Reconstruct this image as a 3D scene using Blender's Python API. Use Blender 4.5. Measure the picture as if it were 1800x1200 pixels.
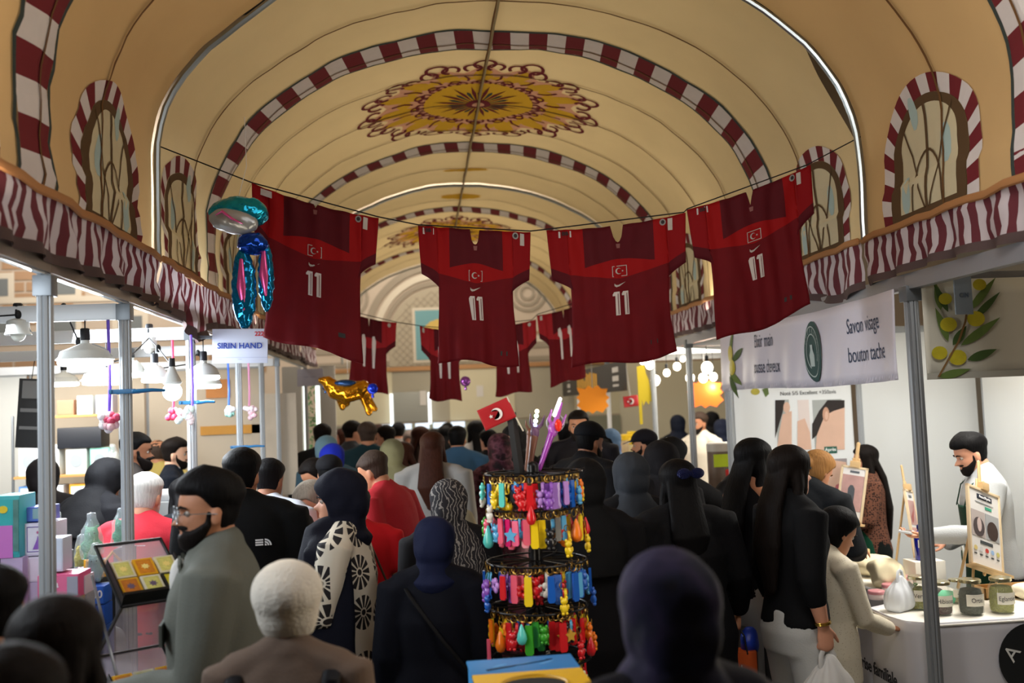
import bpy, bmesh, math, random
from math import sin, cos, pi, sqrt, atan2, radians
from mathutils import Vector, Matrix, noise
V=Vector
random.seed(7)
for o in list(bpy.data.objects): bpy.data.objects.remove(o)
SC=bpy.context.scene; COL=SC.collection
# ---------------- camera (corridor runs along +Y, camera 1.93 m up) ----------------
F=1750.0; EYE=V((0,0,1.93)); VPX,VPY,ROLL=740.0,720.0,0.04
_c=V(((VPX-900)/F,-(VPY-600)/F,-1)).normalized()
_z=V((1,ROLL,0)).cross(_c).normalized(); _x=_c.cross(_z)
RW=Matrix((_x,_c,_z))
cam=bpy.data.cameras.new('camera'); cam.sensor_width=36; cam.lens=35; cam.clip_start=.05
co=bpy.data.objects.new('camera',cam); COL.objects.link(co)
co.matrix_world=Matrix.Translation(EYE)@RW.to_4x4()
cam.dof.use_dof=True; cam.dof.focus_distance=4.75; cam.dof.aperture_fstop=2.0
SC.camera=co
SC.view_settings.view_transform='Standard'; SC.view_settings.look='None'
SC.view_settings.gamma=1; SC.view_settings.use_curve_mapping=False
SC.view_settings.exposure=0.06
def P(px,py,Y):
    w=RW@V(((px-900)/F,-(py-600)/F,-1)); return EYE+w*(Y/w.y)
# ---------------- world and large lights ----------------
W=bpy.data.worlds.new('hall_air'); SC.world=W; W.use_nodes=True
W.node_tree.nodes['Background'].inputs[0].default_value=(.75,.82,1,1)
W.node_tree.nodes['Background'].inputs[1].default_value=0.20
def light(kind,loc,energy,col=(1,1,1),size=.3,aim=None,sy=None,spot=None,name='lamp_light',par=None):
    l=bpy.data.lights.new(name,kind); l.energy=energy; l.color=col
    if kind=='AREA':
        l.size=size
        if sy: l.shape='RECTANGLE'; l.size_y=sy
    else: l.shadow_soft_size=size
    if spot: l.spot_size=radians(spot); l.spot_blend=.6
    o=bpy.data.objects.new(name,l); COL.objects.link(o); o.location=loc
    if aim is not None: o.rotation_euler=(V(aim)-V(loc)).to_track_quat('-Z','Y').to_euler()
    return o
WARM=(1,.86,.66); COOL=(.86,.93,1)
light('AREA',(.5,2.0,7.5),120,WARM,4.5,(.5,2.0,0),sy=3.5,name='hall_lamp')
light('AREA',(.5,8.0,7.5),260,WARM,4.5,(.5,8.0,0),sy=4,name='hall_lamp')
light('AREA',(.5,13.5,7.5),260,WARM,4.5,(.5,13.5,0),sy=4,name='hall_lamp')
light('AREA',(.5,17.0,6.5),170,(1,.93,.82),3,(.5,18.4,2.5),sy=2,name='hall_lamp')
light('AREA',(-5,15.5,6.5),260,(1,.93,.85),3,(-5,18,3),sy=2,name='hall_lamp')
light('AREA',(-4.2,6.5,5.5),120,(1,.93,.85),3,(-6,7,2.5),sy=3,name='hall_lamp')
# unseen fill lights added along the header beams to brighten the canopy
for x,tx in ((-1.13,1.4),(2.18,-.4)):
    light('AREA',(x,2.9,2.5),27 if x<0 else 28,(1,.87,.68),.1,(tx,3.0,4.2),sy=3.2,name='canopy_fill')
    light('AREA',(x,7.6,2.5),23,(1,.88,.68),.1,(tx,7.6,4.2),sy=5.2,name='canopy_fill')
    light('AREA',(x,13.2,2.5),30,(1,.88,.68),.1,(tx,13.2,4.2),sy=5.2,name='canopy_fill')
light('AREA',(3.35,6.1,2.38),13,(1,.97,.9),1.4,(3.3,6.2,0),sy=1.2,name='stall_light')
light('AREA',(3.1,4.95,2.38),42,(1,.96,.88),.9,(3.0,5.0,0),sy=.3,name='stall_light')
light('AREA',(3.2,6.3,2.38),3,(1,.97,.92),1.0,(3.3,7.4,1.2),sy=.3,name='stall_light')
light('AREA',(-2.3,4.6,2.36),58,COOL,1.2,(-2.3,4.6,0),sy=1.8,name='stall_light')
light('AREA',(-3.0,7.4,2.36),50,(1,.97,.93),1.5,(-3.2,8.6,1.0),sy=.8,name='stall_light')
light('AREA',(3.2,9.3,2.36),70,(1,.93,.8),1.6,(3.0,9.5,0),sy=2,name='stall_light')
light('AREA',(.5,12.6,3.6),90,(1,.93,.82),2.0,(.5,13,0),sy=3,name='aisle_fill')  # added fill under the far canopy, no fixture
light('AREA',(-1.9,5.6,2.3),75,COOL,1.0,(2.3,5.8,1.5),sy=.5,name='stall_light')  # added to brighten the soap banner, standing in for the ring lamps
light('AREA',(1.6,2.2,3.3),17,(1,.98,.95),.6,(2.8,4.6,.7),name='aisle_fill')  # added fill aimed at the soap table skirt, no fixture
light('AREA',(-1.75,2.3,2.32),22,COOL,.8,(.8,3.6,1.0),sy=.5,name='stall_light')  # added fill for the foreground crowd, no lamp hangs here
light('AREA',(.6,2.4,3.7),13,(.95,.97,1),1.6,(.5,3.4,0),sy=1.4,name='aisle_fill')  # added overhead fill for the nearest people, no fixture
# ---------------- materials ----------------
def srgb(h):
    if isinstance(h,str):
        h=h.lstrip('#'); c=[int(h[i:i+2],16)/255 for i in (0,2,4)]
    else: c=h
    return tuple(x/12.92 if x<=.04045 else ((x+.055)/1.055)**2.4 for x in c)+(1,)
MC={}
def M(h,rough=.7,metal=0,emit=0,trans=0,transl=0,alpha=1,mott=0,mscale=6,bump=0,bscale=40,spec=.4,name=None,sheen=0):
    k=(h,rough,metal,emit,trans,transl,alpha,mott,mscale,bump,bscale,spec)
    if k in MC: return MC[k]
    m=bpy.data.materials.new(name or 'mat_'+str(h)); m.use_nodes=True; nt=m.node_tree; b=nt.nodes['Principled BSDF']
    c=srgb(h)
    b.inputs['Base Color'].default_value=c; b.inputs['Roughness'].default_value=rough; b.inputs['Metallic'].default_value=metal
    b.inputs['Specular IOR Level'].default_value=spec
    if trans: b.inputs['Transmission Weight'].default_value=trans; b.inputs['IOR'].default_value=1.3
    if alpha<1: b.inputs['Alpha'].default_value=alpha
    if emit: b.inputs['Emission Color'].default_value=c; b.inputs['Emission Strength'].default_value=emit
    tc=nt.nodes.new('ShaderNodeTexCoord')
    if mott:
        n=nt.nodes.new('ShaderNodeTexNoise'); n.inputs['Scale'].default_value=mscale; n.inputs['Detail'].default_value=4
        nt.links.new(tc.outputs['Object'],n.inputs['Vector'])
        mx=nt.nodes.new('ShaderNodeMix'); mx.data_type='RGBA'
        mx.inputs[6].default_value=tuple(x*(1-mott) for x in c[:3])+(1,); mx.inputs[7].default_value=tuple(min(1,x*(1+mott)) for x in c[:3])+(1,)
        nt.links.new(n.outputs['Fac'],mx.inputs[0]); nt.links.new(mx.outputs[2],b.inputs['Base Color'])
    if bump:
        n=nt.nodes.new('ShaderNodeTexNoise'); n.inputs['Scale'].default_value=bscale; n.inputs['Detail'].default_value=3
        nt.links.new(tc.outputs['Object'],n.inputs['Vector'])
        bp=nt.nodes.new('ShaderNodeBump'); bp.inputs['Strength'].default_value=bump; bp.inputs['Distance'].default_value=.02
        nt.links.new(n.outputs['Fac'],bp.inputs['Height']); nt.links.new(bp.outputs['Normal'],b.inputs['Normal'])
    if transl:
        t=nt.nodes.new('ShaderNodeBsdfTranslucent'); t.inputs['Color'].default_value=c
        if mott: nt.links.new(mx.outputs[2],t.inputs['Color'])
        ms=nt.nodes.new('ShaderNodeMixShader'); ms.inputs[0].default_value=transl
        o=nt.nodes['Material Output']
        nt.links.new(b.outputs[0],ms.inputs[1]); nt.links.new(t.outputs[0],ms.inputs[2]); nt.links.new(ms.outputs[0],o.inputs[0])
    MC[k]=m; return m
def glass(h='#ffffff',rough=.03,w=.85):
    k=('glass',h,rough,w)
    if k in MC: return MC[k]
    m=bpy.data.materials.new('clear_film'); m.use_nodes=True; nt=m.node_tree; b=nt.nodes['Principled BSDF']
    b.inputs['Base Color'].default_value=srgb(h); b.inputs['Roughness'].default_value=rough; b.inputs['Alpha'].default_value=1-w
    b.inputs['Specular IOR Level'].default_value=.8
    MC[k]=m; return m
# ---------------- mesh helpers ----------------
def link(name,me,mats,par=None,smooth=True):
    if isinstance(me,bmesh.types.BMesh):
        bm=me; me=bpy.data.meshes.new(name); bm.to_mesh(me); bm.free()
    if not isinstance(mats,(list,tuple)): mats=[mats]
    if len(me.materials): me=me.copy(); me.materials.clear()
    for m in mats: me.materials.append(m)
    if smooth:
        me.polygons.foreach_set('use_smooth',[True]*len(me.polygons))
        if smooth!='all':
            try: me.set_sharp_from_angle(angle=radians(40))
            except Exception: pass
    o=bpy.data.objects.new(name,me); COL.objects.link(o)
    if par is not None: o.parent=par
    return o
def tag(o,label=None,cat=None,group=None,kind=None):
    if label: o['label']=label
    if cat: o['category']=cat
    if group: o['group']=group
    if kind: o['kind']=kind
    return o
def thing(name,label,cat,loc=(0,0,0),rz=0,group=None,rot=None):
    o=bpy.data.objects.new(name,None); COL.objects.link(o); o.location=loc; o.empty_display_size=.1
    o.rotation_euler=rot if rot is not None else (0,0,rz)
    return tag(o,label,cat,group)
def struct(o): o['kind']='structure'; return o
def dup(root,loc=None,rz=None,label=None,group=None,rot=None):
    def cp(o,par):
        c=o.copy(); COL.objects.link(c)
        if par is not None: c.parent=par
        for ch in KIDS.get(o.name) or list(o.children): cp(ch,c)
        return c
    r=cp(root,None)
    if loc is not None: r.location=loc
    if rz is not None: r.rotation_euler=(0,0,rz)
    if rot is not None: r.rotation_euler=rot
    if label: r['label']=label
    if group: r['group']=group
    return r
KIDS={}
def BM(): return bmesh.new()
def box(bm,lo,hi,mi=0,M4=None):
    c=[V((x,y,z)) for x in (lo[0],hi[0]) for y in (lo[1],hi[1]) for z in (lo[2],hi[2])]
    if M4 is not None: c=[M4@p for p in c]
    v=[bm.verts.new(p) for p in c]
    for f in ((0,1,3,2),(4,6,7,5),(0,4,5,1),(2,3,7,6),(0,2,6,4),(1,5,7,3)):
        bm.faces.new([v[i] for i in f]).material_index=mi
    return bm
def bbox(lo,hi,bev=.004,mi=0):
    bm=BM(); box(bm,lo,hi,mi)
    bmesh.ops.recalc_face_normals(bm,faces=bm.faces)
    if bev: bmesh.ops.bevel(bm,geom=list(bm.edges),offset=bev,segments=2,affect='EDGES',profile=.7)
    return bm
def loft(bm,rings,cap=True,mi=0,closed=True):
    vs=[[bm.verts.new(p) for p in r] for r in rings]; n=len(rings[0])
    for a,b in zip(vs,vs[1:]):
        for i in range(n if closed else n-1):
            j=(i+1)%n
            bm.faces.new((a[i],a[j],b[j],b[i])).material_index=mi
    if cap and closed:
        bm.faces.new(vs[0][::-1]).material_index=mi; bm.faces.new(vs[-1]).material_index=mi
    return bm
def tube(bm,pts,radii,n=12,flat=None,mi=0,round_=True,up=None):
    """swept round tube with rounded ends; flat=(a,b) scales the two cross axes"""
    pts=[V(p) for p in pts]
    if not isinstance(radii,(list,tuple)): radii=[radii]*len(pts)
    fa,fb=flat or (1,1)
    T=[]
    for i in range(len(pts)):
        a=pts[max(0,i-1)]; b=pts[min(len(pts)-1,i+1)]; d=(b-a)
        T.append(d.normalized() if d.length>1e-9 else V((0,0,1)))
    u=V(up) if up is not None else (V((1,0,0)) if abs(T[0].x)<.8 else V((0,1,0)))
    rings=[]
    def ring(c,t,r):
        nonlocal u
        u=(u-t*u.dot(t)).normalized(); w=t.cross(u)
        rings.append([c+u*(r*fa*cos(2*pi*k/n))+w*(r*fb*sin(2*pi*k/n)) for k in range(n)])
    if round_:
        r=radii[0]; m=min(1,max(fa,fb))
        for s in (.98,.75,.4): ring(pts[0]-T[0]*r*s*.8,T[0],r*sqrt(1-s*s))
    for p,t,r in zip(pts,T,radii): ring(p,t,r)
    if round_:
        r=radii[-1]
        for s in (.4,.75,.98): ring(pts[-1]+T[-1]*r*s*.8,T[-1],r*sqrt(1-s*s))
    return loft(bm,rings,mi=mi)
def ell(bm,c,r,n=16,m=10,mi=0,M3=None):
    c=V(c); rings=[]
    for i in range(m+1):
        a=-pi/2+pi*(i if 0<i<m else (.12 if i==0 else m-.12))/m
        ring=[]
        for k in range(n):
            p=V((r[0]*cos(a)*cos(2*pi*k/n),r[1]*cos(a)*sin(2*pi*k/n),r[2]*sin(a)))
            if M3 is not None: p=M3@p
            ring.append(c+p)
        rings.append(ring)
    return loft(bm,rings,mi=mi)
def lathe(bm,prof,n=24,c=(0,0,0),mi=0,cap=True):
    c=V(c)
    return loft(bm,[[c+V((r*cos(2*pi*k/n),r*sin(2*pi*k/n),z)) for k in range(n)] for r,z in prof],cap=cap,mi=mi)
def torus(bm,c,R,r,M3=None,n=18,m=8,mi=0,a0=0,a1=2*pi):
    c=V(c); M3=M3 or Matrix.Identity(3); full=abs(a1-a0-2*pi)<1e-6; rings=[]
    K=n+1
    for i in range(K):
        a=a0+(a1-a0)*i/n
        rings.append([c+M3@V(((R+r*cos(2*pi*k/m))*cos(a),(R+r*cos(2*pi*k/m))*sin(a),r*sin(2*pi*k/m))) for k in range(m)])
    return loft(bm,rings,cap=not full,mi=mi)
def poly(bm,pts,mi=0):
    return bm.faces.new([bm.verts.new(p) for p in pts])
def prism(bm,pts2,z0,z1,mi=0,M4=None):
    """extruded 2-D outline"""
    a=[V((x,y,z0)) for x,y in pts2]; b=[V((x,y,z1)) for x,y in pts2]
    if M4 is not None: a=[M4@p for p in a]; b=[M4@p for p in b]
    va=[bm.verts.new(p) for p in a]; vb=[bm.verts.new(p) for p in b]; n=len(a)
    bm.faces.new(va[::-1]).material_index=mi; bm.faces.new(vb).material_index=mi
    for i in range(n):
        j=(i+1)%n; bm.faces.new((va[i],va[j],vb[j],vb[i])).material_index=mi
    return bm
def evalmesh(bm_or_me,mods):
    me=bm_or_me
    if isinstance(me,bmesh.types.BMesh):
        bm=me; me=bpy.data.meshes.new('m'); bmesh.ops.recalc_face_normals(bm,faces=bm.faces); bm.to_mesh(me); bm.free()
    ob=bpy.data.objects.new('tmp',me); COL.objects.link(ob)
    for t,kw in mods:
        md=ob.modifiers.new('m',t)
        for k,v in kw.items(): setattr(md,k,v)
    dg=bpy.context.evaluated_depsgraph_get(); out=bpy.data.meshes.new_from_object(ob.evaluated_get(dg))
    bpy.data.objects.remove(ob); bpy.data.meshes.remove(me)
    return out
def remesh(bm,vox,it=3,f=.5):
    mods=[('REMESH',dict(mode='VOXEL',voxel_size=vox))]
    if it: mods.append(('SMOOTH',dict(factor=f,iterations=it)))
    return evalmesh(bm,mods)
def wob(me,amp,sc=(6,6,3),seed=0):
    nn=noise.noise
    for v,nm in zip(me.vertices,[n.vector.copy() for n in me.vertex_normals]):
        p=v.co; d=nn(V((p.x*sc[0]+seed,p.y*sc[1],p.z*sc[2])))+.5*nn(V((p.x*sc[0]*2.3,p.y*sc[1]*2.3+seed,p.z*sc[2]*2)))
        v.co=p+nm*(d*amp)
    return me
def text_mesh(s,size,ext=0,align='CENTER',bold=False):
    c=bpy.data.curves.new('t','FONT'); c.body=s; c.size=size; c.align_x=align; c.align_y='CENTER'; c.extrude=ext
    if bold: c.offset=size*.02
    o=bpy.data.objects.new('t',c); COL.objects.link(o)
    dg=bpy.context.evaluated_depsgraph_get(); me=bpy.data.meshes.new_from_object(o.evaluated_get(dg)); bpy.data.objects.remove(o)
    return me
def text(name,s,size,mat,par=None,M4=None,fn=None,sx=1,align='CENTER',bold=False,ext=.001):
    me=text_mesh(s,size,0 if fn else ext,align,bold)
    for v in me.vertices:
        p=V((v.co.x*sx,v.co.y,v.co.z)); v.co=fn(p.x,p.y) if fn else (M4@p if M4 is not None else p)
    return link(name,me,mat,par,smooth=False)
# frame whose local x runs right, y runs up, z out of the surface
def frame(o,x,y):
    x=V(x).normalized(); y=V(y).normalized(); z=x.cross(y)
    m=Matrix((x,y,z)).transposed().to_4x4(); return Matrix.Translation(V(o))@m
FACE_CAM=lambda o:frame(o,(1,0,0),(0,0,1))
def circ(cx,cy,r,n=28,ry=None): return [(cx+r*cos(2*pi*k/n),cy+(ry or r)*sin(2*pi*k/n)) for k in range(n)]
def crescent(cx,cy,R,n=20,flip=1,cut=.8,off=.25):
    r=R*cut; d=R*off; xi=(d*d+R*R-r*r)/(2*d); th=math.acos(max(-1,min(1,xi/R))); ph=atan2(R*sin(th),xi-d)
    out=[(cx+flip*R*cos(a),cy+R*sin(a)) for a in [th+(2*pi-2*th)*i/n for i in range(n+1)]]
    inn=[(cx+flip*(d+r*cos(a)),cy+r*sin(a)) for a in [ph+(2*pi-2*ph)*i/n for i in range(n+1)]][::-1]
    return out+inn[1:-1]
def star(cx,cy,R,r=None,n=5,rot=pi/2):
    r=r or R*.38
    return [(cx+(R if k%2==0 else r)*cos(rot+pi*k/n),cy+(R if k%2==0 else r)*sin(rot+pi*k/n)) for k in range(2*n)]
# ---------------- hall shell ----------------
XL,XR=-1.25,2.30; XC=.525; HA=1.775; HB=1.2; ZT=2.70; ZS=3.10
FY=17.5
fl=BM(); box(fl,(-10,-3,-.1),(10,19,0)); o=struct(link('floor',fl,M('#77736c',.55,mott=.12,mscale=3),smooth=False)); o['label']='grey hall floor'
ce=BM(); box(ce,(-10,-3,9),(10,19,9.1)); struct(link('ceiling',ce,M('#1c1c20',.9),smooth=False))
for nm,lo,hi in (('wall_left',(-10.1,-3,0),(-10,19,9)),('wall_right',(10,-3,0),(10.1,19,9)),('wall_front',(-10,-3.1,0),(10,-3,9))):
    b=BM(); box(b,lo,hi); struct(link(nm,b,M('#8d8880',.9),smooth=False))
def ring2(bm,cx,cz,r0,r1,a0,a1,y,mi,n=40,yo=0):
    for i in range(n):
        a=a0+(a1-a0)*i/n; b=a0+(a1-a0)*(i+1)/n
        poly(bm,[V((cx+r0*cos(a),y,cz+r0*sin(a))),V((cx+r1*cos(a),y,cz+r1*sin(a))),V((cx+r1*cos(b),y,cz+r1*sin(b))),V((cx+r0*cos(b),y,cz+r0*sin(b)))]).material_index=mi
def rect2(bm,x0,z0,x1,z1,y,mi):
    poly(bm,[V((x0,y,z0)),V((x1,y,z0)),V((x1,y,z1)),V((x0,y,z1))]).material_index=mi
def back_wall():
    bm=BM(); box(bm,(-10,FY+.01,0),(10,FY+.2,9),0)
    f=FY
    # printed facade: cornice bands, brick courses, arch and lattice
    for z0,z1,m in ((2.56,2.66,5),(2.72,2.8,2),(2.95,3.02,2),(3.05,3.16,1),(3.2,3.24,5)): rect2(bm,-1.9,z0,-.02,z1,f-.001,m); rect2(bm,.7,z0,6,z1,f-.001,m)
    cx,cz=.38,3.17
    ring2(bm,cx,cz,1.22,1.34,0,pi,f-.004,2); ring2(bm,cx,cz,1.06,1.17,0,pi,f-.004,1); ring2(bm,cx,cz,.94,1.02,0,pi,f-.004,2); ring2(bm,cx,cz,0,.9,0,pi,f-.004,3)
    rect2(bm,cx-.9,2.7,cx+.9,3.17,f-.004,3)
    for i in range(-14,15):   # lattice
        for s in (1,-1):
            x0=cx+i*.13; pts=[]
            a=V((x0,f-.006,2.7)); b=V((x0+s*1.3,f-.006,4.0))
            n=V((.008,0,0))
            for k in range(13):
                t0,t1=k/13,(k+1)/13
                p,q=a.lerp(b,t0),a.lerp(b,t1)
                if all(((w.x-cx)**2+max(0,w.z-cz)**2)<.86**2 and abs(w.x-cx)<.86 for w in (p,q)):
                    poly(bm,[p-n,p+n,q+n,q-n]).material_index=2
    rect2(bm,cx-.48,2.75,cx+.48,3.72,f-.009,1); rect2(bm,cx-.43,2.8,cx+.43,3.67,f-.012,4)
    for k in range(9):
        a=radians(-5+k*21); c=(cx+.0+.22*cos(a),3.2+.2*sin(a)); ring2(bm,c[0],c[1],0,.11,0,2*pi,f-.016-.001*k,6,12)
    ring2(bm,cx,3.15,0,.16,0,2*pi,f-.028,7,16)
    for sx in (-1.57,1.57):
        for r in (.34,.24,.14): ring2(bm,cx+sx,3.93,r-.05,r,0,2*pi,f-.004,2,24)
    # brick facade, left part
    for r in range(14):
        z=2.5+r*.19
        for c in range(20):
            x=-9.6+c*.4+(.2 if r%2 else 0)
            if x>-2.0: continue
            if (int((x+9)/1.55)%2==0) or 3.05<z<3.5: continue
            rect2(bm,x,z,x+.36,z+.15,f-.002,5)
    for x in (-7.1,-6.0,-4.9,-3.75,-2.7):
        for z in (3.55,4.25):
            rect2(bm,x-.3,z-.22,x+.3,z+.28,f-.004,1); rect2(bm,x-.2,z-.12,x+.2,z+.18,f-.007,8)
    for z0,z1 in ((4.0,4.1),(3.3,3.4)): rect2(bm,-9,z0,-1.9,z1,f-.003,1)
    mats=[M('#b3a392',.9,mott=.1,mscale=2),M('#c6bba9',.9),M('#8f8373',.9),M('#a59a86',.9),M('#6f9aa0',.9),M('#a08063',.9),M('#c9ab5f',.9),M('#9aa09a',.9),M('#6c7070',.9)]
    o=link('wall_back',bm,mats,smooth=False); struct(o); o['label']='back wall of the hall with a printed facade, arch and lattice'
back_wall()
# cream partitions across the end of the aisle
def partition(x0,x1,z0,z1,y,h,label,grp=None,name='partition_panel'):
    o=link(name,bbox((x0,y,z0),(x1,y+.04,z1),.006),M(h,.7)); tag(o,label,'partition',grp); return o
YP=15.9
def xat(px,Y): return P(px,700,Y).x
partition(-1.55,xat(690,YP),1.74,2.55,YP,'#d3cbae','cream upper partition panel behind the gold balloon')
partition(xat(690,YP),xat(790,YP),1.74,2.55,YP+.02,'#aaa391','taupe partition panel with a doorway, mid aisle end')
partition(xat(790,YP),xat(905,YP),1.74,2.55,YP,'#d3cbae','cream upper partition panel left of the hand flag')
partition(xat(905,YP),xat(1010,YP),1.74,2.55,YP+.02,'#b0a995','taupe partition panel right of the hand flag')
partition(xat(1010,YP),3.2,1.74,2.55,YP,'#d3cbae','cream partition panel behind the orange paper bursts')
partition(3.2,5.4,0,2.55,YP,'#c9c2ac','plain partition panel behind the white shirted stall keeper')
o=link('lower_partition',bbox((-1.55,YP-.03,0),(3.2,YP+.07,1.72),.01),M('#8b8b79',.7)); tag(o,'olive grey lower partition running across the aisle end','partition')
o=link('partition_rail',bbox((-1.6,YP-.04,2.55),(3.2,YP+.08,2.62),.01),M('#b98a5c',.6)); tag(o,'tan rail along the top of the aisle end partitions','rail')
t=thing('steel_door','steel framed doorway with glass strips at the aisle end','door',(xat(722,YP),YP-.03,0))
link('door_leaf',bbox((-.28,-.02,1.75),(.26,.0,2.22),.004),M('#9c9d96',.4,.2),t)
for x in (-.33,.27): link('light_strip',bbox((x,-.03,1.7),(x+.05,0,2.2),.003),M('#f4fbff',.4,emit=1.2),t)
for i in range(5): link('glass_pane',bbox((-.5+i*.28,-.03,1.63),(-.28+i*.28,-.01,1.72),.003),M('#dcecff',.4,emit=.8),t)
o=link('notice_sheet',bbox((xat(738,YP),YP-.07,2.0),(xat(746,YP)+.03,YP-.065,2.23),0),M('#d8d4cf',.8)); tag(o,'white notice sheet taped on the steel door','notice')
o=link('notice_sheet',bbox((xat(838,YP),YP-.01,2.1),(xat(850,YP),YP-.005,2.28),0),M('#d8d4cf',.8)); tag(o,'pale notice sheet on the cream partition left of the hand flag','notice')
# ---------------- printed tent canopy ----------------
_tab=[0]; N_=200
for i in range(N_):
    a=pi*i/N_; b=pi*(i+1)/N_
    _tab.append(_tab[-1]+sqrt((HA*(cos(a)-cos(b)))**2+(HB*(sin(a)-sin(b)))**2))
AL=_tab[-1]; WU=ZS-ZT; U=AL+2*WU
def Carc(s):
    if s<=0: return 0
    if s>=AL: return pi
    lo,hi=0,N_
    while hi-lo>1:
        m=(lo+hi)//2
        if _tab[m]<=s: lo=m
        else: hi=m
    return pi*(lo+(s-_tab[lo])/(_tab[hi]-_tab[lo]))/N_
BND=[-.72,4.85,10.4,15.95]; SEAMS=(0,.78,1.44,2.1,2.785,3.47,4.13,4.8,5.57)
def sag(y):
    for i in range(3):
        s=y-BND[i]
        if 0<=s<=5.57:
            for a,b in zip(SEAMS,SEAMS[1:]):
                if a<=s<=b: return .022*sin(pi*(s-a)/(b-a))
    return 0
def C(u,y,off=0.0):
    off=off+sag(y)*(1 if .2<u<U-.2 else .3)*-1+.022*noise.noise(V((u*1.9,y*1.3,2)))+.008*noise.noise(V((u*6,y*5,7)))
    if u<WU: return V((XL+off,y,ZT+u))
    if u>U-WU: return V((XR-off,y,ZT+(U-u)))
    a=Carc(u-WU); n=V((cos(a)/HA,0,-sin(a)/HB)).normalized()
    return V((XC-HA*cos(a),y,ZS+HB*sin(a)))+n*off
def D(u,y,off):
    k=1 if u<U/2 else .25
    w=k*max(0,1-min(u,U-u)/1.3)
    return C(u,y+w*(.05*noise.noise(V((u*7,y*2.2,3)))+.03*noise.noise(V((u*17,y*3,5)))),off)
def qstrip(bm,A,B,off,mi,n=1):
    """A,B: matching (u,y) lists"""
    for i in range(len(A)-1):
        for k in range(n):
            def mix(p,q,t): return (p[0]+(q[0]-p[0])*t,p[1]+(q[1]-p[1])*t)
            q=[mix(A[i],A[i+1],k/n),mix(A[i],A[i+1],(k+1)/n),mix(B[i],B[i+1],(k+1)/n),mix(B[i],B[i+1],k/n)]
            poly(bm,[D(*p,off) for p in q]).material_index=mi
def stroke(bm,path,w,off,mi,closed=False):
    n=len(path); A=[];B=[]
    for i in range(n):
        p=path[i-1] if (i>0 or closed) else path[i]; q=path[(i+1)%n] if (i<n-1 or closed) else path[i]
        d=V((q[0]-p[0],q[1]-p[1])).normalized(); nrm=V((-d.y,d.x))*w/2
        A.append((path[i][0]+nrm.x,path[i][1]+nrm.y)); B.append((path[i][0]-nrm.x,path[i][1]-nrm.y))
    if closed: A.append(A[0]); B.append(B[0])
    qstrip(bm,A,B,off,mi)
def fillp(bm,c,pts,off,mi):
    n=len(pts)
    R_=max(abs(p[0]-c[0])+abs(p[1]-c[1]) for p in pts); K=max(1,int(R_/.09))
    L=lambda p,t:(c[0]+(p[0]-c[0])*t,c[1]+(p[1]-c[1])*t)
    for i in range(n):
        a,b=pts[i],pts[(i+1)%n]
        poly(bm,[D(*c,off),D(*L(a,1/K),off),D(*L(b,1/K),off)]).material_index=mi
        for k in range(1,K): poly(bm,[D(*L(a,k/K),off),D(*L(a,(k+1)/K),off),D(*L(b,(k+1)/K),off),D(*L(b,k/K),off)]).material_index=mi
# material slots: 0 canvas 1 maroon 2 white 3 dark edge 4 seam 5 brown 6 glass print 7 yellow 8 pink 9 sky print
def archline(yc,w,h,ry,n,side,u0=.0):
    pts=[]
    L=h*2+pi*(w+ry)/2
    for i in range(n+1):
        s=L*i/n
        if s<h: y,u=-w,s
        elif s>L-h: y,u=w,L-s
        else:
            a=pi*(s-h)/(L-2*h); y,u=-w*cos(a),h+ry*sin(a)
        pts.append(((u0+u) if side<0 else U-(u0+u),yc+y))
    return pts
def window_print(bm,yc,side,w=.42,h=.28,ry=.36):
    n=44
    o1=archline(yc,w,h,ry,n,side); o2=archline(yc,w-.085,h,ry-.085,n,side); o3=archline(yc,w-.165,h,ry-.175,n,side,.05)
    for i in range(0,n,2): qstrip(bm,o1[i:i+3],o2[i:i+3],.006,1 if (i//2)%2 else 2)
    qstrip(bm,o2,o3,.008,5)
    qstrip(bm,[o2[0],o2[-1]],[(o2[0][0]+(.055 if side<0 else -.055),o2[0][1]),(o2[-1][0]+(.055 if side<0 else -.055),o2[-1][1])],.009,5,12)
    m=n//2
    for i in range(m):
        j=n-i; a,b=o3[i],o3[j]; c,d=o3[i+1],o3[j-1]
        qstrip(bm,[a,b],[c,d],.007,6,6)
    # painted patches of sky in the panes
    S=lambda u,y:((u if side<0 else U-u),yc+y)
    for cu,cy,r in ((.30,-.17,.07),(.50,.1,.06),(.14,.2,.07)): fillp(bm,S(cu,cy),[S(cu+1.3*r*sin(t*pi/5),cy+.6*r*cos(t*pi/5)) for t in range(10)],.0085,9)
    top=h+ry-.175+.05
    stroke(bm,[S(.05+(top-.05)*t/10,0) for t in range(11)],.022,.011,5)
    for s in (-1,1): stroke(bm,[S(.05+.42*t/8,s*(.02+.2*t/8)) for t in range(9)],.012,.011,5)
    stroke(bm,[S(.05+.26*sin(pi*t/14)*1.0,-.14*cos(pi*t/14)) for t in range(15)],.013,.0115,5)
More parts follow.
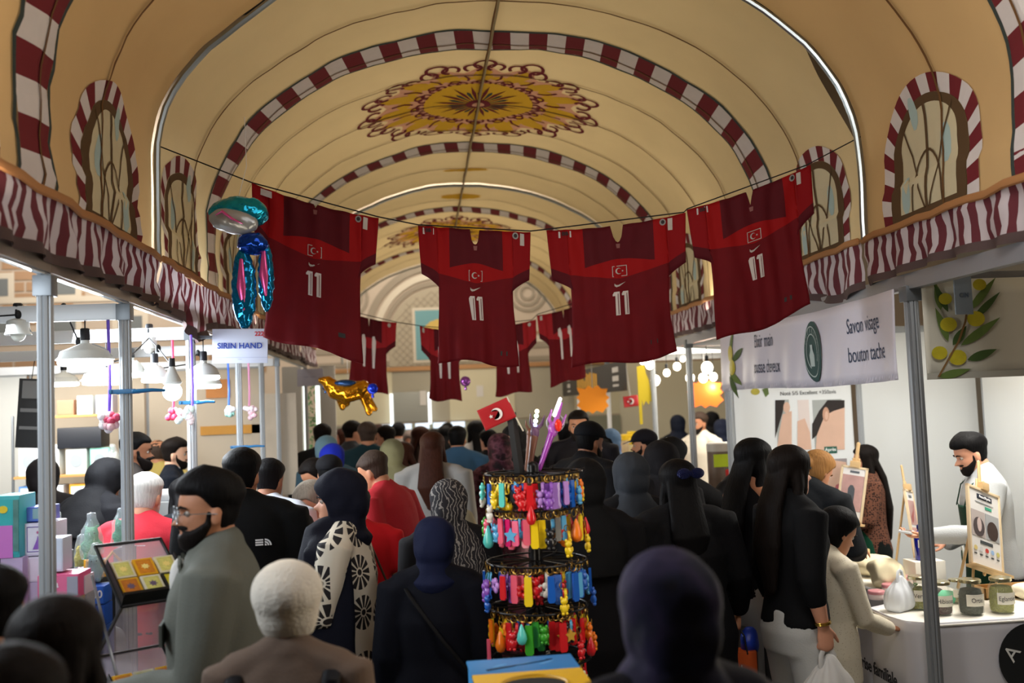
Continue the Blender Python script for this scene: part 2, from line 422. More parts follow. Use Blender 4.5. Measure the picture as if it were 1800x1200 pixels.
def medallion(bm,uc,yc,R):
    Q=lambda r,a:(uc+R*r*cos(a),yc+R*r*sin(a))
    N=16
    fillp(bm,(uc,yc),[Q(.80+.06*cos(N*2*pi*k/96),2*pi*k/96) for k in range(96)],.0055,8)
    for k in range(N):
        a=2*pi*k/N
        c=Q(.66,a); fillp(bm,c,[(c[0]+R*(.17*cos(t)*cos(a)-.075*sin(t)*sin(a)),c[1]+R*(.17*cos(t)*sin(a)+.075*sin(t)*cos(a))) for t in [2*pi*q/12 for q in range(12)]],.007,7)
        b=a+pi/N; c=Q(.6,b)
        fillp(bm,c,[(c[0]+R*.06*cos(t),c[1]+R*.06*sin(t)) for t in [2*pi*q/8 for q in range(8)]],.0075,7)
        # three-lobed maroon scallop
        for da,rr,rad in ((-.1,.84,.055),(0,.9,.07),(.1,.84,.055)):
            c=Q(rr,a+da); pts=[(c[0]+R*rad*1.1*cos(t),c[1]+R*rad*1.1*sin(t)) for t in [a+radians(-150)+radians(300)*q/12 for q in range(13)]]
            stroke(bm,pts,.026*R,.009,1)
        for da,rr,rad in ((-.08,.46,.035),(.08,.46,.035),(0,.5,.04)):
            c=Q(rr,a+da); pts=[(c[0]+R*rad*cos(t),c[1]+R*rad*sin(t)) for t in [a+radians(-140)+radians(280)*q/9 for q in range(10)]]
            stroke(bm,pts,.018*R,.0105,1)
        stroke(bm,[Q(.53,b),Q(.6,b+.03),Q(.7,b)],.02*R,.0095,1)
    fillp(bm,(uc,yc),[Q(.44,2*pi*k/32) for k in range(32)],.0088,7)
    for k in range(32):
        a=2*pi*k/32; L=.36 if k%2 else .26
        fillp(bm,Q(.2,a),[Q(.06,a),Q(.22,a+.07),Q(L,a),Q(.22,a-.07)],.011,1 if k%2 else 3)
    fillp(bm,(uc,yc),[Q(.10,2*pi*k/16) for k in range(16)],.0125,1)
    fillp(bm,(uc,yc),[Q(.05,2*pi*k/12) for k in range(12)],.0135,8)
MCV=dict(transl=.15,mott=.07,mscale=3.5)
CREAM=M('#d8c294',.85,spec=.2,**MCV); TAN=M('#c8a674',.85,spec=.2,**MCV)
def prt(h): return M(h,.85,transl=.12,spec=.2)
PR=[prt('#6e252b'),M('#cfc8c6',.85,transl=.12,mott=.06,mscale=20),prt('#3b4340'),prt('#6a4a2a'),prt('#5a452e'),M('#cdc3a2',.85,transl=.125,mott=.05),prt('#dcae2c'),prt('#dba689'),prt('#a9bfbd')]
def band(bm,y,w,ends=(0,0)):
    nb=46
    u0,u1=ends[0],U-ends[1]
    for i in range(nb):
        a=u0+(u1-u0)*i/nb; b=u0+(u1-u0)*(i+1)/nb; sk=.03
        for q in range(6):
            f0,f1=q/6,(q+1)/6; s0,s1=(sk*f0,sk*f1) if i<nb-1 else (0,0); ya,yb=y-w/2+w*f0,y-w/2+w*f1
            qstrip(bm,[(a+s0,ya),((a+b)/2+s0,ya),(b+s0,ya)],[(a+s1,yb),((a+b)/2+s1,yb),(b+s1,yb)],.006,1 if i%2 else 2)
    for s in (-1,1): qstrip(bm,[(u0+(u1-u0)*k/80,y+s*w/2) for k in range(81)],[(u0+(u1-u0)*k/80,y+s*(w/2+.025)) for k in range(81)],.0062,3)
def canopy(i,label):
    y0,y1=BND[i]+(.02 if i else 0),BND[i+1]-.02
    t=thing('tent_canopy',label,'canopy',(XC,(y0+y1)/2,0)); inv=Matrix.Translation(-t.location)
    bm=BM(); nu,ny=130,70
    gap=lambda u,y:(.15*max(0,sin(pi*(u-(U-1.12))/.62))*max(0,1-(y-y0)/.35) if (i==1 and U-1.12<u<U-.5) else 0)
    g=[[bm.verts.new(C(U*a/nu,y0+(y1-y0)*b/ny+gap(U*a/nu,y0+(y1-y0)*b/ny),0)) for b in range(ny+1)] for a in range(nu+1)]
    for a in range(nu):
        for b in range(ny):
            if i==2 and U*a/nu<.3 and y0+(y1-y0)*b/ny>11.85: continue
            # torn open seam by the right hand pole
            bm.faces.new((g[a][b],g[a][b+1],g[a+1][b+1],g[a+1][b]))
    s=BND[i]
    for d in (1.44,4.13):
        if s+d<-.5: continue
        band(bm,s+d,.29,(0,0) if i<2 else (.3 if d<2 else .42,0))
    for k,d in enumerate(SEAMS[1:-1]):
        stroke(bm,[(.02+(U-.04)*q/90,s+d+(.0 if k not in (1,5) else .03)) for q in range(91)],.016,.0105,4)
    stroke(bm,[(U/2,y0+(y1-y0)*q/60) for q in range(61)],.02,.016,4)
    if i: medallion(bm,U/2,s+2.785,.98)
    for d in (.65,4.95):
        c=(U/2,s+d); fillp(bm,c,[(c[0]+(.2+.05*(q%2))*cos(q*pi/8),c[1]+.09*sin(q*pi/8)*(1 if q%2 else 1.3)) for q in range(16)],.007,7)
    for d in (.62,2.2,3.4,4.95):
        for side in (-1,1):
            if i==2 and side<0 and s+d>11.6: continue
            if s+d<1.5: continue
            window_print(bm,s+d,side)
    for v in bm.verts: v.co=inv@v.co
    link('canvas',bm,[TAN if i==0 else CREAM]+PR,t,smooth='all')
    # hoop pole at the far end
    bm=BM(); tube(bm,[inv@(C(U*k/60,y1-.02,.035) ) for k in range(61)],.016,8,round_=False); link('hoop_pole',bm,M('#9aa0a0',.3,.9),t)
    bm=BM(); tube(bm,[inv@C(U/2,y0+(y1-y0)*k/20,.045) for k in range(21)],.008,6); link('ridge_pole',bm,M('#8a7a58',.5,.3),t)
    for side in (-1,1):
        X=XL if side<0 else XR; ye=11.85 if (i==2 and side<0) else y1
        bm=BM(); n=int((ye-y0)/.022); rows=6; prev=None; droop=[]
        for k in range(n+1):
            y=y0+(ye-y0)*k/n; col=[]
            e=min(abs(y-BND[1]),abs(y-BND[2]))
            dr=.0
            if side<0: dr=.13*math.exp(-((y-BND[1]-.75)/.28)**2)
            if side>0: dr=.05*math.exp(-((y-BND[1]-.35)/.25)**2)
            for r in range(rows+1):
                f=r/rows
                A=.022*f*sin(y*23+2*noise.noise(V((y*2,f*2,side))))+.02*noise.noise(V((y*9,f*3,side*5)))
                w=(.03*noise.noise(V((f*5,y*3.1,side*9)))+.012*sin(f*16+y*3))*(1 if side<0 else .6)
                z=ZT-.0-.225*f*(1+.12*noise.noise(V((y*1.1,3,side)))) -dr*(.2+.8*f)
                col.append(bm.verts.new(inv@V((X-side*(.035+A),y+w*f*1.0,z))))
            if prev:
                mi=0 if (k//2)%2 else 1
                for r in range(rows): bm.faces.new((prev[r],col[r],col[r+1],prev[r+1])).material_index=mi if r<rows-1 or k%1 else 2
            prev=col
        vmat=[M('#5c232b',.85,transl=.12),M('#b9aeb1',.85,transl=.12),M('#4b3a38',.85)]
        vl=link('valance',bm,vmat,t,smooth='all')
        b2=BM(); tube(b2,[inv@V((X-side*(.045+.006*sin(q*1.7)),y0+(ye-y0)*q/40,ZT+.006*sin(q*2.3))) for q in range(41)],.012,8,flat=(1,1.5)); link('trim_cord',b2,M('#9a6a3f',.8),vl)
    return t
canopy(0,'nearest canopy section in tan orange with striped arches overhead')
canopy(1,'middle cream canopy section carrying the large floral medallion')
canopy(2,'farthest cream canopy section, beyond the second hoop pole')
# ---------------- aluminium posts and beams ----------------
ALU=M('#a4a8ab',.45,.2); ALUD=M('#6f7478',.4,.5)
def post_mesh(r,h):
    bm=BM(); n=32; pr=[]
    for k in range(n):
        a=2*pi*k/n; rr=r*(.80 if k%4==0 else 1.0); pr.append((rr*cos(a),rr*sin(a)))
    prism(bm,pr,0,h); return bm
def post(x,y,h,r,label,grp=None,mat=None,rot=None):
    t=thing('booth_post',label,'post',(x,y,0),group=grp,rot=rot)
    link('upright',post_mesh(r,h),mat or ALU,t)
    link('foot_plate',bbox((-r*1.4,-r*1.4,0),(r*1.4,r*1.4,.012),.002),ALUD,t)
    link('beam_lock',bbox((-r*1.15,-r*1.15,h-.075),(r*1.15,r*1.15,h-.004),.003),ALUD,t)
    return t
def post_at(px,pyt,Y,X,h,r,label,lean=(0,0)): return post(X,Y,h,r,label,rot=(lean[0],lean[1],0))
LP=[(3.50,.027,'thickest silver stall post, leftmost, before the stacked toy boxes'),(4.42,.026,'silver stall post with a blue clamp, before the red polo shirt'),
    (5.65,.026,'silver stall post left of the hanging number sign 222'),(7.1,.022,'silver stall post just right of the number sign, holding a blue clip'),(8.1,.02,'thin silver stall post second after the number sign'),(9.0,.02,'thin silver stall post third after the number sign'),(11.2,.02,'pale post at the far corner of the left stalls')]
for Y,r,lb in LP: post(XL-.01,Y,2.44,r,lb)
for (a,b),lb in zip(((1.2,3.5),(3.5,4.42),(4.42,5.65),(5.65,7.1),(7.1,9.0),(9.0,11.2)),('nearest aluminium header beam over the toy stall','aluminium header beam between the two nearest left posts','aluminium header beam above the blue clamp','aluminium header beam behind the number sign','header beam past the number sign','farthest header beam on the left stalls')):
    t=thing('header_beam',lb,'beam',(XL-.01,(a+b)/2,2.445)); h=(b-a)/2
    link('rail',bbox((-.022,-h,0),(.022,h,.07),.004),M('#8d8378',.4,.6),t); link('lower_groove',bbox((-.012,-h,-.008),(.012,h,0),.002),M('#e6eef2',.2,.9),t)
for Y,x1,lb in ((4.42,-7,'white cross beam nearest over the toy stall'),(5.65,-7,'white cross beam second over the toy stall'),(7.1,-7,'white cross beam third over the left stalls'),(9.0,-7.5,'white cross beam above the grey end panels')):
    o=link('cross_beam',bbox((x1,Y-.02,2.37),(XL-.04,Y+.02,2.44),.004),M('#c9cdd0',.4,.2)); tag(o,lb,'beam')
# right hand side
post(XR+.005,4.46,2.42,.033,'broad steel post in front of the jar table',mat=M('#7d8083',.45,.2))
post(XR+.005,7.32,2.42,.028,'silver corner post left of the beauty poster')
post(XR,8.35,2.44,.028,'silver post crossing the right orange paper burst')
post(XR,9.7,2.44,.026,'silver post between the yellow fringe and the lamp bulbs')
post(XR,12.1,2.44,.026,'white post at the right edge of the near orange paper burst',mat=M('#d8dadc',.5))
post(XR+.0,14.4,2.44,.028,'white post at the left edge of the near orange paper burst',mat=M('#d8dadc',.5))
for a,b,lb in ((4.46,7.32,'grey header beam above the soap banner'),(7.32,11.1,'grey header beam over the lamp bulb stall'),(1.4,4.46,'grey header beam nearest on the right')):
    o=link('header_beam',bbox((XR-.02,a,2.40),(XR+.03,b,2.475),.004),M('#8e8f93',.45,.5)); tag(o,lb,'beam')
for Y in (8.35,9.7,11.1):
    o=link('cross_beam',bbox((XR+.04,Y-.02,2.38),(6.2,Y+.02,2.45),.004),M('#d0d4d6',.4,.2)); tag(o,'white cross beam over the lamp bulb stall, '+{8.35:'nearest',9.7:'middle',11.1:'farthest'}[Y],'beam')
o=link('header_beam',bbox((XR+.05,4.44,2.40),(5.2,4.49,2.475),.004),M('#8e8f93',.45,.5)); tag(o,'grey header beam above the olive branch banner','beam')
# ---------------- people ----------------
HZT=[(.000,.066,.000,.020),(.012,.083,-.008,.036),(.035,.088,-.036,.050),(.055,.087,-.058,.058),(.075,.087,-.076,.064),(.095,.087,-.086,.068),
     (.115,.086,-.092,.071),(.132,.093,-.096,.073),(.152,.094,-.099,.075),(.180,.086,-.097,.074),(.203,.068,-.085,.065),(.222,.042,-.060,.046),(.234,.012,-.028,.020)]
def lerp(a,b,t): return a+(b-a)*t
def sst(x,a=0,b=1):
    t=max(0,min(1,(x-a)/(b-a))); return t*t*(3-2*t)
def G(x,s): return math.exp(-(x/s)**2)
def hrow(z):
    T=HZT
    if z<=T[0][0]: return T[0][1:]
    for a,b in zip(T,T[1:]):
        if z<=b[0]:
            t=(z-a[0])/(b[0]-a[0]); return tuple(lerp(a[i],b[i],t) for i in (1,2,3))
    return T[-1][1:]
def head_pt(th,z,off=0,face=1):
    f,b,w=hrow(z); cy=(f+b)/2; ry=(f-b)/2
    x=w*sin(th); y=cy+ry*cos(th)
    if face and cos(th)>.2 and off<.006:
        y+=.030*G(x,.0125)*sst(z,.070,.080)*(1-sst(z,.080,.125))+.004*G(x,.02)*G(z-.082,.012)   # nose
        y+=.006*G(x,.022)*(G(z-.062,.005)+1.1*G(z-.050,.006))                                   # lips
        y-=.004*G(x,.02)*G(z-.0565,.0025)
        y-=.010*(G(abs(x)-.031,.014)*G(z-.116,.011))
        y+=.004*G(abs(x)-.028,.02)*G(z-.133,.008)+.005*G(x,.018)*G(z-.012,.014)
        y+=.003*G(abs(x)-.045,.015)*G(z-.088,.014)
    nz=sst(z,.165,.236)-.6*(1-sst(z,0,.03))
    k=sqrt(max(0,1-nz*nz))
    return V((x+off*k*sin(th),y+off*k*cos(th),z+off*nz))
def head_bm(bm,M4,offf=None,nz=46,nt=64,z0=0.0,mi=0):
    rings=[]
    for i in range(nz+1):
        t=i/nz; z=z0+(.234-z0)*(t if t<.5 else .5+.5*sin((t-.5)*pi))
        ring=[]
        for k in range(nt):
            s=-1+2*k/nt; th=pi*math.copysign(abs(s)**1.3,s)
            o=offf(th,z) if offf else 0
            ring.append(M4@head_pt(th,z,o))
        rings.append(ring)
    return loft(bm,rings,mi=mi)
SKIN={'fair':M('#c98f72',.55,mott=.05,mscale=30,name='skin'),'tan':M('#b27a5a',.55,mott=.05,mscale=30,name='skin'),'brown':M('#8a5a40',.55,mott=.05,mscale=30,name='skin'),'pale':M('#d8a88c',.55,mott=.05,mscale=30,name='skin')}
def hairm(h,sp=.10,b=.35):
    m=M(h,.62,spec=sp,name='hair_'+h); nt=m.node_tree; b_=nt.nodes['Principled BSDF']
    if b:
        tc=nt.nodes.new('ShaderNodeTexCoord'); mp=nt.nodes.new('ShaderNodeMapping'); mp.inputs['Scale'].default_value=(110,110,9); n=nt.nodes.new('ShaderNodeTexNoise'); n.inputs['Scale'].default_value=1.0; n.inputs['Detail'].default_value=3
        nt.links.new(tc.outputs['Object'],mp.inputs[0]); nt.links.new(mp.outputs[0],n.inputs['Vector']); bp=nt.nodes.new('ShaderNodeBump'); bp.inputs['Strength'].default_value=b; bp.inputs['Distance'].default_value=.01
        nt.links.new(n.outputs['Fac'],bp.inputs['Height']); nt.links.new(bp.outputs['Normal'],b_.inputs['Normal'])
        c=srgb(h); mx=nt.nodes.new('ShaderNodeMix'); mx.data_type='RGBA'; mx.inputs[6].default_value=tuple(x*.6 for x in c[:3])+(1,); mx.inputs[7].default_value=tuple(min(1,x*1.5) for x in c[:3])+(1,)
        nt.links.new(n.outputs['Fac'],mx.inputs[0]); nt.links.new(mx.outputs[2],b_.inputs['Base Color'])
    return m
HAIR={k:hairm(v) for k,v in dict(black='#0a090a',dark='#140f0d',brown='#33190f',grey='#8d8478',white='#c8c5c0',blond='#8a6238',stub='#3c3029').items()}
def cloth(h,rough=.85,**k): return M(h,rough,bump=.12,bscale=140,spec=.18,**k)
def hand_bm(bm,w,d,nrm,side,curl=.5,grip=None,thick=1.0):
    """hand from wrist w along d, nrm = direction the palm faces, side=+1 right"""
    w=V(w); d=V(d).normalized(); nrm=V(nrm); nrm=(nrm-d*nrm.dot(d)).normalized(); lat=d.cross(nrm)*side
    tube(bm,[w-d*.03,w+d*.01,w+d*.05,w+d*.085],[.026,.028,.036,.036],12,flat=(1.05,.42),up=lat)
    L=(.066,.078,.072,.056)
    for i in range(4):
        b=w+d*.082+lat*(.027-.018*i)
        c=curl*(1+.06*i); a1=c*.8; a2=c*1.9; a3=c*2.7
        p=[b-d*.02,b]
        for s,a in ((.45,a1),(.32,a2),(.23,a3)): p.append(p[-1]+(d*cos(a)+nrm*sin(a))*L[i]*s+lat*(.003*(1.5-i)))
        tube(bm,p,[.0092*thick,.0092*thick,.0086*thick,.0078*thick,.0066*thick],8)
    b=w+d*.022+lat*.024
    td=(d*.62+lat*.62+nrm*.4).normalized()
    tube(bm,[b-td*.01,b+td*.03,b+td*.052+d*.008,b+td*.066+d*.022],[.013,.0115,.0095,.008],8)
ARMS={'down':((.245,-.03,1.13),(.245,.06,.89),(0,.15,-1),.35),'bent':((.235,-.01,1.14),(.08,.22,1.16),(-1,.5,.1),.5),'front':((.23,.05,1.15),(.12,.30,1.08),(-.2,1,0),.5),
      'behind':((.26,-.10,1.15),(.07,-.19,.97),(-1,-.1,-.3),.6),'carry':((.24,-.03,1.13),(.22,.10,.90),(0,.15,-1),1.0),'phone':((.24,.06,1.14),(.13,.27,1.26),(-.3,.6,.8),.7)}
def mk(px,ty,Y,face,label,**k):
    a=dict(skin='tan',fem=False,lean=0,hp=0,hy=0,arms=('down','down'),topc='#222222',top='shirt',sleeve='long',botc='#1c1d22',bot='trousers',hair='short',hairc='black',beard=None,vox=.014,
           fine=False,hemz=.88,shoulder=1.0,hijc='#111114',topm=None,fat=1.0,capc='#101014',hijm=None,long_=.45,botm=None,drape=True,crown=.0,fold=.006,cat='person',dz=0,child=False)
    a.update(k); A=type('A',(),a)
    pt=P(px,ty,Y)
    # local skeleton, 1.75 m tall, looking along +Y
    Lr=Matrix.Translation((0,0,.95))@Matrix.Rotation(radians(-A.lean),4,'X')@Matrix.Translation((0,0,-.95))
    TL=lambda p:Lr@V(p)
    neck=TL((0,.004,1.478))
    Mh=Matrix.Translation(neck)@Matrix.Rotation(radians(A.hy),4,'Z')@Matrix.Rotation(radians(-A.hp-A.lean*.5),4,'X')@Matrix.Translation((0,.012,.012))
    hk=1.16 if A.child else .95
    Mh=Mh@Matrix.Scale(hk,4)
    topo=Mh@V((0,-.01,.268 if A.hair in('hijab','knit') else .258+A.crown*.9)); s=pt.z/max(.5,topo.z)
    if A.child: s=pt.z/topo.z
    R=Matrix.Rotation(radians(face),4,'Z')
    off=R@(V((topo.x,topo.y,0))*s)
    root=thing('person',label,A.cat,(pt.x-off.x,pt.y-off.y,0),radians(face)); root.scale=(s,s,s)
    sh=(.175 if A.fem else .198)*A.shoulder
    shp=[TL((-sh,-.005,1.425)),TL((sh,-.005,1.425))]
    def arm(i):
        q=A.arms[i]; sg=-1 if i==0 else 1
        if isinstance(q,str):
            e,w,d,c=ARMS[q]; e=V((sg*e[0]*(sh/.198 if q in('down','carry') else 1),e[1],e[2])); w=V((sg*w[0],w[1],w[2])); d=V((sg*d[0],d[1],d[2]))
            de=TL((sg*sh,0,1.42))-V((sg*sh,0,1.42)); return e+de,w+de,d,c
        return V(q[0]),V(q[1]),V(q[2]),q[3]
    AR=[arm(0),arm(1)]
    f=A.fat
    if A.fem: TR=[(.80,.165,.12,0),(.90,.172,.125,-.01),(1.0,.158,.115,0),(1.1,.135,.10,.0),(1.2,.145,.112,.012),(1.28,.155,.125,.02),(1.36,.160,.108,.005),(1.42,.150,.085,0),(1.46,.098,.068,-.005),(1.49,.055,.055,0)]
    else: TR=[(.80,.158,.115,0),(.90,.162,.12,-.005),(1.0,.155,.112,0),(1.1,.152,.108,.005),(1.2,.165,.115,.005),(1.3,.180,.122,.005),(1.37,.182,.112,0),(1.43,.168,.09,-.005),(1.465,.112,.07,-.01),(1.495,.062,.058,-.005)]
    def torso(bm,inf,z0=.8,flare=None,z1=9):
        rings=[]
        rows=[r for r in TR if r[0]>=z0-.001 and r[0]<=z1]
        if z0>.8:
            for a_,b_ in zip(TR,TR[1:]):
                if a_[0]<z0<b_[0]: t=(z0-a_[0])/(b_[0]-a_[0]); rows.insert(0,tuple(lerp(a_[i],b_[i],t) for i in range(4)))
        if z0<.79:
            n=7
            for i in range(n):
                z=z0+(.80-z0)*i/n; t=1-i/n; r=TR[0]; fl=(flare or 0)*t
                rows.insert(i,(z,r[1]+fl-.01*0,r[2]+fl,0))
        for z,a_,b_,cy in rows:
            k=f if z<1.36 else 1
            ring=[]
            for q in range(28):
                t=2*pi*q/28; cx=math.copysign(abs(cos(t))**.85,cos(t)); sy=math.copysign(abs(sin(t))**.85,sin(t))
                p=V(((a_*k+inf)*cx,(b_*k+inf)*sy+cy,z)); ring.append(TL(p) if z>.8 else p)
            rings.append(ring)
        loft(bm,rings)
    def traps(bm,inf):
        for sg in (-1,1): tube(bm,[TL((sg*.02,-.012,1.50)),TL((sg*.075,-.012,1.463)),TL((sg*(sh-.03),-.008,1.435))],[.050+inf*.6,.050+inf*.8,.050+inf],12,flat=(1,.85))
    def sleeves(bm,inf,frac):
        traps(bm,inf)
        for i in (0,1):
            e,w,d,c=AR[i]; s0=shp[i]+V((.02 if i==0 else -.02,0,-.01))
            if frac<=.5:
                m=shp[i].lerp(e,frac*2); tube(bm,[s0,shp[i],m],[.06+inf,.062+inf,.05+inf*1.3],14)
            else:
                ww=e.lerp(w,(frac-.5)*2); mid=(shp[i]+e)/2
                tube(bm,[s0,shp[i],mid,e,(e+ww)/2,ww],[.06+inf,.062+inf,.052+inf,.046+inf,.041+inf,.033+inf*.9],14)
    # body : one continuous skin surface
    bm=BM(); torso(bm,0); traps(bm,-.004)
    head_bm(bm,Mh,nz=60 if A.fine else 34,nt=84 if A.fine else 44)
    nb=TL((0,-.012,1.44)); nt_=Mh@V((0,-.022,.05)); tube(bm,[nb,(nb+nt_)/2,nt_],[.062,.054,.056] if not A.fem else [.054,.047,.05],16)
    for sg in (-1,1):
        ell(bm,Mh@V((sg*.076,-.010,.104)),(.009*hk,.017*hk,.031*hk),10,8,M3=(Mh.to_3x3().normalized()@Matrix.Rotation(radians(12*sg),3,'Z')))
        leg=[(sg*.085,0,.86),(sg*.092,.01,.68),(sg*.098,.02,.5),(sg*.1,.0,.32),(sg*.1,-.01,.07)]
        tube(bm,leg,[.088,.075,.054,.054,.036],14)
    for i in (0,1):
        e,w,d,c=AR[i]; mid=(shp[i]+e)/2
        tube(bm,[shp[i]*.9+V((0,0,shp[i].z*.1)),shp[i],mid,e,(e+w)/2,w],[.05,.056,.046,.040,.038,.026],14)
        inn=V((1 if i==0 else -1,.25,0)) if abs(d.normalized().z)>.6 else V((0,0,-1))
        if A.arms[i]=='bent' : inn=V((0,-1,0))
        if not isinstance(A.arms[i],str) and len(A.arms[i])>4: inn=V(A.arms[i][4])
        hand_bm(bm,w,d,inn,1 if i else -1,curl=c,thick=1.0 if A.vox<.009 else 1.25)
    link('body',remesh(bm,A.vox,2 if A.vox<.009 else 3,.4),SKIN[A.skin],root,smooth='all')
    # clothes
    inf=.016 if A.top!='jacket' else .026
    TM=A.topm or cloth(A.topc)
    cv=max(.010,A.vox)
    if A.top!='none':
        bm=BM(); frac={'long':.97,'three':.72,'short':.30,'none':0}[A.sleeve]
        if A.top in('robe','dress'): torso(bm,inf+.006,.12 if A.top=='robe' else A.hemz,.13 if A.top=='robe' else .05)
        else: torso(bm,inf,A.hemz,.0 if A.hemz<.79 else None)
        if frac: sleeves(bm,inf if A.top!='robe' else inf+.012,frac)
        if A.top=='jacket': tube(bm,[TL((0,-.01,1.455)),TL((0,-.014,1.505))],[.082,.074],16)
        else: tube(bm,[TL((0,-.01,1.45)),TL((0,-.014,1.482))],[.078,.070],16)
        if A.top=='hoodie':
            torus(bm,TL((0,-.06,1.455)),.075,.036,Matrix.Rotation(radians(-25),3,'X'),20,10); ell(bm,TL((0,-.10,1.42)),(.10,.05,.085))
        me=remesh(bm,cv,4); wob(me,A.fold if A.vox<.02 else .004,(7,7,3.2),sum(map(ord,label))%97)
        nm={'robe':'abaya','dress':'dress','jacket':'jacket','hoodie':'hooded_jacket'}.get(A.top,'shirt')
        link(nm,me,TM,root,smooth='all')
    if A.bot!='none':
        bm=BM(); BMt=A.botm or cloth(A.botc)
        if A.bot=='trousers':
            rings=[[V(((a_*f+.013)*math.copysign(abs(cos(2*pi*q/24))**.85,cos(2*pi*q/24)),(b_*f+.013)*math.copysign(abs(sin(2*pi*q/24))**.85,sin(2*pi*q/24))+cy_,z)) for q in range(24)] for z,a_,b_,cy_ in TR[:3]]
            loft(bm,rings)
            for sg in (-1,1): tube(bm,[(sg*.085,0,.84),(sg*.092,.01,.68),(sg*.098,.02,.5),(sg*.1,.0,.32),(sg*.1,-.01,.09)],[.100,.088,.070,.068,.062],14,round_=True)
            nm='trousers'
        else:
            loft(bm,[[V((a_*cos(2*pi*q/28),b_*sin(2*pi*q/28),z)) for q in range(28)] for z,a_,b_ in ((.16,.22,.19),(.5,.20,.165),(.8,.182,.14),(.98,.15,.115))]); nm='skirt'
        me=remesh(bm,max(cv,.012),3); wob(me,.005,(7,7,3)); link(nm,me,BMt,root,smooth='all')
    for sg in (-1,1):
        bm=BM(); tube(bm,[(sg*.1,-.06,.045),(sg*.1,.03,.045),(sg*.105,.14,.03)],[.044,.046,.032],12,flat=(1,.95)); box(bm,(sg*.1-.043,-.09,0),(sg*.1+.043,.17,.022)); link('shoe',remesh(bm,.012,2),M('#1b1a1c',.5),root,smooth='all')
    # hair and headwear
    HM=HAIR[A.hairc]
    def shell(fn,mat,nm,more=None,v=None,wb=0):
        bm=BM(); head_bm(bm,Mh,fn,44,64)
        if more: more(bm)
        me=remesh(bm,v or max(.007,A.vox*.8),2) if more else evalmesh(bm,[('SMOOTH',dict(factor=.5,iterations=2))])
        if wb: wob(me,wb,(18,18,10),3)
        return link(nm,me,mat,root,smooth='all')
    hl=lambda th: lerp(.172,.045,sst(abs(th)/pi,.30,.72))
    side=lambda th: sst(abs(th)/pi,.36,.5)
    if A.hair in ('short','fade','bald'):
        def fn(th,z):
            e=sst(z-hl(th),-.008,.014)
            t=.006+.010*sst(z,.13,.2)+A.crown*sst(z,.16,.21)*(.6+.4*cos(th))
            if A.hair=='fade': t=.004+.014*sst(z,.125,.17)+A.crown*sst(z,.16,.21)*(.6+.4*cos(th))
            if A.hair=='bald': t=.003*(1-sst(z,.14,.17))-.004*sst(z,.14,.17)+.0025
            t+=.002*noise.noise(V((th*9,z*60,4)))
            return lerp(-.012,t,e)
        shell(fn,HM,'hair')
    if A.hair in('long','bun','tail','lab'):
        def fn(th,z):
            hl2=lerp(.178,.0,sst(abs(th)/pi,.22,.42)) if A.hair=='long' else lerp(.172,.03,sst(abs(th)/pi,.28,.66)); e=sst(z-hl2,-.01,.016)
            return lerp(-.012,.016+.006*sst(z,.12,.2)+.002*noise.noise(V((th*12,z*25,4))),e)
        def more(bm):
            if A.hair=='long':
                c0=Mh@V((0,-.055,.16)); c1=TL((0,-.105,1.46)); c2=TL((0,-.135,1.5-A.long_*.55)); c3=TL((0.01,-.135,1.5-A.long_))
                tube(bm,[c0,c1,c2,c3],[.076,.088,.098,.05],20,flat=(1,.42),up=(1,0,0))
                for sg in (-1,1): tube(bm,[Mh@V((sg*.06,-.01,.15)),Mh@V((sg*.079,-.015,.06)),TL((sg*.085,-.03,1.44)),TL((sg*.10,-.06,1.5-A.long_*.6))],[.03,.026,.03,.018],10)
            if A.hair=='bun': ell(bm,Mh@V((0,-.115,.12)),(.04,.035,.042))
            if A.hair=='tail':
                c=Mh@V((0,-.105,.10)); tube(bm,[c,c+V((0,-.05,-.02)),c+V((0,-.07,-.09)),c+V((0,-.06,-.16))],[.024,.034,.036,.012],12)
        shell(fn,HM,'hair',more,.008)
    if A.hair in ('cap',):
        def fn(th,z):
            e=sst(z-hl(th),-.008,.01); return lerp(-.012,.006,e)
        shell(fn,HM,'hair')
        def fc(th,z): return lerp(-.014,.016+.004*sst(z,.15,.2),sst(z-.148,-.006,.008))
        shell(fc,cloth(A.capc),'cap',lambda bm:tube(bm,[Mh@V((0,.085,.152)),Mh@V((0,.125,.148)),Mh@V((0,.155,.138))],[.07,.066,.045],16,flat=(1,.10),up=(1,0,0)),.008)
    if A.hair in ('hijab','veil'):
        HJ=A.hijm or cloth(A.hijc,.8)
        def fn(th,z):
            x=sin(th)*hrow(z)[2]
            inside=1 if cos(th)>0 and (x/.058)**2+((z-.085)/.088)**2<1 else 0
            d=sqrt((x/.058)**2+((z-.085)/.088)**2) if cos(th)>0 else 2
            return lerp(-.014,.024+.014*sst(-cos(th),-.2,.8)*(1-sst(z,.15,.22))+.004*noise.noise(V((th*3,z*20,1)))+.004*sst(z,.16,.2),sst(d,.92,1.08))
        def more(bm):
            tube(bm,[Mh@V((0,-.03,.06)),Mh@V((0,-.025,-.01)),TL((0,-.005,1.46))],[.080,.092,.125],20)
            ell(bm,Mh@V((0,-.065,.105)),(.088,.074,.095))
            if A.drape:
                k=sh/.18
                loft(bm,[[TL((a_*k*cos(2*pi*q/28),b_*sin(2*pi*q/28)-.004,z)) for q in range(28)] for z,a_,b_ in ((1.22,.205,.17),(1.34,.215,.155),(1.42,.190,.135),(1.47,.145,.118),(1.52,.10,.10))])
        bm=BM(); head_bm(bm,Mh,fn,40,60); more(bm); me=remesh(bm,max(.009,A.vox*.8),3); wob(me,.006,(10,10,9),5); link('headscarf',me,HJ,root,smooth='all')
